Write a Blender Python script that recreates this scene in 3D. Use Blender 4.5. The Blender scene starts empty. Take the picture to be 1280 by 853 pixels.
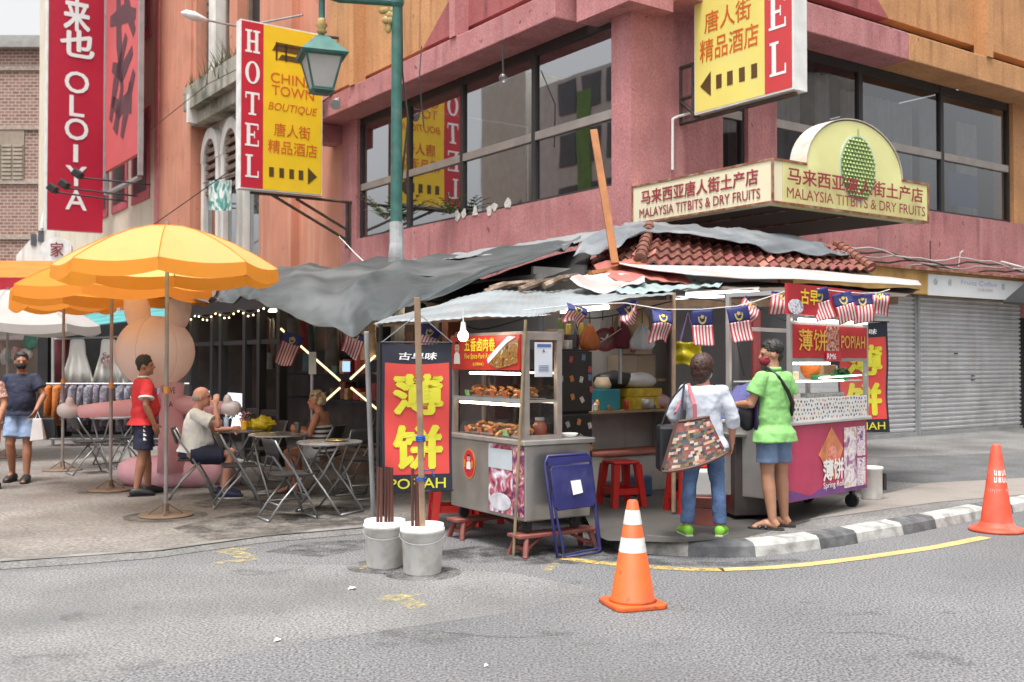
import bpy, math, random
from mathutils import Vector, Matrix, noise
random.seed(7)
PI = math.pi
scene = bpy.context.scene
COL = scene.collection

# ------------------------------------------------------------------ camera, sky, sun, exposure
CAM_H, FPX, PITCH = 1.62, 1300.0, math.radians(1.12)
cam_data = bpy.data.cameras.new('camera')
cam = bpy.data.objects.new('camera', cam_data)
COL.objects.link(cam)
cam.location = (0, 0, CAM_H)
cam.rotation_euler = (PI / 2 + PITCH, 0, 0)
cam_data.sensor_width = 36
cam_data.lens = 36 * FPX / 1280
cam_data.clip_end = 2000
cam_data.dof.use_dof = True
cam_data.dof.focus_distance = 8.7
cam_data.dof.aperture_fstop = 2.8
scene.camera = cam

SUN_EL, SUN_AZ = math.radians(72), math.radians(200)
world = bpy.data.worlds.new('World')
scene.world = world
world.use_nodes = True
wn = world.node_tree
wn.nodes.clear()
w_out = wn.nodes.new('ShaderNodeOutputWorld')
w_bg = wn.nodes.new('ShaderNodeBackground')
w_sky = wn.nodes.new('ShaderNodeTexSky')
w_sky.sky_type = 'NISHITA'
w_sky.sun_disc = False
w_sky.sun_elevation = SUN_EL
w_sky.sun_rotation = SUN_AZ
w_sky.air_density = 1.0
w_sky.dust_density = 6.0
w_sky.ozone_density = 1.0
w_hs = wn.nodes.new('ShaderNodeHueSaturation')
w_hs.inputs['Saturation'].default_value = 0.06
wn.links.new(w_sky.outputs[0], w_hs.inputs['Color'])
wn.links.new(w_hs.outputs[0], w_bg.inputs['Color'])
w_bg.inputs['Strength'].default_value = 0.14
wn.links.new(w_bg.outputs[0], w_out.inputs['Surface'])

sun_data = bpy.data.lights.new('sun', 'SUN')
sun_data.energy = 1.5
sun_data.angle = math.radians(14)
sun_data.color = (1.0, 0.97, 0.92)
sun = bpy.data.objects.new('sun', sun_data)
COL.objects.link(sun)
sd = Vector((math.sin(SUN_AZ) * math.cos(SUN_EL), math.cos(SUN_AZ) * math.cos(SUN_EL), math.sin(SUN_EL)))
sun.rotation_euler = sd.to_track_quat('Z', 'Y').to_euler()
sun.location = sd * 50

scene.view_settings.view_transform = 'Standard'
scene.view_settings.look = 'None'
scene.view_settings.gamma = 1
scene.view_settings.exposure = 1.05
scene.cycles.max_bounces = 8
scene.cycles.transparent_max_bounces = 16

# ------------------------------------------------------------------ pixel helpers (photo pixels 1280 x 853)
_cp, _sp = math.cos(PITCH), math.sin(PITCH)
def ray(px, py):
    x, y, z = (px - 640) / FPX, 1.0, -(py - 426.5) / FPX
    return Vector((x, y * _cp - z * _sp, y * _sp + z * _cp))
def at(px, py, Y):
    d = ray(px, py)
    return Vector((0, 0, CAM_H)) + d * (Y / d.y)
def gnd(px, py, z=0.0):
    d = ray(px, py)
    return Vector((0, 0, CAM_H)) + d * ((z - CAM_H) / d.z)
CX, CY = 1.91, 16.6
U = Vector((.815, .579, 0)).normalized()      # along the right facade
V = Vector((-U.y, U.x, 0))                    # along the left facade
C0 = Vector((CX, CY, 0))
ZU = Vector((0, 0, 1))
def RF(s, z, d=0): return C0 + U * s - V * d + ZU * z
def LF(s, z, d=0): return C0 + V * s - U * d + ZU * z
def onplane(px, py, P, n):
    d = ray(px, py); o = Vector((0, 0, CAM_H))
    return o + d * ((P - o).dot(n) / d.dot(n))
def onR(px, py, d=0):
    p = onplane(px, py, RF(0, 0, d), V); return (p - C0).dot(U), p.z
def onL(px, py, d=0):
    p = onplane(px, py, LF(0, 0, d), U); return (p - C0).dot(V), p.z

# ------------------------------------------------------------------ mesh builder
class MB:
    def __init__(s): s.v, s.f, s.m = [], [], []
    def add(s, vs, fs, m=0):
        b = len(s.v); s.v += [Vector(p) for p in vs]
        for f in fs: s.f.append([i + b for i in f]); s.m.append(m)
        return s
    def poly(s, pts, m=0): return s.add(pts, [list(range(len(pts)))], m)
    def hexa(s, p, m=0):
        return s.add(p, [(0, 3, 2, 1), (4, 5, 6, 7), (0, 1, 5, 4), (1, 2, 6, 5), (2, 3, 7, 6), (3, 0, 4, 7)], m)
    def box(s, c, size, ax=None, m=0):
        c = Vector(c); hx, hy, hz = [q / 2 for q in size]
        ax = ax or (Vector((1, 0, 0)), Vector((0, 1, 0)), Vector((0, 0, 1)))
        P = lambda a, b, d: c + ax[0] * a * hx + ax[1] * b * hy + ax[2] * d * hz
        return s.hexa([P(-1, -1, -1), P(1, -1, -1), P(1, 1, -1), P(-1, 1, -1), P(-1, -1, 1), P(1, -1, 1), P(1, 1, 1), P(-1, 1, 1)], m)
    def b2(s, a, b, m=0):
        return s.box([(a[i] + b[i]) / 2 for i in range(3)], [abs(a[i] - b[i]) for i in range(3)], None, m)
    def fbox(s, F, s0, s1, z0, z1, d0, d1, m=0):
        return s.hexa([F(s0, z0, d0), F(s1, z0, d0), F(s1, z0, d1), F(s0, z0, d1), F(s0, z1, d0), F(s1, z1, d0), F(s1, z1, d1), F(s0, z1, d1)], m)
    def limb(s, pts, rad, n=10, m=0, caps=(True, True), sx=1.0):
        pts = [Vector(p) for p in pts]; N = len(pts)
        if not isinstance(rad, (list, tuple)): rad = [rad] * N
        t0 = (pts[1] - pts[0]).normalized()
        ref = Vector((0, 0, 1)) if abs(t0.z) < .9 else Vector((1, 0, 0))
        a = t0.cross(ref).normalized(); b0 = len(s.v)
        for i, p in enumerate(pts):
            if i == 0: t = pts[1] - p
            elif i == N - 1: t = p - pts[i - 1]
            else: t = (pts[i + 1] - p).normalized() + (p - pts[i - 1]).normalized()
            t = t.normalized() if t.length > 1e-9 else t0
            a = (a - t * a.dot(t)); a = a.normalized() if a.length > 1e-6 else t.orthogonal().normalized()
            bb = t.cross(a)
            for k in range(n):
                th = 2 * PI * k / n
                s.v.append(p + (a * math.cos(th) * sx + bb * math.sin(th)) * rad[i])
        for i in range(N - 1):
            for k in range(n):
                k2 = (k + 1) % n; o = b0 + i * n
                s.f.append([o + k, o + k2, o + n + k2, o + n + k]); s.m.append(m)
        if caps[0]: s.f.append([b0 + k for k in range(n)][::-1]); s.m.append(m)
        if caps[1]: s.f.append([b0 + (N - 1) * n + k for k in range(n)]); s.m.append(m)
        return s
    def tube(s, path, r, n=8, m=0): return s.limb(path, r, n, m)
    def loft(s, rings, n=18, m=0, caps=True):
        b0 = len(s.v)
        for c, a, b in rings:
            for k in range(n):
                th = 2 * PI * k / n
                s.v.append(Vector(c) + Vector(a) * math.cos(th) + Vector(b) * math.sin(th))
        for i in range(len(rings) - 1):
            for k in range(n):
                k2 = (k + 1) % n; o = b0 + i * n
                s.f.append([o + k, o + k2, o + n + k2, o + n + k]); s.m.append(m)
        if caps:
            s.f.append([b0 + k for k in range(n)][::-1]); s.m.append(m)
            s.f.append([b0 + (len(rings) - 1) * n + k for k in range(n)]); s.m.append(m)
        return s
    def lathe(s, prof, c=(0, 0, 0), n=24, m=0, caps=True):
        c = Vector(c)
        return s.loft([(c + Vector((0, 0, z)), (max(r, 1e-4), 0, 0), (0, max(r, 1e-4), 0)) for r, z in prof], n, m, caps)
    def ell(s, c, r, R=None, n=14, m=0):
        if not isinstance(r, (list, tuple)): r = (r, r, r)
        c = Vector(c); R = R or Matrix.Identity(3); rings = []
        vs = []; K = max(6, n // 2)
        for i in range(1, K):
            ph = PI * i / K
            for k in range(n):
                th = 2 * PI * k / n
                vs.append(c + R @ Vector((r[0] * math.sin(ph) * math.cos(th), r[1] * math.sin(ph) * math.sin(th), -r[2] * math.cos(ph))))
        fs = []
        for i in range(K - 2):
            for k in range(n):
                k2 = (k + 1) % n
                fs.append((i * n + k, i * n + k2, (i + 1) * n + k2, (i + 1) * n + k))
        vs.append(c + R @ Vector((0, 0, -r[2]))); vs.append(c + R @ Vector((0, 0, r[2])))
        lo, hi = len(vs) - 2, len(vs) - 1
        for k in range(n):
            k2 = (k + 1) % n
            fs.append((lo, k2, k)); fs.append((hi, (K - 2) * n + k, (K - 2) * n + k2))
        return s.add(vs, fs, m)
    def prism(s, pts2, O, A, B, depth, m=0):
        """polygon pts2 (x,y) in the frame O + A*x + B*y, extruded along A x B by depth"""
        O, A, B = Vector(O), Vector(A), Vector(B)
        nn = A.cross(B).normalized() * depth; n = len(pts2)
        f = [O + A * x + B * y + nn for x, y in pts2]; k = [O + A * x + B * y for x, y in pts2]
        fs = [list(range(n)), list(range(2 * n - 1, n - 1, -1))] + [(i, i + n, (i + 1) % n + n, (i + 1) % n) for i in range(n)]
        return s.add(f + k, fs, m)
    def grid(s, fn, nu, nv, m=0, mf=None):
        b = len(s.v)
        for j in range(nv + 1):
            for i in range(nu + 1): s.v.append(Vector(fn(i / nu, j / nv)))
        for j in range(nv):
            for i in range(nu):
                o = b + j * (nu + 1) + i
                s.f.append([o, o + 1, o + nu + 2, o + nu + 1]); s.m.append(mf(i, j) if mf else m)
        return s

def obj(name, mb, mats, parent=None, smooth=False, bevel=0, solid=0, world=False, remesh=0, wrinkle=0, smooth_it=3, sub=0, auto=False):
    me = bpy.data.meshes.new(name)
    me.from_pydata([tuple(v) for v in mb.v], [], mb.f)
    if not isinstance(mats, (list, tuple)): mats = [mats]
    for m in mats: me.materials.append(m)
    me.polygons.foreach_set('material_index', mb.m)
    if smooth or remesh: me.polygons.foreach_set('use_smooth', [True] * len(mb.f))
    me.update()
    o = bpy.data.objects.new(name, me); COL.objects.link(o)
    if parent is not None:
        o.parent = parent
        if world: o.matrix_parent_inverse = world_of(parent).inverted()
    if solid:
        md = o.modifiers.new('solidify', 'SOLIDIFY'); md.thickness = solid; md.offset = 0
    if remesh:
        md = o.modifiers.new('remesh', 'REMESH'); md.mode = 'VOXEL'; md.voxel_size = remesh; md.use_smooth_shade = True
        if smooth_it:
            md = o.modifiers.new('smooth', 'SMOOTH'); md.factor = .5; md.iterations = smooth_it
    if wrinkle:
        t = bpy.data.textures.new('cloth_folds', 'CLOUDS'); t.noise_scale = wrinkle[1]
        md = o.modifiers.new('folds', 'DISPLACE'); md.texture = t; md.strength = wrinkle[0]; md.mid_level = .5; md.texture_coords = 'LOCAL'
    if sub:
        md = o.modifiers.new('sub', 'SUBSURF'); md.levels = sub; md.render_levels = sub
    if bevel:
        md = o.modifiers.new('bevel', 'BEVEL'); md.width = bevel; md.segments = 2; md.limit_method = 'ANGLE'; md.angle_limit = math.radians(40)
    return o
def world_of(o):
    m = o.matrix_basis.copy()
    if o.parent: m = world_of(o.parent) @ o.matrix_parent_inverse @ m
    return m
def tag(o, label, cat, group=None, kind=None):
    if label: o['label'] = label
    if cat: o['category'] = cat
    if group: o['group'] = group
    if kind: o['kind'] = kind
    return o
def thing(name, label, cat, loc=(0, 0, 0), rotz=0, group=None):
    o = bpy.data.objects.new(name, None); COL.objects.link(o)
    o.empty_display_size = .1
    o.location = loc; o.rotation_euler = (0, 0, rotz)
    return tag(o, label, cat, group)
def struct(name, mb, mats, **k): return tag(obj(name, mb, mats, **k), None, None, None, 'structure')
def copy_tree(o, parent=None):
    c = o.copy(); COL.objects.link(c)
    if parent is not None: c.parent = parent
    for ch in [q for q in bpy.data.objects if q.parent == o]: copy_tree(ch, c)
    return c
def dup(proto, loc, rot=None, label=None, group=None, scale=None):
    c = copy_tree(proto); c.location = loc
    if rot is not None: c.rotation_euler = rot if isinstance(rot, (tuple, list)) else (0, 0, rot)
    if label: c['label'] = label
    if group: c['group'] = group
    if scale: c.scale = scale if isinstance(scale, (tuple, list)) else (scale,) * 3
    return c

# ------------------------------------------------------------------ materials
MATS = {}
def lin(c):
    f = lambda q: q / 12.92 if q <= .04045 else ((q + .055) / 1.055) ** 2.4
    return tuple(f(q / 255) for q in c)
def mat(name, col, rough=.6, metal=0., var=.18, vs=3.0, bump=0., bs=60., dirt=None, dirt_amt=.4, ds=1.2, spec=.5, trans=0., emit=None, estr=0., streak=None, streak_amt=.4, fine=0., fs=90., joints=None, pits=None):
    """procedural paint / plastic / metal: colour varied by noise, stains, vertical runs and a bump"""
    if name in MATS: return MATS[name]
    m = bpy.data.materials.new(name); m.use_nodes = True; nt = m.node_tree; N, L = nt.nodes, nt.links
    b = N['Principled BSDF']; out = N['Material Output']
    b.inputs['Roughness'].default_value = rough; b.inputs['Metallic'].default_value = metal
    b.inputs['Specular IOR Level'].default_value = spec
    tc = N.new('ShaderNodeTexCoord'); src = tc.outputs['Object']
    def nz(scale, detail=5, vec=None):
        n = N.new('ShaderNodeTexNoise'); n.inputs['Scale'].default_value = scale; n.inputs['Detail'].default_value = detail
        L.new(vec or src, n.inputs['Vector']); return n
    def mix(kind, fac, a, c):
        x = N.new('ShaderNodeMix'); x.data_type = 'RGBA'; x.blend_type = kind; x.clamp_factor = True
        for sock, val in ((x.inputs[0], fac), (x.inputs[6], a), (x.inputs[7], c)):
            if hasattr(val, 'is_output'): L.new(val, sock)
            elif isinstance(val, (int, float)): sock.default_value = val
            else: sock.default_value = (*val, 1)
        return x.outputs[2]
    def ramp(o, lo, hi, a=(0, 0, 0), c=(1, 1, 1)):
        r = N.new('ShaderNodeValToRGB'); r.color_ramp.elements[0].position = lo; r.color_ramp.elements[1].position = hi
        r.color_ramp.elements[0].color = (*a, 1); r.color_ramp.elements[1].color = (*c, 1); L.new(o, r.inputs[0]); return r.outputs[0]
    cur = col
    if var:
        n = nz(vs); g = ramp(n.outputs[0], .3, .7, (1 - var,) * 3, (1 + var * .6,) * 3)
        cur = mix('MULTIPLY', 1.0, cur, g)
    if fine:
        n = nz(fs, 2); g = ramp(n.outputs[0], .35, .65, (1 - fine,) * 3, (1 + fine,) * 3)
        cur = mix('MULTIPLY', 1.0, cur, g)
    if dirt:
        n = nz(ds, 8); g = ramp(n.outputs[0], .48, .68)
        f = N.new('ShaderNodeMath'); f.operation = 'MULTIPLY'; f.inputs[1].default_value = dirt_amt; L.new(g, f.inputs[0])
        cur = mix('MIX', f.outputs[0], cur, dirt)
    if streak:
        mp = N.new('ShaderNodeMapping'); mp.inputs['Scale'].default_value = (3.5, 3.5, .22); L.new(src, mp.inputs[0])
        n = nz(1.6, 6, mp.outputs[0]); g = ramp(n.outputs[0], .5, .72)
        f = N.new('ShaderNodeMath'); f.operation = 'MULTIPLY'; f.inputs[1].default_value = streak_amt; L.new(g, f.inputs[0])
        cur = mix('MIX', f.outputs[0], cur, streak)
    if pits:
        n = nz(pits[0], 3); g = ramp(n.outputs[0], pits[1], pits[1] + .03); f = N.new('ShaderNodeMath'); f.operation = 'MULTIPLY'; f.inputs[1].default_value = pits[2]; L.new(g, f.inputs[0])
        cur = mix('MIX', f.outputs[0], cur, tuple(q * .25 for q in col))
    if joints:
        bt = N.new('ShaderNodeTexBrick'); bt.inputs['Scale'].default_value = 1; bt.inputs['Brick Width'].default_value = joints[0]; bt.inputs['Row Height'].default_value = joints[1]; bt.inputs['Mortar Size'].default_value = joints[2]
        bt.inputs['Color1'].default_value = (1, 1, 1, 1); bt.inputs['Color2'].default_value = (.86, .86, .86, 1); bt.inputs['Mortar'].default_value = (joints[3],) * 3 + (1,); bt.inputs['Mortar Smooth'].default_value = .4
        mp = N.new('ShaderNodeMapping'); mp.inputs['Rotation'].default_value = (0, 0, .95); L.new(src, mp.inputs[0]); L.new(mp.outputs[0], bt.inputs[0])
        cur = mix('MULTIPLY', 1.0, cur, bt.outputs[0])
    if hasattr(cur, 'is_output'): L.new(cur, b.inputs['Base Color'])
    else: b.inputs['Base Color'].default_value = (*cur, 1)
    if bump:
        n = nz(bs, 4); bp = N.new('ShaderNodeBump'); bp.inputs['Strength'].default_value = bump; bp.inputs['Distance'].default_value = .01
        L.new(n.outputs[0], bp.inputs['Height']); L.new(bp.outputs[0], b.inputs['Normal'])
    if emit:
        b.inputs['Emission Color'].default_value = (*emit, 1); b.inputs['Emission Strength'].default_value = estr
    if trans:
        tr = N.new('ShaderNodeBsdfTranslucent'); mx = N.new('ShaderNodeMixShader'); mx.inputs[0].default_value = trans
        if hasattr(cur, 'is_output'): L.new(cur, tr.inputs[0])
        else: tr.inputs[0].default_value = (*cur, 1)
        L.new(b.outputs[0], mx.inputs[1]); L.new(tr.outputs[0], mx.inputs[2]); L.new(mx.outputs[0], out.inputs[0])
    MATS[name] = m
    return m
def emis(name, col, strength):
    if name in MATS: return MATS[name]
    m = bpy.data.materials.new(name); m.use_nodes = True; nt = m.node_tree; nt.nodes.clear()
    o = nt.nodes.new('ShaderNodeOutputMaterial'); e = nt.nodes.new('ShaderNodeEmission')
    e.inputs[0].default_value = (*col, 1); e.inputs[1].default_value = strength; nt.links.new(e.outputs[0], o.inputs[0])
    MATS[name] = m; return m
def glass(name, tint, refl=.25, rough=.02):
    if name in MATS: return MATS[name]
    m = bpy.data.materials.new(name); m.use_nodes = True; nt = m.node_tree; nt.nodes.clear(); N, L = nt.nodes, nt.links
    o = N.new('ShaderNodeOutputMaterial'); t = N.new('ShaderNodeBsdfTransparent'); g = N.new('ShaderNodeBsdfGlossy'); x = N.new('ShaderNodeMixShader')
    t.inputs[0].default_value = (*tint, 1); g.inputs['Roughness'].default_value = rough; g.inputs[0].default_value = (.95, .97, 1, 1)
    lw = N.new('ShaderNodeLayerWeight'); lw.inputs[0].default_value = .5; fr = N.new('ShaderNodeMath'); fr.operation = 'POWER'; fr.inputs[1].default_value = 4; L.new(lw.outputs['Facing'], fr.inputs[0])
    ad = N.new('ShaderNodeMath'); ad.operation = 'ADD'; ad.use_clamp = True; ad.inputs[1].default_value = refl
    nz = N.new('ShaderNodeTexNoise'); nz.inputs['Scale'].default_value = .9; nz.inputs['Detail'].default_value = 1
    tc = N.new('ShaderNodeTexCoord'); L.new(tc.outputs['Object'], nz.inputs[0])
    bp = N.new('ShaderNodeBump'); bp.inputs['Strength'].default_value = .03; bp.inputs['Distance'].default_value = .05
    L.new(nz.outputs[0], bp.inputs['Height']); L.new(bp.outputs[0], g.inputs['Normal'])
    L.new(fr.outputs[0], ad.inputs[0]); L.new(ad.outputs[0], x.inputs[0]); L.new(t.outputs[0], x.inputs[1]); L.new(g.outputs[0], x.inputs[2]); L.new(x.outputs[0], o.inputs[0])
    MATS[name] = m; return m
def photo_print(name, cols, scale=8, rough=.35, stretch=(1, 1, 1)):
    """a printed picture: blotches of several colours"""
    if name in MATS: return MATS[name]
    m = bpy.data.materials.new(name); m.use_nodes = True; nt = m.node_tree; N, L = nt.nodes, nt.links
    b = N['Principled BSDF']; b.inputs['Roughness'].default_value = rough
    tc = N.new('ShaderNodeTexCoord'); mp = N.new('ShaderNodeMapping'); mp.inputs['Scale'].default_value = stretch; L.new(tc.outputs['Object'], mp.inputs[0])
    n = N.new('ShaderNodeTexNoise'); n.inputs['Scale'].default_value = scale; n.inputs['Detail'].default_value = 5; n.inputs['Distortion'].default_value = 1.2
    L.new(mp.outputs[0], n.inputs['Vector'])
    r = N.new('ShaderNodeValToRGB'); L.new(n.outputs[0], r.inputs[0]); e = r.color_ramp.elements
    for i, c in enumerate(cols):
        p = .32 + .36 * i / (len(cols) - 1)
        el = e[i] if i < 2 else e.new(p)
        el.position = p; el.color = (*lin(c), 1)
    for i, c in enumerate(cols): pass
    r.color_ramp.interpolation = 'LINEAR'
    L.new(r.outputs[0], b.inputs['Base Color']); MATS[name] = m; return m

# ------------------------------------------------------------------ lettering
_TXT = {}
def text_mesh(s, bold=0., shear=0.):
    k = (s, bold, shear)
    if k not in _TXT:
        cu = bpy.data.curves.new('lettering', 'FONT'); cu.body = s; cu.size = 1; cu.shear = shear; cu.resolution_u = 3; cu.fill_mode = 'FRONT'
        o = bpy.data.objects.new('lettering', cu); COL.objects.link(o)
        dg = bpy.context.evaluated_depsgraph_get(); dg.update()
        me = bpy.data.meshes.new_from_object(o.evaluated_get(dg))
        vs = [v.co.copy() for v in me.vertices]; fs = [list(p.vertices) for p in me.polygons]
        bpy.data.objects.remove(o); bpy.data.curves.remove(cu); bpy.data.meshes.remove(me)
        x0, x1 = min(v.x for v in vs), max(v.x for v in vs); y0, y1 = min(v.y for v in vs), max(v.y for v in vs)
        w_, h_ = x1 - x0, y1 - y0; V_, F_ = [], []
        offs = [(0, 0)] + ([(bold * math.cos(q * PI / 3), bold * math.sin(q * PI / 3)) for q in range(6)] if bold else [])
        for i, (ox, oy) in enumerate(offs):
            F_ += [[q + len(V_) for q in f] for f in fs]; V_ += [((v.x - x0 + ox * .75) / w_, (v.y - y0 + oy * .75) / h_, i) for v in vs]
        _TXT[k] = (V_, F_)
    return _TXT[k]
def text_mb(mb, s, O, A, B, bold=0., shear=0., lift=0., m=0):
    """lettering filling the parallelogram O, O+A, O+B"""
    vs, fs = text_mesh(s, bold, shear); O, A, B = Vector(O), Vector(A), Vector(B); n = A.cross(B).normalized() * lift
    u_ = A.cross(B).normalized() * .00015
    return mb.add([O + A * x + B * y + n + u_ * k for x, y, k in vs], fs, m)
def text(name, s, O, A, B, m, parent, bold=0., shear=0., lift=.004, world=False):
    mb = MB(); text_mb(mb, s, O, A, B, bold, shear, lift)
    return obj(name, mb, m, parent, world=world)
def rect(mb, O, A, B, depth=.003, m=0): return mb.prism([(0, 0), (1, 0), (1, 1), (0, 1)], O, A, B, depth, m)
# ------------------------------------------------------------------ shared materials
asphalt = mat('asphalt', (.158, .158, .162), .9, var=.2, vs=.45, bump=.6, bs=90, dirt=(.095, .095, .097), dirt_amt=.55, ds=.28, fine=.62, fs=62, spec=.3, pits=(55, .64, .6))
paving = mat('paving', (.20, .183, .168), .85, var=.22, vs=.8, bump=.4, bs=40, dirt=(.13, .105, .09), dirt_amt=.6, ds=.6, fine=.3, fs=30, spec=.3, joints=(.4, .4, .008, .82))
slabmat = mat('pavement_concrete', (.19, .185, .18), .85, var=.2, vs=1.1, bump=.3, bs=40, dirt=(.09, .08, .075), dirt_amt=.6, ds=.9, fine=.35, fs=40, spec=.3)
red_wall = mat('red_render', (.455, .19, .19), .85, var=.14, vs=1.5, bump=.5, bs=28, dirt=(.30, .10, .10), dirt_amt=.45, ds=1.1, streak=(.58, .34, .33), streak_amt=.26, fine=.14, fs=25, pits=(5.5, .69, .75))
dark_red = mat('dark_red_render', (.34, .10, .10), .85, var=.14, vs=1.5, bump=.5, bs=28, streak=(.18, .05, .05), streak_amt=.45, fine=.12, fs=25, pits=(5.5, .7, .6))
orange_wall = mat('orange_render', (.52, .265, .115), .85, var=.16, vs=1.5, bump=.5, bs=28, streak=(.36, .17, .07), streak_amt=.5, fine=.12, fs=25, pits=(6, .7, .6))
salmon = mat('salmon_render', (.56, .235, .15), .85, var=.18, vs=1.2, bump=.25, bs=20, streak=(.62, .36, .26), streak_amt=.55, dirt=(.36, .15, .10), dirt_amt=.5, ds=.6, pits=(4, .7, .5))
cream = mat('cream_render', (.68, .62, .5), .85, var=.12, vs=1.2, streak=(.4, .33, .25), streak_amt=.4, dirt=(.45, .4, .33), dirt_amt=.3)
white_wall = mat('white_plaster', (.72, .70, .66), .85, var=.12, vs=1.2, streak=(.3, .28, .25), streak_amt=.5, dirt=(.45, .42, .38), dirt_amt=.4, ds=1)
pinkred = mat('maroon_pink_render', (.45, .10, .12), .8, var=.14, streak=(.3, .07, .08), streak_amt=.3)
frame_dark = mat('dark_bronze_frame', (.035, .032, .032), .5, var=.2)
rail_mat = mat('anodised_rail', (.38, .34, .31), .5, var=.15, metal=.3)
win_glass = glass('window_glass', (.44, .45, .47), .36)
dark_glass = glass('smoked_window_glass', (.42, .43, .45), .13)
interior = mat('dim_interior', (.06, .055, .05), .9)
curtain = mat('grey_curtain', (.62, .61, .59), .9)
steel = mat('stainless_steel', (.50, .48, .45), .38, metal=.85, var=.15, vs=5, dirt=(.3, .26, .22), dirt_amt=.35, ds=3, bump=.04, bs=30)
galv = mat('galvanised_pipe', (.42, .43, .44), .5, metal=.6, var=.2)
black_metal = mat('black_metal', (.02, .02, .022), .5)
rust_metal = mat('rusty_black_bracket', (.05, .04, .035), .7, dirt=(.16, .07, .03), dirt_amt=.5, ds=4)
white_paint = mat('white_paint', (.75, .75, .73), .5, dirt=(.5, .47, .42), dirt_amt=.25)
black_ink = mat('black_ink', (.015, .015, .015), .6, var=0)
white_ink = mat('white_ink', (.8, .8, .78), .5, var=.05)
yellow_ink = mat('yellow_ink', (.80, .60, .04), .5, var=.05)
lemon_ink = mat('lemon_ink', (.64, .60, .04), .5, var=.06)
red_ink = mat('red_ink', (.52, .03, .035), .5, var=.06)
wire_mat = mat('cable_black', (.03, .03, .03), .6)
timber = mat('raw_timber', (.36, .24, .16), .8, var=.3, vs=8, streak=(.2, .12, .07), streak_amt=.5)
orange_timber = mat('orange_timber', (.31, .115, .03), .7, var=.3, vs=6, streak=(.28, .09, .03), streak_amt=.5)

def worn(name, col, lo, hi, scale):
    m = bpy.data.materials.new(name); m.use_nodes = True; nt = m.node_tree; N, L = nt.nodes, nt.links
    b = N['Principled BSDF']; b.inputs['Base Color'].default_value = (*col, 1); b.inputs['Roughness'].default_value = .8
    tc = N.new('ShaderNodeTexCoord'); n = N.new('ShaderNodeTexNoise'); n.inputs['Scale'].default_value = scale; n.inputs['Detail'].default_value = 8; n.inputs['Roughness'].default_value = .7
    L.new(tc.outputs['Object'], n.inputs[0]); r = N.new('ShaderNodeValToRGB'); r.color_ramp.elements[0].position = lo; r.color_ramp.elements[1].position = hi
    L.new(n.outputs[0], r.inputs[0]); L.new(r.outputs[0], b.inputs['Alpha']); return m
worn_yellow = worn('worn_yellow_paint', (.50, .35, .10), .36, .56, 14)
faded_yellow = worn('faded_yellow_paint', (.42, .35, .17), .40, .66, 12)

# ------------------------------------------------------------------ ground
g = MB(); g.poly([(-300, -120, 0), (300, -120, 0), (300, 400, 0), (-300, 400, 0)])
struct('road', g, asphalt)
edge = [gnd(x, y, .04) for x, y in ((-420, 730), (0, 702), (120, 694), (200, 688), (330, 670), (470, 658), (600, 649), (760, 641))]
pts = [(p.x, p.y) for p in edge] + [(16, 22), (16, 60), (-80, 90), (-80, 20)]
g = MB(); g.prism(pts, (0, 0, -.02), (1, 0, 0), (0, 1, 0), .06)
struct('paved_plaza', g, paving)
g = MB()
a = [gnd(x, y, .044) for x, y in ((0, 702), (200, 688), (330, 670), (470, 658))]
b = [gnd(x, y, .044) for x, y in ((0, 699), (200, 685.4), (330, 667.5), (470, 655.5))]
for i in range(3): g.poly([a[i], a[i + 1], b[i + 1], b[i]])
struct('paving_edge_strip', g, mat('pale_edge', (.20, .19, .18), .85, var=.5, vs=2.5))

g = MB()
for i in range(len(edge) - 1):
    p, q = edge[i] + ZU * .001, edge[i + 1] + ZU * .001; o = Vector((.0, -.16, -.037)); g.poly([p + o, q + o, q, p])
struct('paving_edge_slope', g, mat('edge_mortar', (.17, .165, .16), .9, var=.35, vs=3, dirt=(.08, .075, .07), dirt_amt=.6, ds=3, fine=.3, fs=50))
KP = [(722, 642), (738, 658), (752, 676), (772, 688), (805, 692.5), (860, 696), (905, 697.5), (945, 696.5), (982, 693), (1020, 687.5), (1055, 682.5), (1090, 676), (1130, 669), (1165, 662), (1200, 655), (1240, 646.5), (1280, 639), (1330, 630), (1400, 619), (1600, 590)]
kp = [gnd(x, y, 0) for x, y in KP]
dens = []
for i in range(len(kp) - 1):
    for k in range(6): dens.append((kp[i].lerp(kp[i + 1], k / 6), KP[i][0] + (KP[i + 1][0] - KP[i][0]) * k / 6))
dens.append((kp[-1], KP[-1][0]))
def kerb_col(px):
    for lo, hi, c in ((790, 858, 2), (945, 1022, 1), (1072, 1126, 1), (1168, 1228, 1), (1264, 1300, 1), (1340, 1380, 1)):
        if lo <= px < hi: return c
    return 0
kerb = MB(); inner = []
rows = []
for i, (p, px) in enumerate(dens):
    q0 = dens[max(i - 1, 0)][0]; q1 = dens[min(i + 1, len(dens) - 1)][0]
    t = (q1 - q0).normalized(); nrm = Vector((-t.y, t.x, 0))
    rows.append([p - ZU * .02, p + ZU * .004, p + nrm * .02 + ZU * .085, p + nrm * .05 + ZU * .112, p + nrm * .19 + ZU * .124, p + nrm * .19 - ZU * .02])
    inner.append(p + nrm * .188)
for i in range(len(rows) - 1):
    gap = kerb_col(dens[i][1]) != kerb_col(dens[i + 1][1])
    for k in range(5):
        kerb.add([rows[i][k], rows[i + 1][k], rows[i + 1][k + 1], rows[i][k + 1]], [(0, 1, 2, 3)], kerb_col(dens[i][1]))
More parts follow.
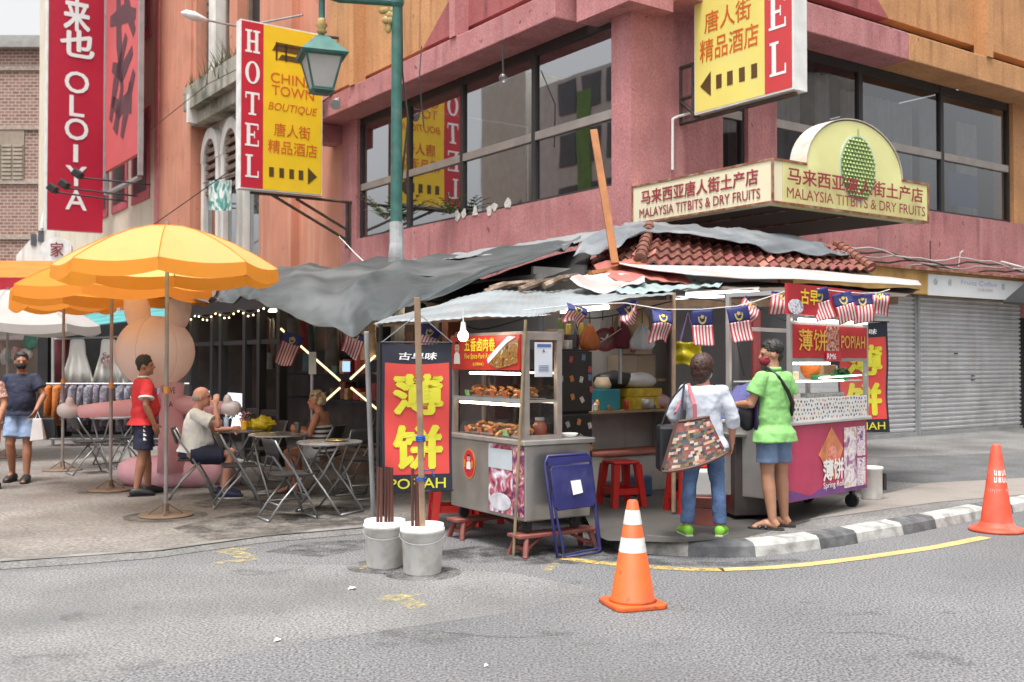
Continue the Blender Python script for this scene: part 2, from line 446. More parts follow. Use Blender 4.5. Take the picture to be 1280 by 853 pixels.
struct('kerb', kerb, [mat('kerb_grey_paint', (.085, .087, .092), .8, var=.35, vs=9, dirt=(.25, .25, .25), dirt_amt=.45, ds=5, bump=.4, bs=40),
                      mat('kerb_white_paint', (.43, .42, .40), .8, var=.3, vs=7, dirt=(.15, .145, .14), dirt_amt=.8, ds=6, bump=.4, bs=40),
                      mat('kerb_worn_paint', (.36, .35, .33), .85, var=.5, vs=9, dirt=(.10, .10, .10), dirt_amt=.85, ds=8, bump=.5, bs=40)])
pts = [(p.x, p.y) for p in inner] + [(30, 45), (-2.5, 26), (-1.3, 13.5)]
g = MB(); g.prism(pts, (0, 0, -.02), (1, 0, 0), (0, 1, 0), .14)
struct('pavement', g, slabmat)
g = MB(); g.poly([gnd(x, y, .1235) for x, y in ((742, 668), (760, 676), (850, 678), (930, 672), (1010, 652), (1060, 620), (1000, 580), (700, 575))]); struct('stall_floor', g, mat('greasy_shade_floor', (.085, .078, .072), .7, var=.4, vs=2, dirt=(.04, .036, .033), dirt_amt=.6, ds=2))  # greasy concrete, darkened further to paint in the shade below the stall roof
# lighter worn apron and brick-red patch on the pavement, darker lane at the back
g = MB(); g.poly([gnd(x, y, .124) for x, y in ((1088, 622), (1160, 604), (1420, 590), (1420, 606), (1170, 628), (1010, 650))])
struct('pavement_apron', g, mat('apron_concrete', (.27, .24, .215), .85, var=.25, vs=2, dirt=(.13, .10, .09), dirt_amt=.5, ds=2, fine=.15))
g = MB(); g.poly([gnd(x, y, .124) for x, y in ((1090, 600), (1100, 572), (1420, 560), (1420, 590), (1160, 604))])
struct('pavement_dark_patch', g, mat('patched_asphalt', (.12, .12, .122), .9, var=.3, vs=1.5, fine=.3, fs=60))

def strip(name, pix, wpx, m, z=.004):
    g = MB(); P = [gnd(x, y, z) for x, y in pix]; L_ = []
    for i, p in enumerate(P):
        t = (P[min(i + 1, len(P) - 1)] - P[max(i - 1, 0)]).normalized(); n = Vector((-t.y, t.x, 0))
        L_.append((p + n * wpx / 2, p - n * wpx / 2))
    for i in range(len(P) - 1): g.poly([L_[i][1], L_[i + 1][1], L_[i + 1][0], L_[i][0]])
    return struct(name, g, m)
strip('road_line', [(900, 712), (945, 710.5), (970, 709), (1005, 706), (1040, 702), (1080, 697), (1115, 692), (1150, 687), (1180, 682), (1232, 671.5)], .12, mat('yellow_road_paint', (.50, .37, .15), .8, var=.18, vs=6, dirt=(.25, .2, .12), dirt_amt=.4, ds=5, fine=.2))
strip('worn_road_line', [(700, 697), (720, 700), (745, 703), (770, 705.5), (800, 708), (830, 710), (860, 711.5), (905, 712)], .12, worn_yellow)
for i, pix in enumerate((((470, 749), (487, 743), (530, 742), (512, 747), (536, 757), (512, 762), (496, 752)),
                         ((268, 690), (290, 685), (320, 684.5), (303, 688), (322, 697), (300, 699), (280, 692)),
                         ((265, 703), (320, 697.5), (322, 700), (267, 706)), ((678, 712), (692, 703), (699, 704), (686, 716)), ((446, 709), (458, 705), (460, 709), (450, 712)))):
    g = MB(); g.poly([gnd(x, y, .048 if i == 5 else .004) for x, y in pix][::-1])
    struct('road_arrow_mark' if i < 2 else 'road_paint_mark', g, faded_yellow)
rp = MB(); rp.poly([gnd(x, y, .0012) for x, y in ((-500, 900), (150, 846), (400, 800), (640, 765), (760, 740), (640, 716), (420, 706), (200, 706), (0, 716), (-420, 745))][::-1])
struct('road_patch', rp, mat('dusty_asphalt', (.188, .186, .184), .9, var=.25, vs=.6, bump=.5, bs=90, dirt=(.11, .11, .11), dirt_amt=.6, ds=.55, fine=.5, fs=58, spec=.3, pits=(48, .66, .5)))
random.seed(41)
for (x0, y0, a0, n) in ((520, 788, -.2, 7), (1010, 790, -.15, 6)):
    p0 = gnd(x0, y0, .003); a = a0; P_ = [p0]
    for k in range(n): a += random.uniform(-.5, .5); P_.append(P_[-1] + Vector((math.cos(a), math.sin(a) + .25, 0)) * random.uniform(.08, .2))
    g = MB()
    for k in range(n):
        d = (P_[k + 1] - P_[k]).normalized(); s = Vector((-d.y, d.x, 0)); w0, w1 = [.003 * (1 - abs(q / n - .5)) for q in (k, k + 1)]
        g.poly([P_[k] - s * w0, P_[k + 1] - s * w1, P_[k + 1] + s * w1, P_[k] + s * w0])
    struct('road_crack', g, mat('crack_dark', (.03, .03, .03), .95))
for (x, y, rx, ry) in ((560, 800, 1.0, .25), (250, 770, .9, .3), (860, 800, .5, .15), (1050, 760, 1.2, .2), (90, 830, .5, .2), (700, 735, .8, .25), (420, 715, .9, .2), (1180, 820, .7, .2)):
    c = gnd(x, y, .0022); g = MB(); g.poly([c + Vector((rx * math.cos(k * PI / 10), ry * math.sin(k * PI / 10), 0)) for k in range(20)]); q = struct('road_stain', g, worn('oil_stain', (.09, .09, .09), .54, .95, 2.2)); 
for (x, y, r) in ((481, 708, .30), (528, 716, .30), (724, 694, .4), (655, 690, .4), (207, 645, .42), (138, 613, .40), (300, 628, .5), (370, 640, .55), (420, 648, .5)):  # round blotchy dark discs under buckets, chair, bench, parasols and tables
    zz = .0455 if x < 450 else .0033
    c = gnd(x, y, zz); g = MB(); g.poly([c + Vector((r * math.cos(k * PI / 10), r * math.sin(k * PI / 10), 0)) for k in range(20)]); struct('ground_dark_blot', g, worn('ground_dark_blot', (.045, .04, .037), .40, .80, 5))
# dark wet stains at the kerb foot; under the tarpaulin also painted shade
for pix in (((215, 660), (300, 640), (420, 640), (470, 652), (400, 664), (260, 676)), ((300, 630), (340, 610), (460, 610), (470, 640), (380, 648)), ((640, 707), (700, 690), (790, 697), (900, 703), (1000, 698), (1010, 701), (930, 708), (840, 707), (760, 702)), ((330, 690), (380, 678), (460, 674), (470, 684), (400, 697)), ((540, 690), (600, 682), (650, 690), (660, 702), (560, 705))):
    g = MB(); g.poly([gnd(x, y, .045 if pix[0][1] < 661 else .002) for x, y in pix][::-1]); struct('road_stain', g, worn('damp_shade_stain', (.04, .036, .033), .42, .78, 3))
for i, (x, y, s) in enumerate(((440, 736, .028), (347, 801, .02), (608, 833, .012))):
    g = MB(); c = gnd(x, y, .005)
    g.add([c + Vector((-s, -s, 0)), c + Vector((s, -s * .7, .01)), c + Vector((s * .8, s, .004)), c + Vector((-s * .6, s * .8, .014))], [(0, 1, 2, 3)])
    tag(obj('paper_scrap', g, white_ink), ['crumpled white paper scrap on road in front of white buckets', 'small white paper scrap on grey asphalt far from buckets', 'tiny white litter speck at bottom edge of road'][i], 'litter')

# ------------------------------------------------------------------ corner building
cb = thing('corner_building', 'red and orange rendered corner building with long bands of dark windows', 'building', (CX, CY, 0))
def part(name, mb, m, p=None, **k): return obj(name, mb, m, p or cb, world=True, **k)
E1 = 10.4
w = MB()
w.fbox(RF, 0, 2.11, 2.6, 7.9, -.48, 0)                      # corner pier, left face in the left facade plane
w.fbox(RF, 2.75, 3.5, 4.72, 7.9, -.48, 0)
w.fbox(RF, 2.11, 12.4, 2.6, 4.72, -.48, -.003)
w.fbox(LF, .48, 10.4, 2.6, 4.5, -.4, -.003)
w.fbox(LF, 9.63, 10.4, 4.5, 8.2, -.4, -.003)
part('wall', w, red_wall)
w = MB(); w.fbox(RF, 11.45, 12.4, 4.72, 7.9, -.48, 0); part('orange_pier', w, orange_wall)
# ground floor: recessed walls
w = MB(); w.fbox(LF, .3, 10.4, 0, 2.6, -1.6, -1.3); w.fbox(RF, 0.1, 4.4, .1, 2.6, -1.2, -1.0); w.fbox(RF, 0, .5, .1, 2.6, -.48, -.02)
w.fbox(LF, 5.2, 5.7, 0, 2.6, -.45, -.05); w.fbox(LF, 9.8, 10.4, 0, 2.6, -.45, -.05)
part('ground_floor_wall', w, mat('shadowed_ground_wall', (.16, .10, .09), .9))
# spandrels above, with the diagonal colour change
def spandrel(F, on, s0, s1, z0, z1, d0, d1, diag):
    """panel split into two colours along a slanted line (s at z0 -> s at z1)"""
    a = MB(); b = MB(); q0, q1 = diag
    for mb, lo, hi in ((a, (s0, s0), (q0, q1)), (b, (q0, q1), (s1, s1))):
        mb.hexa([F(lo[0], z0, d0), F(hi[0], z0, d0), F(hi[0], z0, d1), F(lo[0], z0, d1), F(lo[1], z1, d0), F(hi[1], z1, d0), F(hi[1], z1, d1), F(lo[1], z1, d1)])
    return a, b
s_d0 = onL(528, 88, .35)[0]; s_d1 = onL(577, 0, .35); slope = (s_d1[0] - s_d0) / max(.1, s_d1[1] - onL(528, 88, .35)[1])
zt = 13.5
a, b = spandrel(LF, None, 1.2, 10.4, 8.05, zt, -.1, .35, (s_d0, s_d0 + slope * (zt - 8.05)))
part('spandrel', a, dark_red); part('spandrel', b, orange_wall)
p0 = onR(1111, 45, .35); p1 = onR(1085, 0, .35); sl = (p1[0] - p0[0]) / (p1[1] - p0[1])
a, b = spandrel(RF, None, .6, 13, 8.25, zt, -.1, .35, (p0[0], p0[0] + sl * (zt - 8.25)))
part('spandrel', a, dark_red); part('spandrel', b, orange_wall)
w = MB(); w.fbox(RF, -.35, .6, 7.25, zt, -.95, .35); part('corner_pier_cap', w, red_wall)
w = MB(); w.fbox(LF, 1.2, 10.9, 7.35, 7.82, -.1, .62); w.fbox(LF, 10.5, 11.0, 6.9, 7.35, -.1, .62); part('beam', w, red_wall, bevel=.02)
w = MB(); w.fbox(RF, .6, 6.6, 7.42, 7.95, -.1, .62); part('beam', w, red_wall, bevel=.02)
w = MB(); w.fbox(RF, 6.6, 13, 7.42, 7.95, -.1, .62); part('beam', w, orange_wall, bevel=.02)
w = MB(); w.fbox(LF, 1.2, 10.4, 7.82, 8.05, -.1, .1); w.fbox(RF, .6, 13, 7.95, 8.25, -.1, .1); part('shadow_gap', w, frame_dark)
for F, s in ((LF, 4.35), (LF, 8.6), (RF, 9.4), (RF, 12.6)):
    w = MB(); z0 = 7.82 if F is LF else 7.95
    w.fbox(F, s - .1, s + .1, z0, zt, .35, .66); part('fin', w, orange_wall if s > 5 else red_wall)
# windows: frame, rail, panes
def window_band(F, muls, z0, zr, z1, gm, d=-.14):
    for i in range(len(muls) - 1):
        a, b = muls[i], muls[i + 1]
        f = MB(); t = .06
        f.fbox(F, a, a + t, z0, z1, d - .06, d + .05); f.fbox(F, b - t, b - .001, z0, z1, d - .06, d + .05)
        f.fbox(F, a + t, b - t, z0, z0 + .06, d - .05, d + .04); f.fbox(F, a + t, b - t, z1 - .16, z1, d - .05, d + .04)
        fr = part('window', f, frame_dark)
        r = MB(); r.fbox(F, a + t, b - t, zr, zr + .15, d - .03, d + .06); obj('rail', r, rail_mat, fr, world=True)
        p = MB()
        for q0, q1 in ((z0 + .06, zr), (zr + .15, z1 - .16)):
            p.poly([F(a + t, q0, d), F(b - t, q0, d), F(b - t, q1, d), F(a + t, q1, d)])
        obj('pane', p, gm, fr, world=True)
window_band(LF, [.5, 2.75, 5.18, 7.35, 9.62], 4.5, 5.64, 7.35, win_glass)
window_band(RF, [3.51, 6.07, 8.82, 11.44], 4.72, 5.86, 7.42, dark_glass)
window_band(RF, [2.12, 2.74], 4.72, 5.86, 7.42, dark_glass)
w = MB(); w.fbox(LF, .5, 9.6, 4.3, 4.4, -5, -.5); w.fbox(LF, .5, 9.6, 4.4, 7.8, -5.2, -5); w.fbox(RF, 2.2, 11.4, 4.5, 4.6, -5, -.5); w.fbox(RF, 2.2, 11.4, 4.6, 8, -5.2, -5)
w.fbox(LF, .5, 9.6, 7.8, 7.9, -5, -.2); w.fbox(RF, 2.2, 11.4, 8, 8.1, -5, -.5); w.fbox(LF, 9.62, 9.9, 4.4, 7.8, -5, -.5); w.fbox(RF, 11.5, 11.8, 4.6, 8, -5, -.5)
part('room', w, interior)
w = MB()
for s0, s1, z1 in ((3.7, 6.0, 7.3), (6.3, 8.7, 7.1), (9.0, 9.6, 7.3), (10.4, 11.3, 7.0)):
    n = int((s1 - s0) * 24)
    w.grid(lambda u, v: RF(s0 + (s1 - s0) * u, 4.7 + (z1 - 4.7) * v, -.75 + .06 * math.sin(u * n * .9) + .03 * math.sin(u * n * 2.3)), n * 2, 1)
part('curtain', w, curtain, smooth=True)
w = MB(); s0, z0 = onR(1192, 255, -.05); s1, z1 = onR(1228, 220, -.05)
part('window_notice', rect(MB(), RF(s0, z0, -.16), U * (s1 - s0), ZU * (z1 - z0)), mat('blue_notice', (.04, .08, .25), .6))
# peeling paint, cracks and exposed conduit
w = MB()
for px, py in ((572, 270), (580, 266), (594, 264), (612, 263), (618, 258), (635, 255)):
    s, z = onL(px, py)
    pts = [(math.cos(q) * random.uniform(.05, .16), math.sin(q) * random.uniform(.05, .13)) for q in [k * PI / 4 for k in range(8)]]
    w.prism(pts, LF(s, z, .003), -V, ZU, .007)
part('peeling_paint', w, mat('bare_plaster', (.6, .57, .52), .9, var=.3, vs=20))
w = MB(); a = RF(*onR(838, 213), .05); b = RF(*onR(838, 150), .05); c = RF(*onR(868, 140), .05)
w.tube([a, b, b + U * .1 + ZU * .05, c], .025); part('conduit', w, white_paint)
w = MB(); w.fbox(RF, 4.4, 12.4, 3.32, 3.36, -.002, .012); w.fbox(RF, 8.2, 8.22, 3.36, 4.1, -.002, .01); part('wall_crack', w, mat('crack_dirt', (.12, .04, .04), .9))
rain = bpy.data.materials.new('rain_stain'); rain.use_nodes = True; nt = rain.node_tree; N, L = nt.nodes, nt.links
bs_ = N['Principled BSDF']; bs_.inputs['Base Color'].default_value = (.10, .045, .045, 1); bs_.inputs['Roughness'].default_value = .95
tc = N.new('ShaderNodeTexCoord'); mp = N.new('ShaderNodeMapping'); mp.inputs['Scale'].default_value = (2.6, 2.6, .3); L.new(tc.outputs['Object'], mp.inputs[0])
n1 = N.new('ShaderNodeTexNoise'); n1.inputs['Scale'].default_value = 1.5; n1.inputs['Detail'].default_value = 8; L.new(mp.outputs[0], n1.inputs[0])
r1 = N.new('ShaderNodeValToRGB'); r1.color_ramp.elements[0].position = .54; r1.color_ramp.elements[1].position = .86; r1.color_ramp.elements[1].color = (.42, .42, .42, 1); L.new(n1.outputs[0], r1.inputs[0]); L.new(r1.outputs[0], bs_.inputs['Alpha'])
w = MB()
for F, s0, s1, z0, z1, d in ((LF, .6, 9.6, 3.2, 4.48, .003), (RF, 3.6, 11.4, 3.5, 4.70, .003), (RF, .75, 2.0, 4.75, 7.3, .004), (RF, 2.78, 3.46, 4.8, 7.3, .004), (LF, 1.25, 10.3, 8.06, 11, .354), (RF, .7, 12.8, 8.26, 11, .354), (LF, 1.3, 10.2, 7.38, 7.8, .624), (RF, .7, 12.8, 7.45, 7.93, .624)):
    w.poly([F(s0, z0, d), F(s1, z0, d), F(s1, z1, d), F(s0, z1, d)])
part('rain_stain', w, rain)
# plants on the sill
leaf = mat('fern_green', (.07, .12, .03), .6, var=.5, vs=20, trans=.3)
dry = mat('dry_root', (.10, .06, .04), .9)
def sprig(base, n, L_, droop, label):
    p = thing('wall_plant', label, 'plant', base)
    mb = MB(); st = MB(); random.seed(int(abs(base[0]) * 1000))
    for i in range(n):
        a = random.uniform(0, 2 * PI); d = Vector((math.cos(a), math.sin(a), random.uniform(.5, 1.6))).normalized(); prev = Vector((0, 0, 0)); path = [prev]
        for k in range(6):
            d = (d + Vector((0, 0, -droop * .16))).normalized(); prev = prev + d * L_ / 6; path.append(prev)
            side = d.cross(ZU).normalized() if d.cross(ZU).length > .01 else Vector((1, 0, 0))
            for s in (-1, 1):
                t = prev + side * s * L_ * .22 * (1 - k / 8) + d * .05
                mb.add([prev - d * .02, prev + d * .03, t], [(0, 1, 2)])
        st.tube(path, .006, 5)
    obj('foliage', mb, leaf, p); obj('stem', st, dry, p)
s, z = onL(565, 268); sprig(LF(s, z, .05), 22, .6, .9, 'drooping fern growing from the window sill with trailing roots')
s, z = onL(487, 275); sprig(LF(s, z, .1), 12, .8, .5, 'leafy green plant behind the green lamp post on window sill')

# ------------------------------------------------------------------ orange shophouse
ob = thing('orange_shophouse', 'salmon orange shophouse with white arched windows and weedy cornice', 'building', LF(10.4, 0))
sA, sB, sC, sD = 10.42, 15.8, 21.3, 24.7
w = MB(); w.fbox(LF, sA, sB, 0, 17, -.6, -.05); part('wall', w, salmon, ob)
w = MB(); s0 = onL(372, 200)[0]; s1 = onL(345, 200)[0]; w.fbox(LF, s0, s1, 0, 17, -.05, .18); part('pilaster', w, salmon, ob)
w = MB(); w.fbox(LF, sC, sD, 5.2, 20, -.6, .12); part('pilaster', w, salmon, ob)
w = MB(); w.fbox(LF, sC, sD, 0, 5.2, -.6, .12); part('pilaster_base', w, white_wall, ob)
w = MB(); w.fbox(LF, sB, sC, 0, 19, -.8, -.42); part('bay_wall', w, white_wall, ob)
w = MB(); w.fbox(LF, sB - .3, sC, 9.75, 10.5, -.4, .35); w.fbox(LF, sB - .3, sC, 9.3, 9.75, -.4, .1); part('cornice', w, mat('mossy_cornice', (.38, .36, .3), .9, var=.3, vs=2, dirt=(.06, .07, .04), dirt_amt=.85, ds=1.2, streak=(.08, .08, .07), streak_amt=.7), ob)
w = MB(); w.fbox(LF, sB, sC, 3.0, 3.6, -.4, .2); part('sill_band', w, salmon, ob)
louvre = mat('louvre_timber', (.20, .13, .10), .8, var=.3)
dark_open = mat('dark_opening', (.02, .02, .022), .5)
nb = 3; bw = (sC - sB) / nb
for i in range(nb):
    a = sB + bw * i + bw * .2; b = sB + bw * (i + 1) - bw * .2; c = (a + b) / 2; r = (b - a) / 2
    zs = 8.1
    ar = MB(); K = 14
    for q in range(K):
        t0, t1 = PI * q / K, PI * (q + 1) / K
        for R0, R1, dd in ((r, r * 1.5, -.18),):
            P = lambda R, t, d: LF(c - R * math.cos(t), zs + R * math.sin(t) * 1.25, d)
            ar.hexa([P(R0, t0, -.42), P(R0, t1, -.42), P(R1, t1, -.42), P(R1, t0, -.42), P(R0, t0, dd), P(R0, t1, dd), P(R1, t1, dd), P(R1, t0, dd)])
    ar.fbox(LF, a - r * .45, a, 3.6, zs, -.42, -.2); ar.fbox(LF, b, b + r * .45, 3.6, zs, -.42, -.2)
    part('arch_surround', ar, white_wall, ob)
    wd = MB(); wd.fbox(LF, a, b, 3.6, zs, -.42, -.36)
    wd.prism([(-r * math.cos(PI * q / 12), r * 1.25 * math.sin(PI * q / 12)) for q in range(13)][::-1], LF(c, zs, -.36), V, ZU, .03)
    fr = part('window', wd, dark_open, ob)
    lv = MB()
    for k in range(7):
        lv.fbox(LF, a + .05, b - .05, 7.0 + k * .27, 7.14 + k * .27, -.35, -.24)
    obj('louvre', lv, louvre, fr, world=True)
    gl = MB(); gl.poly([LF(a + .08, 3.8, -.34), LF(b - .08, 3.8, -.34), LF(b - .08, 6.8, -.34), LF(a + .08, 6.8, -.34)]); obj('pane', gl, win_glass, fr, world=True)
    up = MB(); up.fbox(LF, a, b, 10.6, 14.2, -.42, -.36); f2 = part('window', up, dark_open, ob)
    lv = MB(); lv.fbox(LF, a, a + .12, 10.6, 14.2, -.36, -.25); lv.fbox(LF, b - .12, b, 10.6, 14.2, -.36, -.25)
    for k in range(8): lv.fbox(LF, a + .12, b - .12, 13 + k * .3, 13.16 + k * .3, -.35, -.24)
    obj('louvre', lv, louvre, f2, world=True)
    up = MB(); up.fbox(LF, b + .05, b + bw * .38, 10.5, 17, -.42, .05); part('pilaster', up, salmon if i % 2 == 0 else white_wall, ob)
w = MB()
for k in range(260):
    s = random.uniform(sB, sC); z = 10.5; d = random.uniform(-.2, .4); h = random.uniform(.1, .55) * (1.5 if 17 < s < 19.5 else .7); a = random.uniform(0, 6)
    b = LF(s, z + random.uniform(-.5, .02) if random.random() < .5 else z, d); o = Vector((math.cos(a), math.sin(a), 0)) * h * .5
    w.add([b, b + Vector((.03, .02, 0)), b + o + ZU * h], [(0, 1, 2)])
tag(obj('cornice_weeds', w, mat('dry_weeds', (.10, .10, .045), .8, var=.4, vs=8)), None, 'weeds', None, 'stuff')
bracket = MB(); bracket.fbox(LF, sC - .6, sC - .45, 9.3, 10.2, .1, .4); part('scroll_bracket', bracket, white_wall, ob)
# balcony graffiti cloth
a, b = onL(261, 263, .3), onL(290, 238, .3)
w = MB(); w.grid(lambda u, v: LF(a[0] + (b[0] - a[0]) * u, a[1] + .9 * v - .25 * u, .3 + .04 * math.sin(u * 7)), 12, 3)
bn = thing('painted_cloth', 'small teal and white cloth hung on the arched window railing', 'cloth', LF(a[0], a[1], .3))
obj('cloth', w, photo_print('teal_print', [(20, 90, 90), (60, 150, 140), (225, 230, 225), (240, 240, 235)], 3), bn, world=True, solid=.01)
w = MB(); w.tube([LF(a[0] + .5, a[1] + .9, .3), LF(b[0] - .8, a[1] + .75, .3)], .02); obj('rail', w, black_metal, bn, world=True)

# ------------------------------------------------------------------ maroon and cream shophouse
mb_ = thing('cream_shophouse', 'cream and maroon shophouse behind the big vertical red sign', 'building', LF(24.7, 0))
w = MB(); w.fbox(LF, 24.72, 46, 0, 21, -.9, -.02); part('wall', w, cream, mb_)
w = MB(); w.fbox(LF, 24.75, 25.2, 0, 21, -.02, .14); part('pilaster', w, mat('pink_render', (.62, .22, .22), .8, streak=(.4, .15, .15)), mb_)
for z0, z1 in ((7.6, 11.0), (13.6, 17.2)):
    for k in range(4):
        a = 26.2 + k * 2.9
        f = MB(); f.fbox(LF, a, a + 2.3, z0, z1, -.02, .03); fr = part('window', f, pinkred, mb_)
        p = MB(); p.fbox(LF, a + .35, a + 2.0, z0 + .35, z1 - .2, .03, .05); obj('pane', p, dark_open, fr, world=True)
w = MB(); w.fbox(LF, 25.2, 46, 5.6, 6.0, -.02, .3)
for k in range(7): w.fbox(LF, 26.2 + k * 1.9, 26.6 + k * 1.9, 2.6, 5.6, -.02, .2)
part('ledge', w, white_wall, mb_)
w = MB(); w.fbox(LF, 25.2, 46, 2.6, 5.6, -.015, .02); part('maroon_panel', w, pinkred, mb_)

# ------------------------------------------------------------------ distant brick block and gabled house
bkm = bpy.data.materials.new('brown_brick'); bkm.use_nodes = True
nt = bkm.node_tree; N, L = nt.nodes, nt.links
bt = N.new('ShaderNodeTexBrick'); bt.inputs['Color1'].default_value = (.20, .105, .08, 1); bt.inputs['Color2'].default_value = (.30, .17, .13, 1); bt.inputs['Mortar'].default_value = (.42, .37, .33, 1)
bt.inputs['Scale'].default_value = 1; bt.inputs['Brick Width'].default_value = .42; bt.inputs['Row Height'].default_value = .19; bt.inputs['Mortar Size'].default_value = .022
tc = N.new('ShaderNodeTexCoord'); mp = N.new('ShaderNodeMapping'); mp.inputs['Rotation'].default_value = (PI / 2, 0, 0); L.new(tc.outputs['Object'], mp.inputs[0]); L.new(mp.outputs[0], bt.inputs[0])
L.new(bt.outputs[0], N['Principled BSDF'].inputs['Base Color']); N['Principled BSDF'].inputs['Roughness'].default_value = .9
YB = 60
bb = thing('brick_building', 'distant brown brick building with louvred window at the street end', 'building', (-29, YB, 0))
x0, x1 = -48, at(66, 60, YB).x; zt_ = at(0, 62, YB).z
w = MB(); w.b2((x0, YB, 0), (x1, YB + 14, zt_)); part('wall', w, bkm, bb)
w = MB()
for py in (86, 160, 228, 297): w.b2((x0, YB - .12, at(0, py, YB).z - .12), (x1, YB, at(0, py, YB).z + .12))
part('brick_band', w, mat('pale_brick_band', (.38, .31, .26), .9, var=.3, vs=6), bb)
w = MB(); w.b2((x0, YB - .5, zt_), (x1 + .3, YB + 8, zt_ + .35)); w.b2((x0, YB + .2, zt_ + .35), (x1, YB + 7, zt_ + .9)); part('roof', w, mat('grey_roof_edge', (.30, .29, .28), .8), bb)
a, b = at(-12, 226, YB), at(31, 163, YB); f = MB(); f.b2((a.x, YB - .08, a.z), (b.x, YB - .01, b.z)); fr = part('window', f, mat('shutter_brown', (.30, .24, .19), .8), bb)
f = MB()
for k in range(3):
    for j in range(9):
        xx = a.x + (b.x - a.x) * k / 3; zz = a.z + (b.z - a.z) * .72 * j / 9
        f.b2((xx + .06, YB - .16, zz + .06), (xx + (b.x - a.x) / 3 - .06, YB - .08, zz + .2))
obj('louvre', f, mat('louvre_pale', (.36, .31, .25), .8, var=.2), fr, world=True)
YG = 50
gb = thing('gabled_house', 'white house with curved gable and small dark windows at street end', 'building', at(45, 452, YG))
ga = at(20, 335, YG); gc = at(100, 335, YG); top = at(60, 247, YG)
prof = [(ga.x, 0), (gc.x + 3, 0), (gc.x + 3, ga.z + 1.4), (gc.x, ga.z + 1.8)]
W_ = gc.x - ga.x
for k in range(11):
    t = PI * k / 10; prof.append(((gc.x + ga.x) / 2 + .7 + math.cos(t) * W_ * .33, ga.z + 1.9 + math.sin(t) * (top.z - ga.z - 1.9)))
prof += [(ga.x + W_ * .2, ga.z + 1.3), (ga.x, ga.z + .6)]
w = MB(); w.prism(prof, (0, YG + 6, 0), (1, 0, 0), (0, 0, 1), 6); part('wall', w, white_wall, gb)
w = MB()
for k in range(10):
    t0, t1 = PI * k / 10, PI * (k + 1) / 10; cxx = (gc.x + ga.x) / 2 + .7; q = lambda t, r: Vector((cxx + math.cos(t) * W_ * .33 * r, YG - .15, ga.z + 1.9 + math.sin(t) * (top.z - ga.z - 1.9) * r))
    w.hexa([q(t0, .9), q(t1, .9), q(t1, 1.04), q(t0, 1.04)] + [p + Vector((0, .3, 0)) for p in (q(t0, .9), q(t1, .9), q(t1, 1.04), q(t0, 1.04))])
part('gable_coping', w, white_paint, gb)
for px in (43, 52):
    a, b = at(px - 4, 307 - (px - 43) * .5, YG), at(px + 3, 293 - (px - 43) * .5, YG); w = MB(); w.b2((a.x, YG - .06, a.z), (b.x, YG - .004, b.z)); part('window', w, mat('slate_window', (.08, .09, .11), .4), gb)
sg = thing('round_shop_sign', 'white shop sign with a maroon character beside the yellow umbrella top', 'sign', at(72, 312, 40))
w = MB(); c = at(72, 312, 40); w.prism([(math.cos(k * PI / 12) * .6, math.sin(k * PI / 12) * .45) for k in range(24)], c, (1, 0, 0), (0, 0, 1), .15); obj('board', w, white_paint, sg, world=True)
text('lettering', '家', at(63, 321, 39.8), Vector((.5, 0, 0)), Vector((0, 0, .55)), mat('maroon_ink', (.2, .02, .03), .6), sg, bold=.02, world=True)

# ------------------------------------------------------------------ buildings across the two streets (outside the frame, seen in the glass)
xb = thing('apartment_block', 'cream apartment block with balconies across the side street', 'building', (-16, 16, 0))
def facing(P, D, n0, zz, m, nm):
    """box wall from P along D, height zz"""
    w = MB(); b = Vector((D.y, -D.x, 0)).normalized() * -6; q = [P, P + D, P + D - b, P - b]
    w.hexa([p + ZU * 0 for p in q] + [p + ZU * zz for p in q]); return part(nm, w, m, xb)
D = -V
Pw = Vector((-13.5, 9.5, 0))
for k, (s0, s1, h, m) in enumerate(((6, 22.2, 14, mat('pale_cream', (.62, .62, .60), .85, var=.1)), (22.9, 26.6, 15, mat('beige_tower', (.66, .64, .58), .85, var=.1)), (30.5, 42, 8.5, mat('brick_red_low', (.3, .09, .08), .85)), (9, 30, 6.6, mat('maroon_low', (.26, .07, .07), .85, var=.3)))):
    P = Pw + V * s0 + U * (2.2 if k == 3 else 0); Q = Pw + V * s1 + U * (2.2 if k == 3 else 0); back = -U * (2 if k == 3 else 8)
    w = MB(); w.hexa([P, Q, Q + back, P + back] + [p + ZU * h for p in (P, Q, Q + back, P + back)]); part('wall', w, m, xb)
    if k in (1, 3): continue
    for fl in range(int(h // 2.3)):
        w = MB(); n = int((s1 - s0 - .4) // 1.6)
        for j in range(n):
            a = P + V * (.4 + j * 1.6); z = .9 + fl * 2.3
            w.hexa([a + U * .01 + ZU * z, a + V * 1.2 + U * .01 + ZU * z, a + V * 1.2 + U * .06 + ZU * z, a + U * .06 + ZU * z] + [p + ZU * 1.4 for p in (a + U * .01 + ZU * z, a + V * 1.2 + U * .01 + ZU * z, a + V * 1.2 + U * .06 + ZU * z, a + U * .06 + ZU * z)])
        part('window_row', w, mat('slate_glass', (.10, .11, .13), .3), xb)
w = MB(); P = Pw + V * 18.2; w.hexa([P + U * .07, P + V * .9 + U * .07, P + V * .9, P] + [p + ZU * 13.2 for p in (P + U * .07, P + V * .9 + U * .07, P + V * .9, P)]); part('green_strip', w, mat('green_strip', (.16, .30, .09), .6), xb)
xc = thing('grey_block', 'grey brown office block across the main street', 'building', (24, 8, 0))
w = MB(); w.b2((24, -14, 0), (34, 20, 15)); part('wall', w, mat('grey_brown_render', (.5, .47, .43), .85, var=.2), xc)
w = MB()
for fl in range(4): w.b2((23.9, -13, 1.2 + fl * 3.6), (23.99, 19, 2.8 + fl * 3.6))
part('window_band', w, frame_dark, xc)
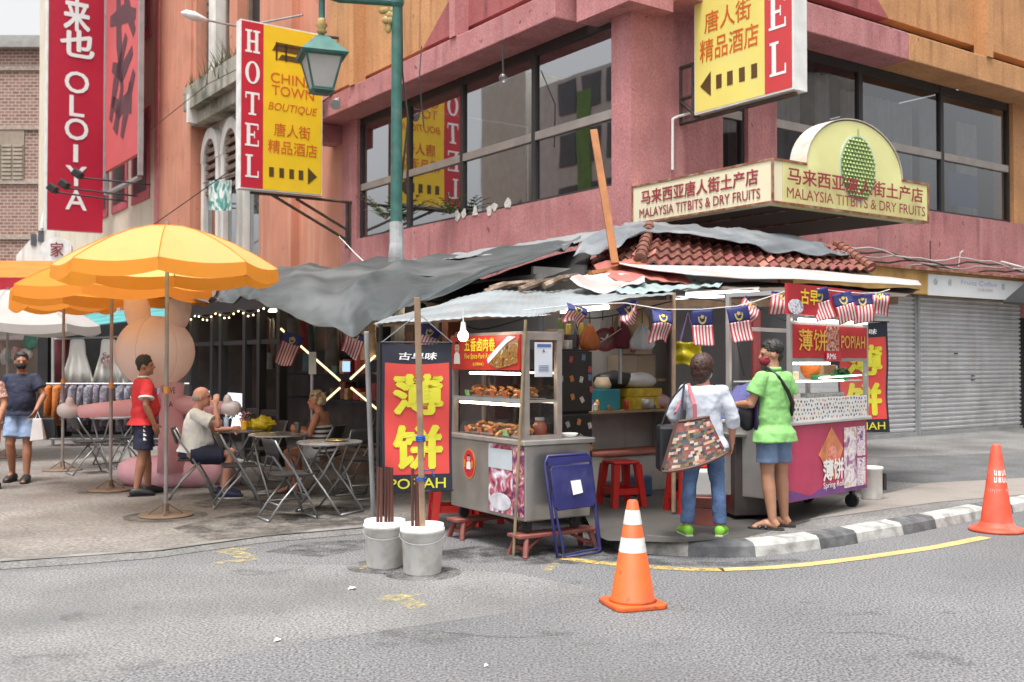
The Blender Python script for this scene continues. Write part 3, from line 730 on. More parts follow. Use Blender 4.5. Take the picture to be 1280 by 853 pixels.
# ------------------------------------------------------------------ signs
sign_yellow = mat('sign_yellow', (.83, .54, .02), .35, var=.05, dirt=(.7, .45, .05), dirt_amt=.2)
pale_yellow = mat('sign_pale_yellow', (.78, .66, .17), .35, var=.12, vs=.8, dirt=(.7, .65, .25), dirt_amt=.4)
sign_red = mat('sign_red', (.52, .02, .04), .35, var=.06)
sign_red_lit = mat('sign_faded_red', (.56, .05, .055), .35, var=.06)
sign_brown = mat('sign_brown', (.10, .05, .01), .5)
sign_orange = mat('sign_orange_letters', (.62, .12, .01), .5)
def serif(mb, ch, O, A, B, lift):
    """slab-serif capital in the unit cell O, A, B"""
    n = Vector(A).cross(Vector(B)).normalized() * lift
    def R(x0, y0, x1, y1): mb.poly([O + A * x0 + B * y0 + n, O + A * x1 + B * y0 + n, O + A * x1 + B * y1 + n, O + A * x0 + B * y1 + n])
    if ch == 'H':
        for x in (.12, .66): R(x, 0, x + .22, 1); R(x - .12, 0, x, .09); R(x + .22, 0, x + .34, .09); R(x - .12, .91, x, 1); R(x + .22, .91, x + .34, 1)
        R(.34, .45, .66, .55)
    elif ch == 'O':
        K = 24; o = [O + A * (.5 + .5 * math.cos(2 * PI * k / K)) + B * (.5 + .5 * math.sin(2 * PI * k / K)) + n for k in range(K)]
        i = [O + A * (.5 + .27 * math.cos(2 * PI * k / K)) + B * (.5 + .42 * math.sin(2 * PI * k / K)) + n for k in range(K)]
        for k in range(K): mb.poly([o[k], o[(k + 1) % K], i[(k + 1) % K], i[k]])
    elif ch == 'T':
        R(.39, 0, .61, .9); R(.24, 0, .39, .08); R(.61, 0, .76, .08); R(.02, .9, .98, 1); R(.02, .72, .1, .9); R(.9, .72, .98, .9)
    elif ch == 'E':
        R(.12, 0, .36, 1); R(0, 0, .12, .08); R(0, .92, .12, 1); R(.36, 0, .95, .08); R(.36, .92, .92, 1); R(.36, .46, .68, .55); R(.87, .08, .95, .28); R(.85, .75, .92, .92); R(.62, .36, .68, .46); R(.62, .55, .68, .66)
    elif ch == 'L':
        R(.16, 0, .4, 1); R(.04, 0, .16, .08); R(.04, .92, .16, 1); R(.4, .92, .54, 1); R(.4, 0, .95, .08); R(.87, .08, .95, .3)
def hotel_sign(nm, label, O, A, w, h, thick, red_first, yel, redm):
    p = thing(nm, label, 'sign', O)
    n = A.cross(ZU).normalized(); k = .27
    b = MB(); b.prism([(0, 0), (w, 0), (w, h), (0, h)], O - n * thick, A, ZU, thick); obj('case', b, white_paint, p, world=True)
    fx0, fx1 = (k * w, w - .02) if red_first else (.02, w - k * w)
    b = MB(); b.prism([(fx0, .03), (fx1, .03), (fx1, h - .03), (fx0, h - .03)], O, A, ZU, .006); obj('yellow_panel', b, yel, p, world=True)
    rx0, rx1 = (.02, k * w) if red_first else (w - k * w, w - .03)
    b = MB(); b.prism([(rx0, .03), (rx1 - .001, .03), (rx1 - .001, h - .03), (rx0, h - .03)], O, A, ZU, .006); obj('red_panel', b, redm, p, world=True)
    b = MB(); cw = (rx1 - rx0) * .66; ch = h * .135
    for i, c in enumerate('HOTEL'):
        serif(b, c, O + A * (rx0 + (rx1 - rx0) * .17) + ZU * (h * (.81 - i * .185)), A * cw, ZU * ch, .011)
    obj('lettering', b, white_ink, p, world=True)
    W = fx1 - fx0
    def T(s, x0, x1, f0, f1, m, bold=.0, shear=0):
        text('lettering', s, O + A * (fx0 + W * x0) + ZU * h * (1 - f1), A * W * (x1 - x0), ZU * h * (f1 - f0), m, p, bold, shear, .011, world=True)
    T('CHINA', .12, .88, .285, .345, sign_orange, .012); T('TOWN', .14, .86, .36, .42, sign_orange, .012); T('BOUTIQUE', .08, .92, .465, .52, sign_orange, .005, .25)
    if red_first: T('唐人街', .18, .80, .585, .665, sign_orange, .012); T('精品酒店', .08, .92, .69, .77, sign_orange, .012)
    else: T('唐人街', .15, .82, .575, .665, sign_orange, .012); T('精品酒店', .08, .92, .69, .785, sign_orange, .012)
    b = MB(); y0 = h * .115
    P = lambda x, y: (fx0 + W * x, y0 + y)
    s = (lambda x: x) if red_first else (lambda x: 1 - x)
    for x in (.1, .27, .44, .6):
        q = [P(s(x), -.11), P(s(x + .08), -.11), P(s(x + .08), .11), P(s(x), .11)]
        b.prism(q if red_first else q[::-1], O + n * .006, A, ZU, .005)
    q = [P(s(.76), -.2), P(s(.92), 0), P(s(.76), .2)]; b.prism(q if red_first else q[::-1], O + n * .006, A, ZU, .005)
    if red_first:                                           # gate emblem
        for q in ([(.22, .08), (.78, .08), (.86, .135), (.14, .135)], [(.3, .15), (.7, .15), (.76, .185), (.24, .185)]): b.prism([(fx0 + W * x, h * (.98 - y - .0)) for x, y in q][::-1], O + n * .006, A, ZU, .005)
        for x in (.2, .36, .62, .76): b.prism([(fx0 + W * x, h * .79), (fx0 + W * (x + .035), h * .79), (fx0 + W * (x + .035), h * .9), (fx0 + W * x, h * .9)], O + n * .006, A, ZU, .005)
        b.prism([(fx0 + W * .2, h * .875), (fx0 + W * .8, h * .875), (fx0 + W * .8, h * .885), (fx0 + W * .2, h * .885)], O + n * .006, A, ZU, .005)
    obj('arrow', b, sign_brown, p, world=True)
    return p
sL = 9.8
h1 = hotel_sign('hotel_sign', 'yellow and red HOTEL sign with gate emblem hung behind the green lantern', LF(sL, 5.46, 2.78), U, 1.98, 3.78, .26, True, sign_yellow, sign_red)
b = MB(); fr = lambda d, z: LF(sL + .1, z, d)
for q in ((fr(2.5, 5.4), fr(0, 5.4)), (fr(.12, 5.4), fr(.12, 4.3)), (fr(2.0, 5.4), fr(.12, 4.5)), (fr(1.4, 5.36), fr(.12, 4.75)), (fr(0, 9.3), fr(1.2, 9.2)), (fr(.05, 4.3), fr(.05, 5.4))): b.tube(q, .035, 6)
obj('bracket', b, rust_metal, h1, world=True)
h2 = hotel_sign('hotel_sign', 'faded yellow and red HOTEL sign pointing left above the durian sign', RF(1.0, 5.62, .42), -V, 2.02, 3.78, .3, False, pale_yellow, sign_red_lit)
b = MB(); fr = lambda d, z: RF(1.0 - .02, z, d)
for q in ((fr(0, 6.5), fr(0, 5.55)), (fr(.3, 6.5), fr(.3, 5.55)), (fr(0, 6.5), fr(.3, 6.5)), (fr(0, 5.98), fr(.3, 5.98)), (fr(0, 5.57), fr(2.4, 5.57)), (fr(0, 5.95), fr(.45, 5.57))): b.tube([p + U * .12 for p in q], .035, 6)
obj('bracket', b, rust_metal, h2, world=True)

# big vertical red sign
sO = 30.8
O = LF(sO, 6.75, 2.58); wO, hO = 2.08, 14.0
p = thing('vertical_sign', 'tall crimson OLOIYA sign with white lettering on the left street', 'sign', O)
b = MB(); b.prism([(0, 0), (wO, 0), (wO, hO), (0, hO)], O + V * .35, U, ZU, .35); obj('case', b, mat('crimson_panel', (.46, .012, .04), .4, var=.05), p, world=True)
b = MB(); b.prism([(-.04, -.04), (0, -.04), (0, hO), (-.04, hO)], O + V * .36, U, ZU, .38); obj('frame', b, white_paint, p, world=True)
for ch, y0, y1, x0, x1 in (('来', 36, 2, 80, 112), ('也', 68, 42, 76, 117), ('O', 116, 91, 81, 111), ('L', 146, 120, 87, 105), ('O', 175, 149, 81, 110), ('I', 204, 180, 92, 97), ('Y', 233, 208, 82, 108), ('A', 263, 238, 82, 108)):
    if ch in 'OLIYA': y0, y1 = y0 - 1.5, y1 + 1.5
    a = onplane(x0, y0, O, V); c = onplane(x1, y1, O, V)
    text('lettering', ch, Vector((a.x, a.y, a.z)), U * (c - a).dot(U), ZU * (c.z - a.z), white_ink, p, bold=.04 if ch not in 'OLIYA' else .016, lift=.02, world=True)
text('lettering', '小', O + U * .55 + ZU * 10.6, U * 1, ZU * 1.2, white_ink, p, bold=.05, lift=.02, world=True)
for i, (px, py, qx) in enumerate(((66, 240, 158), (80, 235, 172), (97, 222, 188))):
    a = onplane(px, py, LF(27 - i, 0, 0), V); e = onplane(qx, py + 12 - i * 1.5, LF(27 - i, 0, 0), V)
    q = thing('sign_spotlight', ['black floodlight on the lowest long arm before the crimson sign', 'black floodlight on the middle arm before the crimson sign', 'black floodlight on the topmost arm before the crimson sign'][i], 'floodlight', e)
    b = MB(); b.tube([a, e], .035, 6); obj('arm', b, black_metal, q, world=True)
    b = MB(); b.box(a + ZU * .12, (.32, .3, .26), (Vector((.8, 0, -.6)), Vector((0, 1, 0)), Vector((.6, 0, .8)))); obj('lamp_head', b, black_metal, q, world=True, bevel=.03)
# billboard with brushed strokes
dB = 1.0
a, c = onL(132, 222, dB), onL(174, 190, dB)
p = thing('billboard', 'tall pink red billboard with dark brush strokes on cream shophouse', 'billboard', LF(a[0], 8, dB))
s0, s1 = c[0], a[0]
zb = onL(172, 192, dB)[1]
b = MB(); b.fbox(LF, s0, s1, zb, 20, dB - .15, dB); obj('panel', b, mat('billboard_pink', (.58, .085, .09), .5, var=.2, vs=.4), p, world=True)
b = MB(); t = .07
b.fbox(LF, s0 - t * 2, s0, zb - .8, 20, dB - .1, dB + .06); b.fbox(LF, s1, s1 + t * 2, zb - .8, 20, dB - .1, dB + .06); b.fbox(LF, s0, s1, zb - .9, zb - .8, dB - .1, dB + .06)
obj('frame', b, mat('frame_grey', (.3, .28, .28), .5), p, world=True)
b = MB(); ink = mat('brush_ink', (.10, .03, .04), .7)
sw = s1 - s0
for pts in ([(.15, .2), (.3, .34), (.62, .5)], [(.2, .42), (.5, .36), (.8, .42)], [(.12, .62), (.5, .6), (.88, .55)], [(.35, .78), (.4, .5), (.5, .3), (.3, .14)], [(.6, .8), (.62, .62), (.85, .48)], [(.2, .28), (.42, .22), (.7, .25)], [(.5, .1), (.62, .2), (.85, .33)], [(.1, .9), (.5, .86), (.9, .8)], [(.75, .3), (.7, .18)]):
    P = [LF(s1 - sw * x, zb + (20 - zb) * y * .8, dB + .012) for x, y in pts]
    L_ = []
    for i, q in enumerate(P):
        tt = (P[min(i + 1, len(P) - 1)] - P[max(0, i - 1)]).normalized(); nn = tt.cross(U).normalized() * (.12 + .1 * (i % 2)) * 1.6; L_.append((q + nn, q - nn))
    for i in range(len(P) - 1): b.poly([L_[i][0], L_[i + 1][0], L_[i + 1][1], L_[i][1]])
obj('brush_strokes', b, ink, p, world=True)

# canopy sign of the snack shop
t0 = 2.89
P_in = RF(-.02, 3.8, 0); Pc = RF(0, 3.8, t0); P_r = RF(3.66, 3.8, t0)
Hs = .62
p = thing('canopy_sign', 'cream MALAYSIA TITBITS and DRY FRUITS canopy sign with durian arch', 'sign', RF(1.8, 3.8, 1.4))
sign_cream = mat('sign_cream', (.78, .72, .52), .45, var=.08, vs=1.5, dirt=(.55, .42, .25), dirt_amt=.3, ds=1.5)
sign_lime = mat('sign_lime_cream', (.74, .72, .33), .45, var=.1, vs=1.5, dirt=(.5, .45, .15), dirt_amt=.3, ds=1.2)
rust = mat('rust_trim', (.25, .09, .045), .8, var=.4, vs=10, dirt=(.5, .4, .3), dirt_amt=.5, ds=5)
b = MB(); b.fbox(RF, 0, .2, 3.8, 3.8 + Hs, .02, t0 - .004); obj('left_panel', b, sign_cream, p, world=True)
b = MB(); b.fbox(RF, .205, 3.66, 3.8, 3.8 + Hs, t0 - .22, t0); obj('front_panel', b, sign_lime, p, world=True)
sa = 1.84; zc = 3.8 + Hs; ra = 1.12; kb = .68
b = MB(); prof = [(sa + ra * math.cos(PI * k / 28), zc + ra * kb * math.sin(PI * k / 28) - .02) for k in range(29)]
b.prism([(x, z) for x, z in prof], RF(0, 0, t0 - .3), U, ZU, .298); obj('arch_panel', b, [sign_lime], p, world=True)
b = MB()
for k in range(28):
    q0, q1 = PI * k / 28, PI * (k + 1) / 28; Q = lambda r, q, d: RF(sa + r * math.cos(q), zc + r * kb * math.sin(q), d)
    b.hexa([Q(ra, q0, t0 - .3), Q(ra, q1, t0 - .3), Q(ra + .012, q1, t0 - .3), Q(ra + .012, q0, t0 - .3), Q(ra, q0, t0 + .012), Q(ra, q1, t0 + .012), Q(ra + .02, q1, t0 + .012), Q(ra + .02, q0, t0 + .012)])
obj('arch_rim', b, [mat('arch_rim', (.55, .5, .45), .6, dirt=(.3, .12, .06), dirt_amt=.6, ds=3)], p, world=True)
b = MB(); tr = .03
b.fbox(RF, -.012, 0, 3.8, 3.8 + tr, .02, t0); b.fbox(RF, -.012, 0, 3.8 + Hs - tr, 3.8 + Hs, .02, t0); b.fbox(RF, -.014, .01, 3.8 + tr, 3.8 + Hs - tr, t0 - .02, t0 + .014); b.fbox(RF, -.012, 0, 3.8, 3.8 + Hs, .02, .05)
b.fbox(RF, .01, 3.66, 3.79, 3.8 + tr, t0, t0 + .012); b.fbox(RF, .01, sa - ra, 3.8 + Hs - tr, 3.8 + Hs + .005, t0, t0 + .012); b.fbox(RF, sa + ra, 3.66, 3.8 + Hs - tr, 3.8 + Hs + .005, t0, t0 + .012); b.fbox(RF, 3.63, 3.665, 3.8, 3.8 + Hs, t0 - .22, t0 + .013)
obj('rust_trim', b, rust, p, world=True)
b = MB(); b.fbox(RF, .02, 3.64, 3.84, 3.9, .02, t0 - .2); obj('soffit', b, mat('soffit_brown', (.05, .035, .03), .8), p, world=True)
b = MB(); b.fbox(RF, .9, .93, 3.82, 3.838, .02, t0 - .2); b.fbox(RF, 2.1, 2.13, 3.82, 3.838, .02, t0 - .2); b.fbox(RF, 3.4, 3.64, 3.9, 4.38, .05, t0 - .24); obj('soffit_strip', b, rust, p, world=True)
let_red = mat('letter_red', (.30, .035, .045), .5)
text('lettering', '马来西亚唐人街土产店', RF(-.001, 3.8 + Hs * .47, .24), -V * (t0 - .5), ZU * Hs * .36, let_red, p, .03, lift=.008, world=True)
text('lettering', 'MALAYSIA TITBITS & DRY FRUITS', RF(-.001, 3.8 + Hs * .14, .2), -V * (t0 - .42), ZU * Hs * .23, let_red, p, .012, lift=.008, world=True)
text('lettering', '马来西亚唐人街土产店', RF(.24, 3.8 + Hs * .46, t0 + .05), U * 3.18, ZU * Hs * .37, let_red, p, .03, lift=.01, world=True)
text('lettering', 'MALAYSIA TITBITS & DRY FRUITS', RF(.22, 3.8 + Hs * .13, t0 + .05), U * 3.26, ZU * Hs * .24, let_red, p, .012, lift=.01, world=True)
# durian picture: flattened relief with spikes
dm = mat('durian_green', (.16, .26, .07), .6, var=.4, vs=9)
dl = mat('durian_light', (.42, .50, .20), .6, var=.3, vs=12)
b = MB(); cs, cz = 1.88, zc + .05; ex, ez = .40, .47
b.prism([(ex * math.cos(PI * k / 16), ez * math.sin(PI * k / 16)) for k in range(32)], RF(cs, cz, t0), U, ZU, .012, 0)
for j in range(-9, 10):
    zz = j * .058
    if abs(zz) >= ez * .97: continue
    hw = ex * math.sqrt(1 - (zz / ez) ** 2); n = max(1, int(hw / .05))
    for i in range(-n, n + 1):
        x = (i + (.5 if j % 2 else 0)) * .075
        if abs(x) > hw: continue
        f = math.sqrt(max(.05, 1 - (x / ex) ** 2)); r = .034 * f + .006; d = t0 + .013
        q = [RF(cs + x + r, cz + zz, d), RF(cs + x, cz + zz + .036, d), RF(cs + x - r, cz + zz, d), RF(cs + x, cz + zz - .036, d), RF(cs + x * 1.05, cz + zz - .006, d + .022)]
        b.add(q, [(0, 1, 4)], 1); b.add(q, [(1, 2, 4)], 1); b.add(q, [(2, 3, 4), (3, 0, 4)], 0)
b.prism([(-.02, 0), (.02, 0), (.012, .13), (-.012, .13)], RF(cs, cz + ez - .01, t0 + .002), U, ZU, .012, 1)
obj('durian_picture', b, [dm, dl], p, world=True)
b = MB(); b.prism([((ex + .03) * math.cos(PI * k / 16), (ez + .03) * math.sin(PI * k / 16)) for k in range(32)], RF(cs, cz, t0 - .002), U, ZU, .006); obj('pale_halo', b, mat('pale_blue_halo', (.55, .62, .58), .5), p, world=True)

# ------------------------------------------------------------------ ground floor shop on the right: shutters, fascia, cables
shm = mat('shutter_steel', (.58, .58, .59), .45, metal=.25, var=.12, vs=2, dirt=(.3, .28, .26), dirt_amt=.3, ds=1.5, streak=(.28, .25, .23), streak_amt=.3)
sp = onR(1142, 450, 0)[0]
def shutter(label, s0, s1, zt, d):
    b = MB(); n = 30; z0 = .13; dz = (zt - z0) / n
    for k in range(n):
        pr = [(0, 0), (.15, .035), (.55, .04), (.72, .0)]
        for (a, da), (c, dc) in zip(pr, pr[1:] + [(1, 0)]):
            b.poly([RF(s0, z0 + dz * (k + a), d + da), RF(s1, z0 + dz * (k + a), d + da), RF(s1, z0 + dz * (k + c), d + dc), RF(s0, z0 + dz * (k + c), d + dc)])
    p = thing('roller_shutter', label, 'shutter', RF((s0 + s1) / 2, .12, d))
    obj('slats', b, shm, p, world=True)
    b = MB(); b.fbox(RF, s0, s1, .121, .2, d + .042, d + .07); obj('bottom_bar', b, galv, p, world=True)
    return p
s_a = onR(1060, 450)[0]; s_b = onR(1271, 450)[0]
shutter('narrow grey roller shutter behind the red popiah cart banner', s_a, sp - .09, 2.95, .05)
big = shutter('wide closed grey roller shutter with small dents in its slats', sp + .09, s_b, 2.95, .05)
b = MB()
for px, py in ((1195, 442), (1216, 470), (1216, 475)):
    s, z = onR(px, py, .1); b.fbox(RF, s - .06, s + .06, z - .012, z + .012, .09, .11)
obj('handle', b, black_metal, big, world=True)
b = MB(); b.fbox(RF, sp - .088, sp + .088, .122, 2.95, .0, .1); b.fbox(RF, sp - .03, sp + .03, .122, 2.95, .1, .14); tag(obj('shutter_post', b, galv), 'grey steel post between the narrow and the wide roller shutter', 'post')
fa = thing('shop_fascia', 'yellow shop fascia board with white Fruits Coffee panel above the shutters', 'sign', RF(8, 2.96, .3))
b = MB(); b.fbox(RF, 3.5, 14, 2.96, 3.42, .06, .35); obj('board', b, mat('fascia_yellow', (.55, .33, .10), .6, var=.25, dirt=(.35, .18, .05), dirt_amt=.4, ds=2, streak=(.3, .15, .04), streak_amt=.4), fa, world=True)
b = MB(); b.fbox(RF, 3.5, 14, 3.42, 3.47, 0, .45); obj('drip_edge', b, rust, fa, world=True)
a = onR(1160, 377, .36)[0]; c = onR(1400, 380, .36)[0]
b = MB(); b.fbox(RF, a, c, 2.94, 3.36, .35, .37); obj('panel', b, mat('faded_white_panel', (.68, .69, .70), .4, var=.05, dirt=(.5, .52, .55), dirt_amt=.3, ds=1), fa, world=True)
text('lettering', 'Fruits Coffee', RF(a + 1.15, 3.2, .371), U * 1.35, ZU * .1, mat('faded_blue_letters', (.38, .40, .55), .5), fa, lift=.004, world=True)
text('lettering', '水果咖啡', RF(a + 1.75, 3.08, .371), U * .6, ZU * .07, mat('faded_pink_letters', (.55, .45, .5), .5), fa, lift=.004, world=True)
b = MB()
for q in (.25, .75, 2.75):
    b.prism([(.07 * math.cos(k * PI / 8), .07 * math.sin(k * PI / 8)) for k in range(16)], RF(a + q, 3.22, .37), U, ZU, .004)
obj('emblem', b, mat('faded_grey_emblem', (.42, .45, .45), .5, var=.5, vs=20), fa, world=True)
for i in range(5):
    b = MB(); z = 3.5 + .05 * i; pth = []
    for k in range(24):
        s = 3.2 + k * .42; pth.append(RF(s, z + .06 * math.sin(k * .7 + i) + .03 * math.sin(k * 1.9 + i * 2), .12 + .05 * i))
    b.tube(pth, .018, 5); tag(obj('cable', b, wire_mat if i % 2 else mat('cable_grey', (.4, .38, .36), .6)), 'cable sagging along the top of the yellow shop fascia', 'cable', 'cables above the shop fascia')
b = MB(); b.tube([RF(10.2, 3.75, .4), RF(13, 3.48, .42)], .02, 5); b.tube([RF(9.2, 3.62, .02), RF(9.2, 3.9, .06), RF(9.25, 3.95, .1)], .015, 5); tag(obj('conduit_pipe', b, white_paint), 'thin white pipe slanting along red wall above shop fascia', 'pipe')
# dark awning at the right edge
aw = thing('awning', 'black awning corner hanging at the right edge beside the shutter', 'awning', RF(12, 2.6, .8))
a1 = onplane(1254, 380, RF(0, 0, 1.2), V); a2 = onplane(1300, 340, RF(0, 0, .6), V); a3 = onplane(1420, 350, RF(0, 0, .6), V); a4 = onplane(1420, 392, RF(0, 0, 1.2), V)
b = MB(); b.hexa([a1, a4, a3, a2] + [q + ZU * .05 for q in (a1, a4, a3, a2)]); obj('canopy', b, mat('black_canvas', (.018, .018, .02), .85), aw, world=True)
b = MB(); s0 = onR(1272, 450)[0]; b.fbox(RF, s0, s0 + 4, .13, 2.95, -.3, -.05); tag(obj('dark_doorway', b, mat('dark_doorway', (.02, .02, .02), .9)), 'dark shop doorway at the right edge under the black awning', 'doorway')

# ------------------------------------------------------------------ street lamps
green = mat('lamp_green', (.03, .125, .105), .45, var=.25, vs=6, dirt=(.15, .2, .18), dirt_amt=.3, ds=4)
gold = mat('lamp_gold', (.42, .30, .10), .5, dirt=(.2, .12, .04), dirt_amt=.5, ds=8)
YL = 14.6
base = at(495, 452, YL); px_ = base.x
lp = thing('street_lamp', 'green street lamp post with a four sided hanging lantern', 'street lamp', (px_, YL, 0))
zarm = at(495, 3, YL).z
b = MB(); zs = at(492, 278, YL).z
b.limb([(px_, YL, zs - .05), (px_, YL, zs + 1.4), (px_, YL, zarm + .5)], [.085, .078, .07], 16); obj('pole', b, green, lp, world=True)
b = MB(); b.limb([(px_, YL, 0), (px_, YL, zs - .5), (px_ + .01, YL, zs - .3), (px_, YL, zs)], [.12, .12, .10, .10], 14); obj('wrapped_base', b, mat('grey_wrap', (.36, .37, .38), .7, var=.5, vs=3, dirt=(.7, .7, .68), dirt_amt=.6, ds=2), lp, world=True, wrinkle=(.03, .1))
b = MB(); x1 = at(425, 0, YL).x; b.limb([(px_, YL, zarm), (x1, YL - .05, zarm + .03), (x1 - .3, YL - .05, zarm + .12)], [.06, .055, .05], 10); b.ell((px_, YL, zarm - .0), (.1, .1, .12)); obj('arm', b, green, lp, world=True)
b = MB(); c = at(484, 24, YL)
for k in range(7): b.ell((px_ - .05 - .05 * (k % 4), YL - .02, zarm - .12 - .07 * (k % 3)), (.06, .03, .06))
b.ell((px_ - .12, YL, zarm - .35), (.05, .03, .1)); obj('scroll_ornament', b, gold, lp, world=True)
lx = at(402, 80, YL).x; z_ = lambda py: at(402, py, YL).z
b = MB(); b.tube([(lx, YL, z_(-10)), (lx, YL, z_(26))], .045, 10); b.tube([(lx, YL, z_(-10)), (lx + .4, YL, z_(-14)), (px_ - .2, YL, zarm + .1)], .03, 8); obj('hanger', b, green, lp, world=True)
b = MB(); b.lathe([(.03, z_(44)), (.075, z_(40)), (.05, z_(36)), (.085, z_(32)), (.05, z_(27)), (.06, z_(24))], (lx, YL, 0), 14); obj('finial', b, gold, lp, world=True, smooth=True)
def sq(r, z, rot=PI / 4 + .35): return [Vector((lx + r * math.cos(rot + k * PI / 2) * 1.414, YL + r * math.sin(rot + k * PI / 2) * 1.414, z)) for k in range(4)]
def sqloft(mb, prof, m=0):
    rs = [sq(r, z) for r, z in prof]
    for i in range(len(rs) - 1):
        for k in range(4): mb.poly([rs[i][k], rs[i][(k + 1) % 4], rs[i + 1][(k + 1) % 4], rs[i + 1][k]], m)
    mb.poly(rs[0][::-1], m); mb.poly(rs[-1], m)
b = MB(); sqloft(b, [(.31, z_(73)), (.33, z_(70)), (.20, z_(58)), (.10, z_(48)), (.05, z_(45))]); obj('hood', b, green, lp, world=True)
b = MB(); sqloft(b, [(.135, z_(113)), (.245, z_(74))]); obj('lantern_glass', b, mat('frosted_pane', (.62, .62, .60), .35, var=.08, trans=.3), lp, world=True)
b = MB(); top = sq(.25, z_(73)); bot = sq(.14, z_(113))
for k in range(4): b.tube([top[k], bot[k]], .016, 6); b.tube([top[k], top[(k + 1) % 4]], .018, 6); b.tube([bot[k], bot[(k + 1) % 4]], .02, 6)
sqloft(b, [(.09, z_(118)), (.16, z_(115)), (.15, z_(112))]); obj('lantern_frame', b, green, lp, world=True)
# white cobra head lamp in front of the shophouse
q = thing('street_lamp', 'white cobra head street lamp on a thin arm beside HOTEL sign', 'street lamp', LF(13, 8.5, .2))
a = at(232, 17, 27); e = at(252, 24, 27.2); f = at(300, 34, 28)
b = MB(); b.limb([a - Vector((.12, 0, -.02)), a, a.lerp(e, .5), e, e.lerp(f, .15)], [.02, .10, .13, .09, .04], 12, sx=1.0); obj('lamp_head', b, white_paint, q, world=True, smooth=True)
b = MB(); b.tube([e, f, LF(12.5, f.z - .1, .1)], .03, 8); obj('arm', b, galv, q, world=True)
# small floodlight under the beam
q = thing('wall_spotlight', 'small grey floodlight fixed under the orange beam end', 'floodlight', at(362, 325, 23)); c = at(421, 125, 23.5)
b = MB(); b.limb([c, c + Vector((0, -.1, -.1)), c + Vector((0, -.2, -.16))], [.05, .09, .12], 10); obj('lamp_head', b, galv, q, world=True)
b = MB(); b.tube([c, c + Vector((0, .3, .12))], .02, 6); obj('arm', b, galv, q, world=True)

# thin wires strung across the left street and hanging bulbs on the facade
def cable(label, pts, r=.012, m=None, grp=None, sag=0):
    P = [at(*q) for q in pts]; path = []
    for i in range(len(P) - 1):
        for k in range(6):
            t = k / 6; pp = P[i].lerp(P[i + 1], t); pp.z -= sag * 4 * t * (1 - t); path.append(pp)
    path.append(P[-1]); b = MB(); b.tube(path, r, 5); return tag(obj('overhead_wire', b, m or wire_mat), label, 'cable', grp)
cable('thin wire crossing the cream shophouse from crimson sign to arches', [(165, 300, 34), (300, 205, 27), (420, 115, 24)], .015)
cable('thin wire dropping from the arches past the left HOTEL sign', [(185, 165, 36), (260, 105, 30), (300, 85, 26)], .012)
cable('pale wire hanging from the HOTEL sign bracket to grey tarpaulin', [(424, 296, 23.5), (445, 318, 18), (462, 334, 15.6)], .009, white_paint)
cable('black wire hanging down beside the green lamp post', [(502, 0, 14.7), (503, 90, 14.65), (510, 150, 14.65), (498, 265, 14.62)], .014)
cable('thin wire looping from orange spandrel to the window bulb', [(527, 58, 19.5), (524, 100, 19.2), (530, 160, 19.2)], .012)
for i, (px, py, Y, top) in enumerate(((629, 98, 17.5, 55),)):
    q = thing('hanging_bulb', ['clear bulb hanging before the widest dark window pane', 'bulb hanging under the beam left of the green post', 'bulb hanging under the beam right of the green post'][i], 'bulb', at(px, py, Y))
    b = MB(); b.ell(at(px, py, Y), (.075, .075, .085)); obj('globe', b, glass('bulb_glass', (.85, .85, .85), .12), q, world=True, smooth=True)
    b = MB(); b.tube([at(px, py - 6, Y), at(px - 1, top, Y)], .018, 6); obj('cord', b, wire_mat, q, world=True)
# ------------------------------------------------------------------ stall roofs, tarpaulins
def cr(p, t):
    n = len(p) - 1; x = min(max(t * n, 0), n - 1e-6); i = int(x); f = x - i
    P = lambda k: p[min(max(k, 0), n)]
    a, b, c, d = P(i - 1), P(i), P(i + 1), P(i + 2)
    return b + (c - a) * (.5 * f) + (a * 2 - b * 5 + c * 4 - d) * (.5 * f * f) + (b * 3 - a - c * 3 + d) * (.5 * f ** 3)
def sheet(name, rows, m, parent=None, nu=60, nv=24, fold=.04, freq=1.6, solid=.006, corr=0, ncorr=30, seed=0, smooth=True, drape=0):
    R_ = [[at(*q) for q in r] for r in rows]
    def fn(u, v):
        p = cr([cr(r, u) for r in R_], v)
        q = Vector((p.x * freq + seed, p.y * freq * .6, p.z * freq * 1.3))
        if drape:
            w1 = noise.noise(Vector((u * drape + v * 1.5 + seed, v * 1.1, seed))); w2 = noise.noise(Vector((u * drape * 2.3 - v * 2.2, v * 2.0 + seed, 7.)))
            k = ((1 - abs(w1) * 2.2) * .5 + w2 * .3) * fold + noise.noise(q * 4) * fold * .06 - abs(noise.noise(Vector((u * 26 + v * 9, v * 7, 3.)))) * fold * .12
        else: k = noise.noise(q) * fold + noise.noise(q * 2.7) * fold * .45
        p = p + Vector((0, -.4 * k, k))
        if corr: p.z += corr * math.sin(u * ncorr * 2 * PI)
        return p
    b = MB(); b.grid(fn, nu, nv)
    return obj(name, b, m, parent, world=parent is not None, smooth=smooth, solid=solid)
tarp = mat('grey_tarpaulin', (.050, .057, .059), .6, spec=.3, var=.22, vs=1.4, dirt=(.15, .155, .16), dirt_amt=.55, ds=.9, bump=.12, bs=5)
tarp_pale = mat('pale_grey_tarpaulin', (.22, .23, .235), .55, var=.2, vs=1.2, dirt=(.18, .18, .18), dirt_amt=.4, ds=1.2, bump=.12, bs=9)
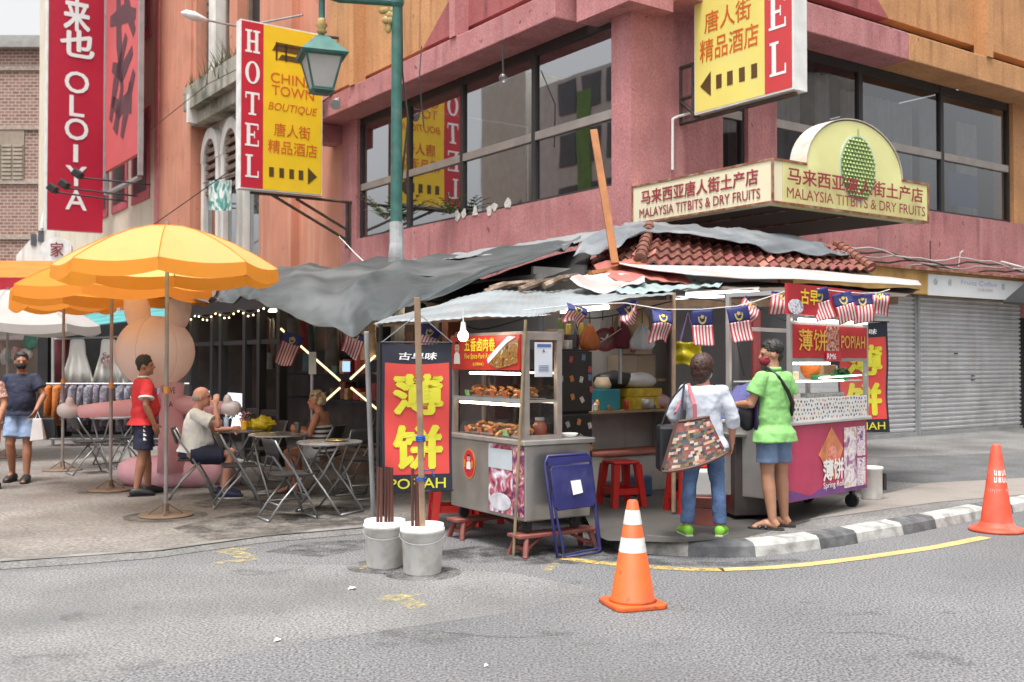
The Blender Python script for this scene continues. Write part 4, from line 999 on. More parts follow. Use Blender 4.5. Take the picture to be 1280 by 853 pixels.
tp = sheet('tarpaulin', [
    [(250, 371, 15.6), (300, 352, 15.8), (345, 341, 15.8), (430, 333, 15.6), (520, 326, 15.3), (620, 318, 14.8), (726, 303, 14.2)],
    [(252, 374, 14.2), (295, 362, 13.6), (345, 350, 13.4), (430, 345, 13), (520, 340, 12.8), (610, 332, 12.8), (718, 310, 13.2)],
    [(255, 377, 13.2), (292, 370, 12.4), (345, 366, 12), (430, 372, 11.6), (505, 362, 11.4), (590, 345, 11.6), (708, 315, 12.4)],
    [(258, 381, 12.8), (290, 380, 12), (335, 388, 11.5), (428, 424, 10.9), (484, 404, 10.8), (555, 374, 11.1), (700, 320, 12.1)]], tarp, nu=220, nv=90, fold=.17, freq=1.9, solid=.004, drape=7)
tag(tp, 'large dark grey tarpaulin draped in folds over the stalls in middle', 'tarpaulin')
t2 = sheet('tarpaulin', [[(505, 328, 16), (600, 314, 15.6), (700, 299, 15.2), (800, 280, 14.9)], [(512, 331, 15), (600, 322, 14.2), (690, 311, 13.7), (785, 293, 13.5)]], tarp_pale, nu=90, nv=16, fold=.06, seed=4, drape=12)
tag(t2, 'pale grey tarpaulin strip lying against the pink wall above large tarpaulin', 'tarpaulin')
t3 = sheet('tarpaulin', [
    [(768, 286, 13.9), (800, 281, 14.1), (850, 284, 14.3), (920, 289, 14.5), (1000, 300, 14.8), (1062, 317, 15)],
    [(738, 296, 13.1), (785, 290, 13.0), (840, 289, 13.2), (910, 294, 13.5), (990, 305, 14), (1064, 320, 14.6)],
    [(716, 322, 12.55), (768, 312, 12.1), (812, 293, 12.75), (900, 302, 13.0), (975, 316, 13.5), (1058, 322, 14.2)]], mat('blue_grey_tarpaulin', (.13, .145, .16), .5, var=.25, vs=1.5, dirt=(.32, .33, .33), dirt_amt=.5, ds=1.4), nu=110, nv=30, fold=.09, freq=2.2, seed=9, drape=9)
tag(t3, 'blue grey tarpaulin thrown over the ridge of the red tiled roof', 'tarpaulin')
t4 = sheet('tarpaulin', [[(190, 366, 14), (230, 362, 14.2), (275, 358, 14.4)], [(195, 372, 12.6), (230, 372, 12.5), (262, 378, 12.6)]], mat('brown_tarpaulin', (.13, .10, .085), .7, var=.3, vs=3), nu=24, nv=8, fold=.06, seed=3)
tag(t4, 'small brown tarpaulin flap beside the front yellow umbrella', 'tarpaulin')

st = thing('food_stall', 'corner food stall with red tiled roof, patched metal sheets and grey walls', 'stall', (1.5, 11.5, .12))
tile_m = [mat('roof_tile_red', (.185, .075, .05), .5, var=.5, vs=3.5, dirt=(.16, .06, .05), dirt_amt=.5, ds=2.5), mat('roof_tile_pale', (.40, .16, .12), .6, var=.35, vs=5), mat('roof_tile_dark', (.20, .06, .05), .6, var=.3, vs=5)]
def tiles(P00, P10, P01, P11, nc, nr, prefer=0):
    """courses of wavy tiles between the eave P00-P10 and the ridge P01-P11"""
    b = MB(); random.seed(3)
    nrm = (P10 - P00).cross(P01 - P00).normalized()
    if nrm.z < 0: nrm = -nrm
    S = 6
    for j in range(nr):
        v0, v1 = j / nr - .02, (j + 1) / nr + .02
        for i in range(nc):
            mi = prefer if random.random() < .5 else random.choice((0, 1, 2, 2))
            row = []
            for k in range(S + 1):
                u = (i + k / S) / nc; w = math.cos(2 * PI * k / S) * .026
                e = P00.lerp(P10, u); r = P01.lerp(P11, u)
                row.append((e.lerp(r, v0) + nrm * (w + .04), e.lerp(r, v1) + nrm * (w + .004), e.lerp(r, v0) + nrm * (w + .012)))
            for k in range(S):
                b.poly([row[k][0], row[k + 1][0], row[k + 1][1], row[k][1]], mi); b.poly([row[k][2], row[k + 1][2], row[k + 1][0], row[k][0]], 2)
    return b
E0 = at(800, 331, 11.8); E1p = at(1090, 339, 14.2); R0 = at(812, 288, 13.3); R1 = at(1045, 309, 14.9); E2 = at(714, 346, 12.9)
rf = obj('tiled_roof', tiles(E0, E1p, R0, R1, 22, 5), tile_m, st, world=True)
obj('tiled_hip', tiles(E2, E0, R0 + Vector((-.1, .3, .02)), R0, 8, 5, 1), tile_m, rf, world=True)
b = MB(); hp = [R0.lerp(E0, k / 8) + ZU * .06 for k in range(9)]
for k in range(8): b.limb([hp[k], hp[k + 1]], [.06, .075], 10)
obj('hip_ridge', b, tile_m[0], rf, world=True); b = MB()
hp = [R1.lerp(E1p, k / 8) + ZU * .05 for k in range(9)]
for k in range(8): b.limb([hp[k], hp[k + 1]], [.06, .075], 10)
obj('hip_ridge', b, tile_m[0], rf, world=True)
b = MB(); off = ZU * -.06
b.poly([E0 + off, E1p + off, R1 + off, R0 + off]); b.poly([E2 + off, E0 + off, R0 + off]); b.hexa([E2 - ZU * .16, E0 - ZU * .16, E0 - ZU * .06, E2 - ZU * .06] + [q + Vector((.03, .05, 0)) for q in (E2 - ZU * .16, E0 - ZU * .16, E0 - ZU * .06, E2 - ZU * .06)])
obj('roof_deck', b, timber, rf, world=True, solid=.02)
sheet_blue = mat('blue_grey_sheet', (.25, .28, .295), .55, metal=.1, var=.2, vs=2, dirt=(.16, .15, .14), dirt_amt=.55, ds=2.2)
sheet_white = mat('white_sheet', (.43, .43, .42), .5, var=.15, vs=2, dirt=(.5, .12, .09), dirt_amt=.4, ds=1.6)
sheet_teal = mat('teal_grey_sheet', (.28, .36, .36), .5, var=.2, vs=4)
sheet('roof_sheet', [[(535, 384, 10.7), (600, 366, 11.1), (660, 363, 11.1), (725, 361, 11.2), (835, 356, 11.5)], [(466, 406, 9.6), (545, 400, 9.3), (655, 395, 9.15), (700, 388, 9.3), (842, 368, 9.9)]], sheet_blue, st, nu=160, nv=6, fold=.035, corr=.0035, ncorr=34, solid=.004)
sheet('roof_sheet', [[(780, 327, 12.4), (880, 330, 12.7), (1000, 337, 13.2), (1148, 351, 13.8)], [(770, 330, 11.5), (860, 343, 11.0), (1000, 350, 11.3), (1152, 357, 12.2)]], sheet_white, st, nu=60, nv=6, fold=.015, solid=.012)
sheet('roof_sheet', [[(742, 332, 11.8), (790, 328, 11.9), (838, 336, 12)], [(770, 350, 10.9), (812, 353, 10.8), (868, 352, 11)]], mat('red_plastic_sheet', (.42, .12, .10), .6, var=.3, vs=5), st, nu=30, nv=6, fold=.06, freq=4)
sheet('roof_sheet', [[(735, 340, 11.4), (775, 342, 11.3), (805, 346, 11.2)], [(712, 350, 10.7), (752, 366, 10.4), (806, 355, 10.5)]], sheet_white, st, nu=30, nv=6, fold=.05, freq=4)
sheet('roof_sheet', [[(775, 356, 10.9), (840, 352, 11.2), (905, 352, 11.4)], [(770, 364, 10.2), (832, 366, 10.2), (900, 356, 10.6)]], sheet_teal, st, nu=40, nv=5, fold=.04, freq=4, corr=.01, ncorr=9)
sheet('roof_sheet', [[(900, 352, 11.6), (1030, 356, 12.2), (1150, 362, 13)], [(880, 360, 10.6), (1000, 364, 11), (1130, 372, 11.6)]], mat('underlay_brown', (.10, .075, .06), .8, var=.4, vs=5), st, nu=30, nv=4, fold=.03)
sheet('roof_sheet', [[(530, 378, 13.0), (600, 352, 13.2), (650, 333, 13.4), (742, 308, 13.8)], [(560, 382, 11.4), (620, 364, 11.5), (690, 354, 11.6), (730, 350, 11.6)]], mat('black_void_fill', (.012, .012, .013), .6), st, nu=20, nv=6, fold=.03)  # added black sheet, paints in the deep shade below the tarpaulin
random.seed(12)
for q in (((606, 365, 11.1), (668, 353, 11.3)), ((650, 362, 10.9), (702, 350, 11.2)), ((612, 361, 11.3), (648, 357, 11.3)), ((680, 358, 10.9), (722, 345, 11.2))):
    b = MB(); a, c = at(*q[0]), at(*q[1]); b.limb([a, a.lerp(c, .5) + ZU * .03, c], .035, 6); obj('roof_batten', b, mat('old_batten', (.17, .11, .07), .85, var=.5, vs=9, dirt=(.5, .45, .4), dirt_amt=.4, ds=9), st, world=True)
b = MB(); a, c = at(738, 343, 11.3), at(800, 331, 11.8); b.limb([a, c], .04, 6); obj('roof_batten', b, orange_timber, st, world=True)
b = MB(); b.box((0, 0, 0), (.01, .01, .01)) if False else None
pl = MB(); a, c = at(742, 163, 12.0), at(769, 330, 11.4); ax = (c - a).normalized(); sd_ = ax.cross(Vector((0, 1, 0))).normalized()
pl.box((a + c) / 2, ((c - a).length, .085, .05), (ax, sd_, ax.cross(sd_))); tag(obj('timber_post', pl, orange_timber, bevel=.006), 'orange brown timber plank standing up through the stall roof', 'post')

# stall walls and posts
wall_pale = mat('stall_pale_wall', (.42, .40, .37), .8, var=.15, vs=1.5, dirt=(.25, .22, .19), dirt_amt=.5, ds=1.4, streak=(.22, .2, .17), streak_amt=.4)
wall_grey = mat('stall_grey_wall', (.20, .20, .205), .7, var=.15, vs=1.5)
A0 = Vector((.25, 12.0, .12)); W0 = lambda q, z, d=0: A0 + U * q - V * d + ZU * z
b = MB(); b.fbox(lambda s, z, d: W0(s, z, d), 0, 2.1, 0, 2.6, -.05, 0); obj('back_wall', b, wall_pale, st, world=True)
b = MB(); b.fbox(lambda s, z, d: W0(s, z, d), 1.82, 3.6, 0, 2.6, .35, .42); obj('back_wall', b, wall_grey, st, world=True)
b = MB(); b.fbox(lambda s, z, d: W0(s, z, d), 3.62, 5.2, 0, 2.35, -.6, -.55); obj('side_wall', b, wall_grey, st, world=True); b = MB(); b.fbox(lambda s, z, d: W0(s, z, d), -.05, 0, 0, 2.5, -1.5, .2); obj('side_wall', b, wall_grey, st, world=True)
for q0, q1, r, m in (((842, 366, 10.2), (842, 640, 10.2), .022, timber), ((775, 378, 11), (775, 480, 11), .02, galv), ((945, 385, 10.9), (945, 640, 10.9), .05, mat('post_maroon', (.22, .04, .04), .6)), ((917, 384, 11.2), (917, 560, 11.2), .06, wall_grey)):
    b = MB(); b.tube([at(*q0), at(*q1)], r, 8); obj('post', b, m, st, world=True)
b = MB(); a, c = at(690, 383, 10.4), at(1120, 376, 12.2); b.box((a + c) / 2, ((c - a).length, .06, .09), ((c - a).normalized(), V, ZU)); a, c = at(470, 407, 9.7), at(700, 390, 9.4); b.tube([a, c], .02, 6)
a, c = at(690, 383, 10.4), at(560, 395, 10.4); b.tube([a, c], .025, 6); obj('roof_beam', b, timber, st, world=True)
# ceiling tubes
tube_e = emis('tube_light', (1, .97, .92), 4)
def tube_light(label, q0, q1, r=.022, m=None):
    r *= .75
    a, c = at(*q0), at(*q1); p = thing('tube_light', label, 'light', (a + c) / 2, 0, None)
    b = MB(); b.tube([a, c], r, 8); obj('tube', b, m or tube_e, p, world=True)
    b = MB(); b.box((a + c) / 2 + ZU * (r + .010), ((c - a).length * 1.02, .03, .016), ((c - a).normalized(), Vector((0, 1, 0)), ZU)); obj('fitting', b, white_paint, p, world=True); return p
tube_light('tube light under the blue grey sheet roof left of orange bag', (660, 393, 10.0), (760, 384, 10.6), .03)
tube_light('tube light under the stall roof nearest the white sheet', (858, 368, 10.5), (948, 363, 11), .02)
tube_light('middle tube light under the stall roof behind the flags', (832, 381, 11.2), (908, 377, 11.5), .018)
tube_light('faint upper tube light on the stall ceiling by timber post', (842, 373, 11.6), (905, 371, 11.8), .016)
tube_light('tube light above the red popiah cart header', (992, 377, 11.0), (1090, 375, 11.6), .022)
# ------------------------------------------------------------------ shared goods materials
red_plastic = mat('red_plastic', (.50, .025, .02), .4, var=.12, vs=3)
blue_paint = mat('blue_chair_paint', (.022, .022, .12), .42, var=.2, vs=5, dirt=(.10, .10, .22), dirt_amt=.3, ds=6)
plas_white = mat('white_bucket_plastic', (.86, .85, .82), .55, var=.08, vs=5, dirt=(.40, .37, .33), dirt_amt=.55, ds=7, streak=(.5, .47, .43), streak_amt=.25)
brown_rod = mat('brown_rod', (.10, .035, .025), .6, var=.3)
banner_red = mat('banner_red', (.60, .06, .05), .5, var=.1, vs=2, bump=.15, bs=14)
banner_black = mat('banner_navy_black', (.018, .02, .035), .5, bump=.15, bs=14)
photo_pork = photo_print('food_photo_print', [(70, 40, 70), (150, 60, 80), (190, 110, 120), (205, 195, 215), (240, 238, 242)], 9)
photo_meat = photo_print('food_photo_purple', [(60, 35, 75), (120, 60, 110), (180, 90, 120), (215, 160, 150), (225, 220, 230)], 13)
photo_roll = photo_print('roll_photo_print', [(120, 60, 110), (160, 110, 150), (205, 190, 200), (235, 232, 228), (200, 170, 150)], 7)
fry = mat('fried_roll_brown', (.42, .17, .045), .45, var=.45, vs=30, bump=.5, bs=60)
wall_e = emis('display_strip_light', (1, .86, .62), 9.0)

# ------------------------------------------------------------------ pork roll cart (local x = depth to the right, y = length to the left, z up)
KA = Vector((.105, 8.62, 0)); ang = math.atan2(.54, .84)
c1 = thing('food_cart', 'stainless steel pork roll cart with glass display and red header', 'cart', KA, ang)
LN, DP = 1.24, .68
b = MB(); b.b2((0, 0, .29), (DP, LN, .92)); obj('body', b, steel, c1, bevel=.012)
b = MB(); b.b2((-.03, -.03, .921), (DP + .03, LN + .02, .965)); obj('counter', b, mat('counter_steel', (.6, .58, .55), .3, metal=.8, var=.15, vs=5), c1, bevel=.008)
fm = mat('display_frame', (.36, .31, .28), .4, metal=.5, var=.2, vs=8)
b = MB(); dd = .33; zt1 = 1.86
for x in (.0, dd):
    for y in (.0, LN - .05): b.b2((x, y, .966), (x + .05, y + .05, zt1))
b.b2((.05, .0, zt1 - .06), (dd, .05, zt1)); b.b2((.0, .05, zt1 - .03), (.05, LN - .05, zt1)); b.b2((.05, 0.002, .966), (dd, .048, 1.0)); b.b2((dd, .05, zt1 - .04), (dd + .05, LN - .05, zt1)); b.b2((.05, LN - .05, zt1 - .05), (dd, LN, zt1)); b.b2((0.05, .002, 1.275), (dd, .02, 1.295))
obj('display_frame', b, fm, c1)
b = MB(); b.b2((.01, .051, zt1), (dd + .04, LN - .051, zt1 + .012)); obj('display_top', b, fm, c1)
b = MB(); b.b2((.004, .05, 1.285), (dd, LN - .05, 1.297)); obj('shelf', b, mat('shelf_steel', (.45, .45, .44), .35, metal=.7), c1)
b = MB(); b.b2((-.004, .05, 1.27), (.004, LN - .05, 1.305)); obj('shelf_edge', b, galv, c1)
gg = glass('display_glass', (.93, .94, .93), .03)
b = MB(); b.poly([(.012, .05, .966), (.012, LN - .05, .966), (.012, LN - .05, 1.53), (.012, .05, 1.53)]); b.poly([(.05, .025, 1.0), (dd, .025, 1.0), (dd, .025, zt1 - .06), (.05, .025, zt1 - .06)]); obj('glass_pane', b, gg, c1)
b = MB(); b.b2((dd + .02, .05, .97), (dd + .024, LN - .05, 1.55)); obj('back_glass', b, glass('smoked_glass', (.45, .47, .46), .06), c1)
b = MB(); b.b2((-.02, .05, 1.545), (-.002, LN - .02, 1.845)); hd = obj('header_sign', b, mat('header_red', (.52, .03, .02), .4, var=.25, vs=3), c1)
n_ = Vector((-1, 0, 0)); Ay = Vector((0, -1, 0))
X0 = Vector((-.021, LN - .02, 1.545)); hw = LN - .07
text('lettering', '五香卤肉卷', X0 + Ay * .27 + ZU * .165, Ay * .52, ZU * .115, yellow_ink, hd, .03)
text('lettering', 'Five Spice Pork Roll', X0 + Ay * .27 + ZU * .085, Ay * .46, ZU * .06, yellow_ink, hd, .01, .2)
text('lettering', '(LOBAK)', X0 + Ay * .42 + ZU * .03, Ay * .18, ZU * .035, yellow_ink, hd, .01)
b = MB(); b.prism([(.70, .05), (.84, .01), (1.15, .06), (1.16, .26), (.98, .22), (.80, .12)], X0 + n_ * .002, Ay, ZU, .004); obj('food_picture', b, photo_print('lobak_print', [(60, 35, 15), (120, 75, 30), (170, 115, 55), (90, 85, 40), (210, 190, 150)], 18), hd)
b = MB(); b.prism([(.68, .055), (.80, .125), (.98, .23), (1.12, .28), (1.0, .29), (.78, .17), (.66, .09)], X0 + n_ * .001, Ay, ZU, .004); obj('bowl_picture', b, white_ink, hd)
def chef(parent, O, A, s, nm='chef_emblem'):
    """plain emblem: a head, a white coat"""
    e = MB(); n = A.cross(ZU).normalized()
    e.prism([(.30 * math.cos(k * PI / 8), .34 * math.sin(k * PI / 8) + .35) for k in range(16)], O, A * s, ZU * s, .003 / s if False else .003, 0)
    e.prism([(-.42, -.75), (.42, -.75), (.36, -.1), (.16, .06), (-.16, .06), (-.36, -.1)], O + n * .001, A * s, ZU * s, .003, 1)
    e.prism([(.31 * math.cos(k * PI / 8), .2 * math.sin(k * PI / 8) + .62) for k in range(9)], O + n * .003, A * s, ZU * s, .002, 2)
    e.prism([(-.12, .2), (.12, .2), (.08, .14), (-.08, .14)], O + n * .003, A * s, ZU * s, .002, 2)
    for x in (-.12, .12): e.prism([(x - .04, .38), (x + .04, .38), (x + .04, .44), (x - .04, .44)], O + n * .003, A * s, ZU * s, .002, 2)
    return obj(nm, e, [mat('emblem_skin', (.62, .42, .32), .5), white_ink, black_ink], parent)
chef(hd, X0 + Ay * .13 + ZU * .15, Ay, .13)
for z, y0, y1 in ((1.515, .12, LN - .3), (1.25, .1, LN - .12)):
    b = MB(); b.tube([(.03, y0, z), (.03, y1, z)], .011, 8); obj('strip_light', b, wall_e, c1)
b = MB(); b.prism([(0, 0), (.18, 0), (.18, .29), (0, .29)], (.095, -.004, 1.49), (1, 0, 0), (0, 0, 1), .003); po = obj('poster', b, mat('poster_paper', (.60, .62, .68), .4), c1)
b = MB(); b.prism([(.025, .25), (.165, .25), (.165, .275), (.025, .275)], (.095, -.008, 1.49), (1, 0, 0), (0, 0, 1), .002); b.prism([(.075, .21), (.105, .21), (.09, .235)], (.095, -.008, 1.49), (1, 0, 0), (0, 0, 1), .002)
for k in range(4): b.prism([(.04, .05 + .014 * k), (.14, .05 + .014 * k), (.14, .053 + .014 * k), (.04, .053 + .014 * k)], (.095, -.008, 1.49), (1, 0, 0), (0, 0, 1), .002)
obj('print', b, mat('poster_blue', (.08, .14, .35), .5), po)
b = MB(); rect(b, Vector((-.003, .56, .325)), Vector((0, -.38, 0)), ZU * .585, .003); obj('food_photo', b, photo_pork, c1)
b = MB(); rect(b, Vector((-.003, .172, .325)), Vector((0, -.165, 0)), ZU * .585, .003); obj('food_photo', b, photo_meat, c1)
b = MB(); rect(b, Vector((-.007, .56, .70)), Vector((0, -.38, 0)), ZU * .17, .002); obj('photo_sky', b, mat('photo_pale', (.52, .58, .63), .4, var=.1), c1)
b = MB(); b.prism([(.17 * math.cos(k * PI / 10), .075 * math.sin(k * PI / 10)) for k in range(20)], (-.006, .37, .42), Ay, ZU, .003); obj('photo_plate', b, mat('photo_plate', (.62, .62, .68), .4, var=.3, vs=12), c1)
b = MB(); b.prism([(.105 * math.cos(k * PI / 12), .135 * math.sin(k * PI / 12)) for k in range(24)], (-.002, .9, .70), Ay, ZU, .004); em = obj('round_emblem', b, mat('emblem_orange', (.70, .22, .03), .4), c1)
b = MB(); b.prism([(.093 * math.cos(k * PI / 12), .122 * math.sin(k * PI / 12)) for k in range(24)], (-.006, .9, .70), Ay, ZU, .002); obj('emblem_disc', b, sign_red, em)
chef(em, Vector((-.009, .9, .715)), Ay, .085)
text('lettering', '五香', Vector((-.009, .978, .665)), Vector((0, -.022, 0)), ZU * .07, yellow_ink, em, .03); text('lettering', '卤肉', Vector((-.009, .845, .665)), Vector((0, -.022, 0)), ZU * .07, yellow_ink, em, .03)
for x, y in ((.08, .1), (DP - .1, .1), (.08, LN - .1), (DP - .1, LN - .1)):
    b = MB(); b.limb([(x, y - .02, .235), (x, y + .02, .235)], .05, 14); b.b2((x - .015, y - .03, .24), (x + .015, y + .03, .288)); obj('caster', b, black_metal, c1)
M1 = world_of(c1)
def on1(p): return M1 @ Vector(p)
bench_m = mat('maroon_bench_paint', (.26, .075, .06), .7, var=.3, vs=9, dirt=(.14, .09, .07), dirt_amt=.4, ds=7)
for i, (y, lb) in enumerate(((.08, 'low maroon wooden bench under the front corner of pork roll cart'), (LN - .12, 'low maroon wooden bench under the far end of pork roll cart'))):
    p = thing('wooden_bench', lb, 'bench', on1((.3, y, 0)), ang)
    b = MB(); b.b2((-.36, -.1, .155), (.46, .1, .183)); obj('seat', b, bench_m, p, bevel=.005)
    for sx in (-.28, .38):
        for sy in (-1, 1):
            b = MB(); b.limb([(sx, sy * .075, .155), (sx - .04 * (1 if sx < 0 else -1), sy * .12, 0)], .024, 6); obj('leg', b, bench_m, p)
        b = MB(); b.b2((sx - .015, -.1, .05), (sx + .015, .1, .08)); b.limb([(sx, -.06, .05), (sx + (.18 if sx < 0 else -.18), -.03, .15)], .016, 6); obj('brace', b, bench_m, p)
# food on the shelves
tray_m = mat('tray_steel', (.4, .4, .4), .35, metal=.7)
grp = {0: 'fried rolls on the lower glass shelf', 1: 'fried rolls on the upper glass shelf'}
rb = MB(); rb.limb([(-.075, 0, 0), (-.06, 0, .006), (0, .004, .012), (.06, 0, .006), (.075, 0, 0)], [.008, .016, .018, .016, .008], 8)
roll0 = obj('fried_roll', rb, fry, smooth=True); first = True
random.seed(5)
for lvl, z in ((0, .97), (1, 1.30)):
    for k in range(4):
        y = .17 + k * .26
        t = thing('food_tray', ['steel tray of fried rolls on the %s glass shelf, nearest the roll poster', 'steel tray of fried rolls on the %s glass shelf, second from poster', 'steel tray of fried rolls on the %s glass shelf, third from poster', 'steel tray of fried rolls on the %s glass shelf, farthest from poster'][k] % ('lower' if lvl == 0 else 'upper'), 'tray', on1((.15, y, z + .003)), ang)
        b = MB(); b.b2((-.1, -.11, 0), (.11, .11, .006)); b.b2((-.1, -.11, .006), (-.094, .11, .02)); obj('base', b, tray_m, t)
        for j in range(8):
            q = on1((.08 + .035 * (j % 4) + random.uniform(-.02, .02), y + random.uniform(-.07, .07), z + .025 + .026 * (j // 3)))
            o = roll0 if first else copy_tree(roll0); first = False
            o.location = q; o.rotation_euler = (random.uniform(-.2, .2), random.uniform(-.3, .3), ang + random.choice((PI / 2, 1.2, 1.9, .4)) + random.uniform(-.3, .3))
            s = random.uniform(.8, 1.15); o.scale = (s, s, s)
            tag(o, 'golden brown fried roll heaped on a tray in the %s glass shelf' % ('lower' if lvl == 0 else 'upper'), 'fried roll', grp[lvl])
    for k in range(5):
        y = .12 + k * .22 + random.uniform(-.02, .02); green_ = (lvl == 1 and k == 4) or (lvl == 0 and k == 1)
        b = MB(); b.box((0, 0, .026), (.004, .068, .052)); o = obj('price_tag', b, mat('tag_green', (.30, .62, .22), .5) if green_ else mat('tag_orange', (.68, .16, .06), .5, var=.2, vs=30))
        o.location = on1((.03, y, z + .012)); o.rotation_euler = (0, -.25, ang)
        if green_: tag(o, 'light green price tag on the %s shelf of cart' % ('lower' if lvl == 0 else 'upper'), 'price tag')
        else: tag(o, 'orange price tag at the front of the %s glass shelf' % ('lower' if lvl == 0 else 'upper'), 'price tag', 'orange price tags on the %s shelf' % ('lower' if lvl == 0 else 'upper'))
p = thing('sauce_jar', 'red brown sauce jar standing behind the side glass of cart', 'jar', on1((.26, .16, .966)))
b = MB(); b.lathe([(.05, 0), (.065, .03), (.065, .1), (.05, .13), (.035, .15)]); obj('jar', b, mat('sauce_red', (.26, .06, .03), .25), p, smooth=True)
b = MB(); b.lathe([(.04, .15), (.042, .175)]); obj('lid', b, galv, p)
b = MB(); b.lathe([(.06, 0), (.09, .03), (.08, .032)], on1((.55, .15, .966))); tag(obj('plate', b, white_ink), 'small white plate on the right end of cart counter', 'plate')
# bulb over the cart
p = thing('hanging_bulb', 'lit white bulb hanging over the pork roll cart header', 'bulb', at(579, 420, 9.0))
b = MB(); c = at(579, 420, 9.0); b.ell(c, (.045, .045, .05)); obj('globe', b, emis('bulb_light', (1, .86, .66), 9), p, world=True, smooth=True)
b = MB(); b.limb([c + ZU * .04, c + ZU * .08, c + ZU * .12], [.03, .024, .02], 10); b.tube([c + ZU * .12, c + ZU * .25], .006, 6); obj('socket', b, white_paint, p, world=True)
b = MB(); b.tube([at(657, 400, 8.6), gnd(642, 696)], .013, 8); tag(obj('bamboo_pole', b, mat('bamboo', (.26, .20, .12), .6, var=.35, vs=10)), 'thin brown bamboo pole leaning in front of the pork roll cart', 'pole')
# blue folded chair leaning on the cart
p = thing('folding_chair', 'dark blue folded metal chair leaning on the stainless cart side', 'chair', gnd(725, 695))
Bl, Br = gnd(697, 699), gnd(751, 691); Tl, Tr = at(680, 571, 8.64), at(737, 567, 8.86)
ax_, up = (Br - Bl), (Tl - Bl); nn = ax_.cross(up).normalized()
Pq = lambda u, v, d=0: Bl.lerp(Br, u).lerp(Tl.lerp(Tr, u), v) + nn * d
b = MB(); lp_ = [Pq(0.08, .0), Pq(0, .03), Pq(0, .5), Pq(.0, .93), Pq(.08, 1), Pq(.92, 1), Pq(1, .95), Pq(1, .5), Pq(1, .03), Pq(.92, 0), Pq(.08, 0)]; b.tube(lp_, .014, 8); obj('outer_frame', b, blue_paint, p, world=True, smooth=True)
b = MB(); b.tube([Pq(.06, .46, .02), Pq(.1, .03, .03), Pq(.9, .05, .03), Pq(.95, .46, .02)], .011, 8); b.tube([Pq(.02, .6, .02), Pq(.12, .1, .03)], .009, 6); obj('inner_frame', b, blue_paint, p, world=True)
b = MB()
q = [(.10, .46), (.9, .47), (.96, .52), (.96, .86), (.9, .90), (.1, .90), (.05, .86), (.05, .5)]
b.add([Pq(x, y, .012) for x, y in q] + [Pq(x, y, .034) for x, y in q], [list(range(7, -1, -1)), list(range(8, 16))] + [(i, (i + 1) % 8, (i + 1) % 8 + 8, i + 8) for i in range(8)]); obj('seat', b, blue_paint, p, world=True, bevel=.006)
q = [(.04, .905), (.96, .915), (.96, .985), (.04, .985)]
b = MB(); b.hexa([Pq(x, y, .0) for x, y in q] + [Pq(x, y, .016) for x, y in q]); obj('backrest', b, blue_paint, p, world=True)
b = MB(); q = [(.44, .60), (.66, .615), (.64, .745), (.42, .74)]; sgn = .05; b.hexa([Pq(x, y, sgn) for x, y in q] + [Pq(x, y, sgn + .002) for x, y in q]); obj('paper_label', b, white_ink, p, world=True)

# ------------------------------------------------------------------ banners
def banner(label, O, A, h, parent_loc):
    p = thing('banner', label, 'banner', parent_loc); w = A.length; a = A.normalized(); n = a.cross(ZU).normalized()
    wav = lambda u, v: O + A * u + ZU * h * v + n * (.012 * math.sin(v * 9 + u * 2) + .008 * math.sin(u * 8 + v * 5)) - ZU * .02 * math.sin(u * PI) * v
    b = MB(); nu, nv = 24, 60
    mf = lambda i, j: 1 if (i < 1 or i >= nu - 1 or j < 7 or j >= 52) else 0
    b.grid(wav, nu, nv, 0, mf); cl = obj('cloth', b, [banner_red, banner_black], p, world=True, smooth=True)
    def T(s, u0, u1, v0, v1, m, bold, shear=0):
        vs, fs = text_mesh(s, bold, shear); bb = MB(); bb.add([wav(u0 + (u1 - u0) * x, v0 + (v1 - v0) * y) + n * (.006 + .00015 * kk) for x, y, kk in vs], fs); obj('lettering', bb, m, cl, world=True)
    T('古早味', .24, .78, .895, .945, white_ink, .025, .15)
    T('薄', .18, .84, .53, .79, lemon_ink, .055); T('饼', .18, .84, .16, .44, lemon_ink, .055)
    T('POPIAH', .1, .9, .022, .09, lemon_ink, .012)
    b = MB(); b.tube([O - A * .02 + ZU * h, O + A * 1.02 + ZU * h], .008, 6); b.tube([O - A * .02, O + A * 1.02], .008, 6); obj('rod', b, black_metal, p, world=True)
    return p
bO = at(477, 616, 8.35); bA = at(565, 616, 8.5) - bO; bA.z = 0
bh = at(477, 428, 8.35).z - bO.z
bn1 = banner('red and black popiah banner hung on timber poles over white buckets', bO, bA, bh, gnd(521, 690))
b = MB(); tpnt = at(523, 392, 8.2)
for q in (bO + ZU * bh, bO + bA + ZU * bh): b.tube([tpnt, q], .004, 5)
obj('cord', b, mat('grey_cord', (.35, .36, .37), .7), bn1, world=True)
b = MB(); b.tube([bO + Vector((-.03, .01, bh)), bO + Vector((-.035, .01, -.02))], .012, 8); obj('side_pole', b, black_metal, bn1, world=True)
O2 = at(1064, 541, 11.55); A2 = at(1112, 537, 11.75) - O2; A2.z = 0; A2 *= 1.3; h2b = at(1112, 400, 11.75).z - at(1112, 537, 11.75).z
banner('red and black popiah banner behind the spring roll cart before the shutter', O2 - A2 * .25, A2, h2b, gnd(1095, 600, .12))
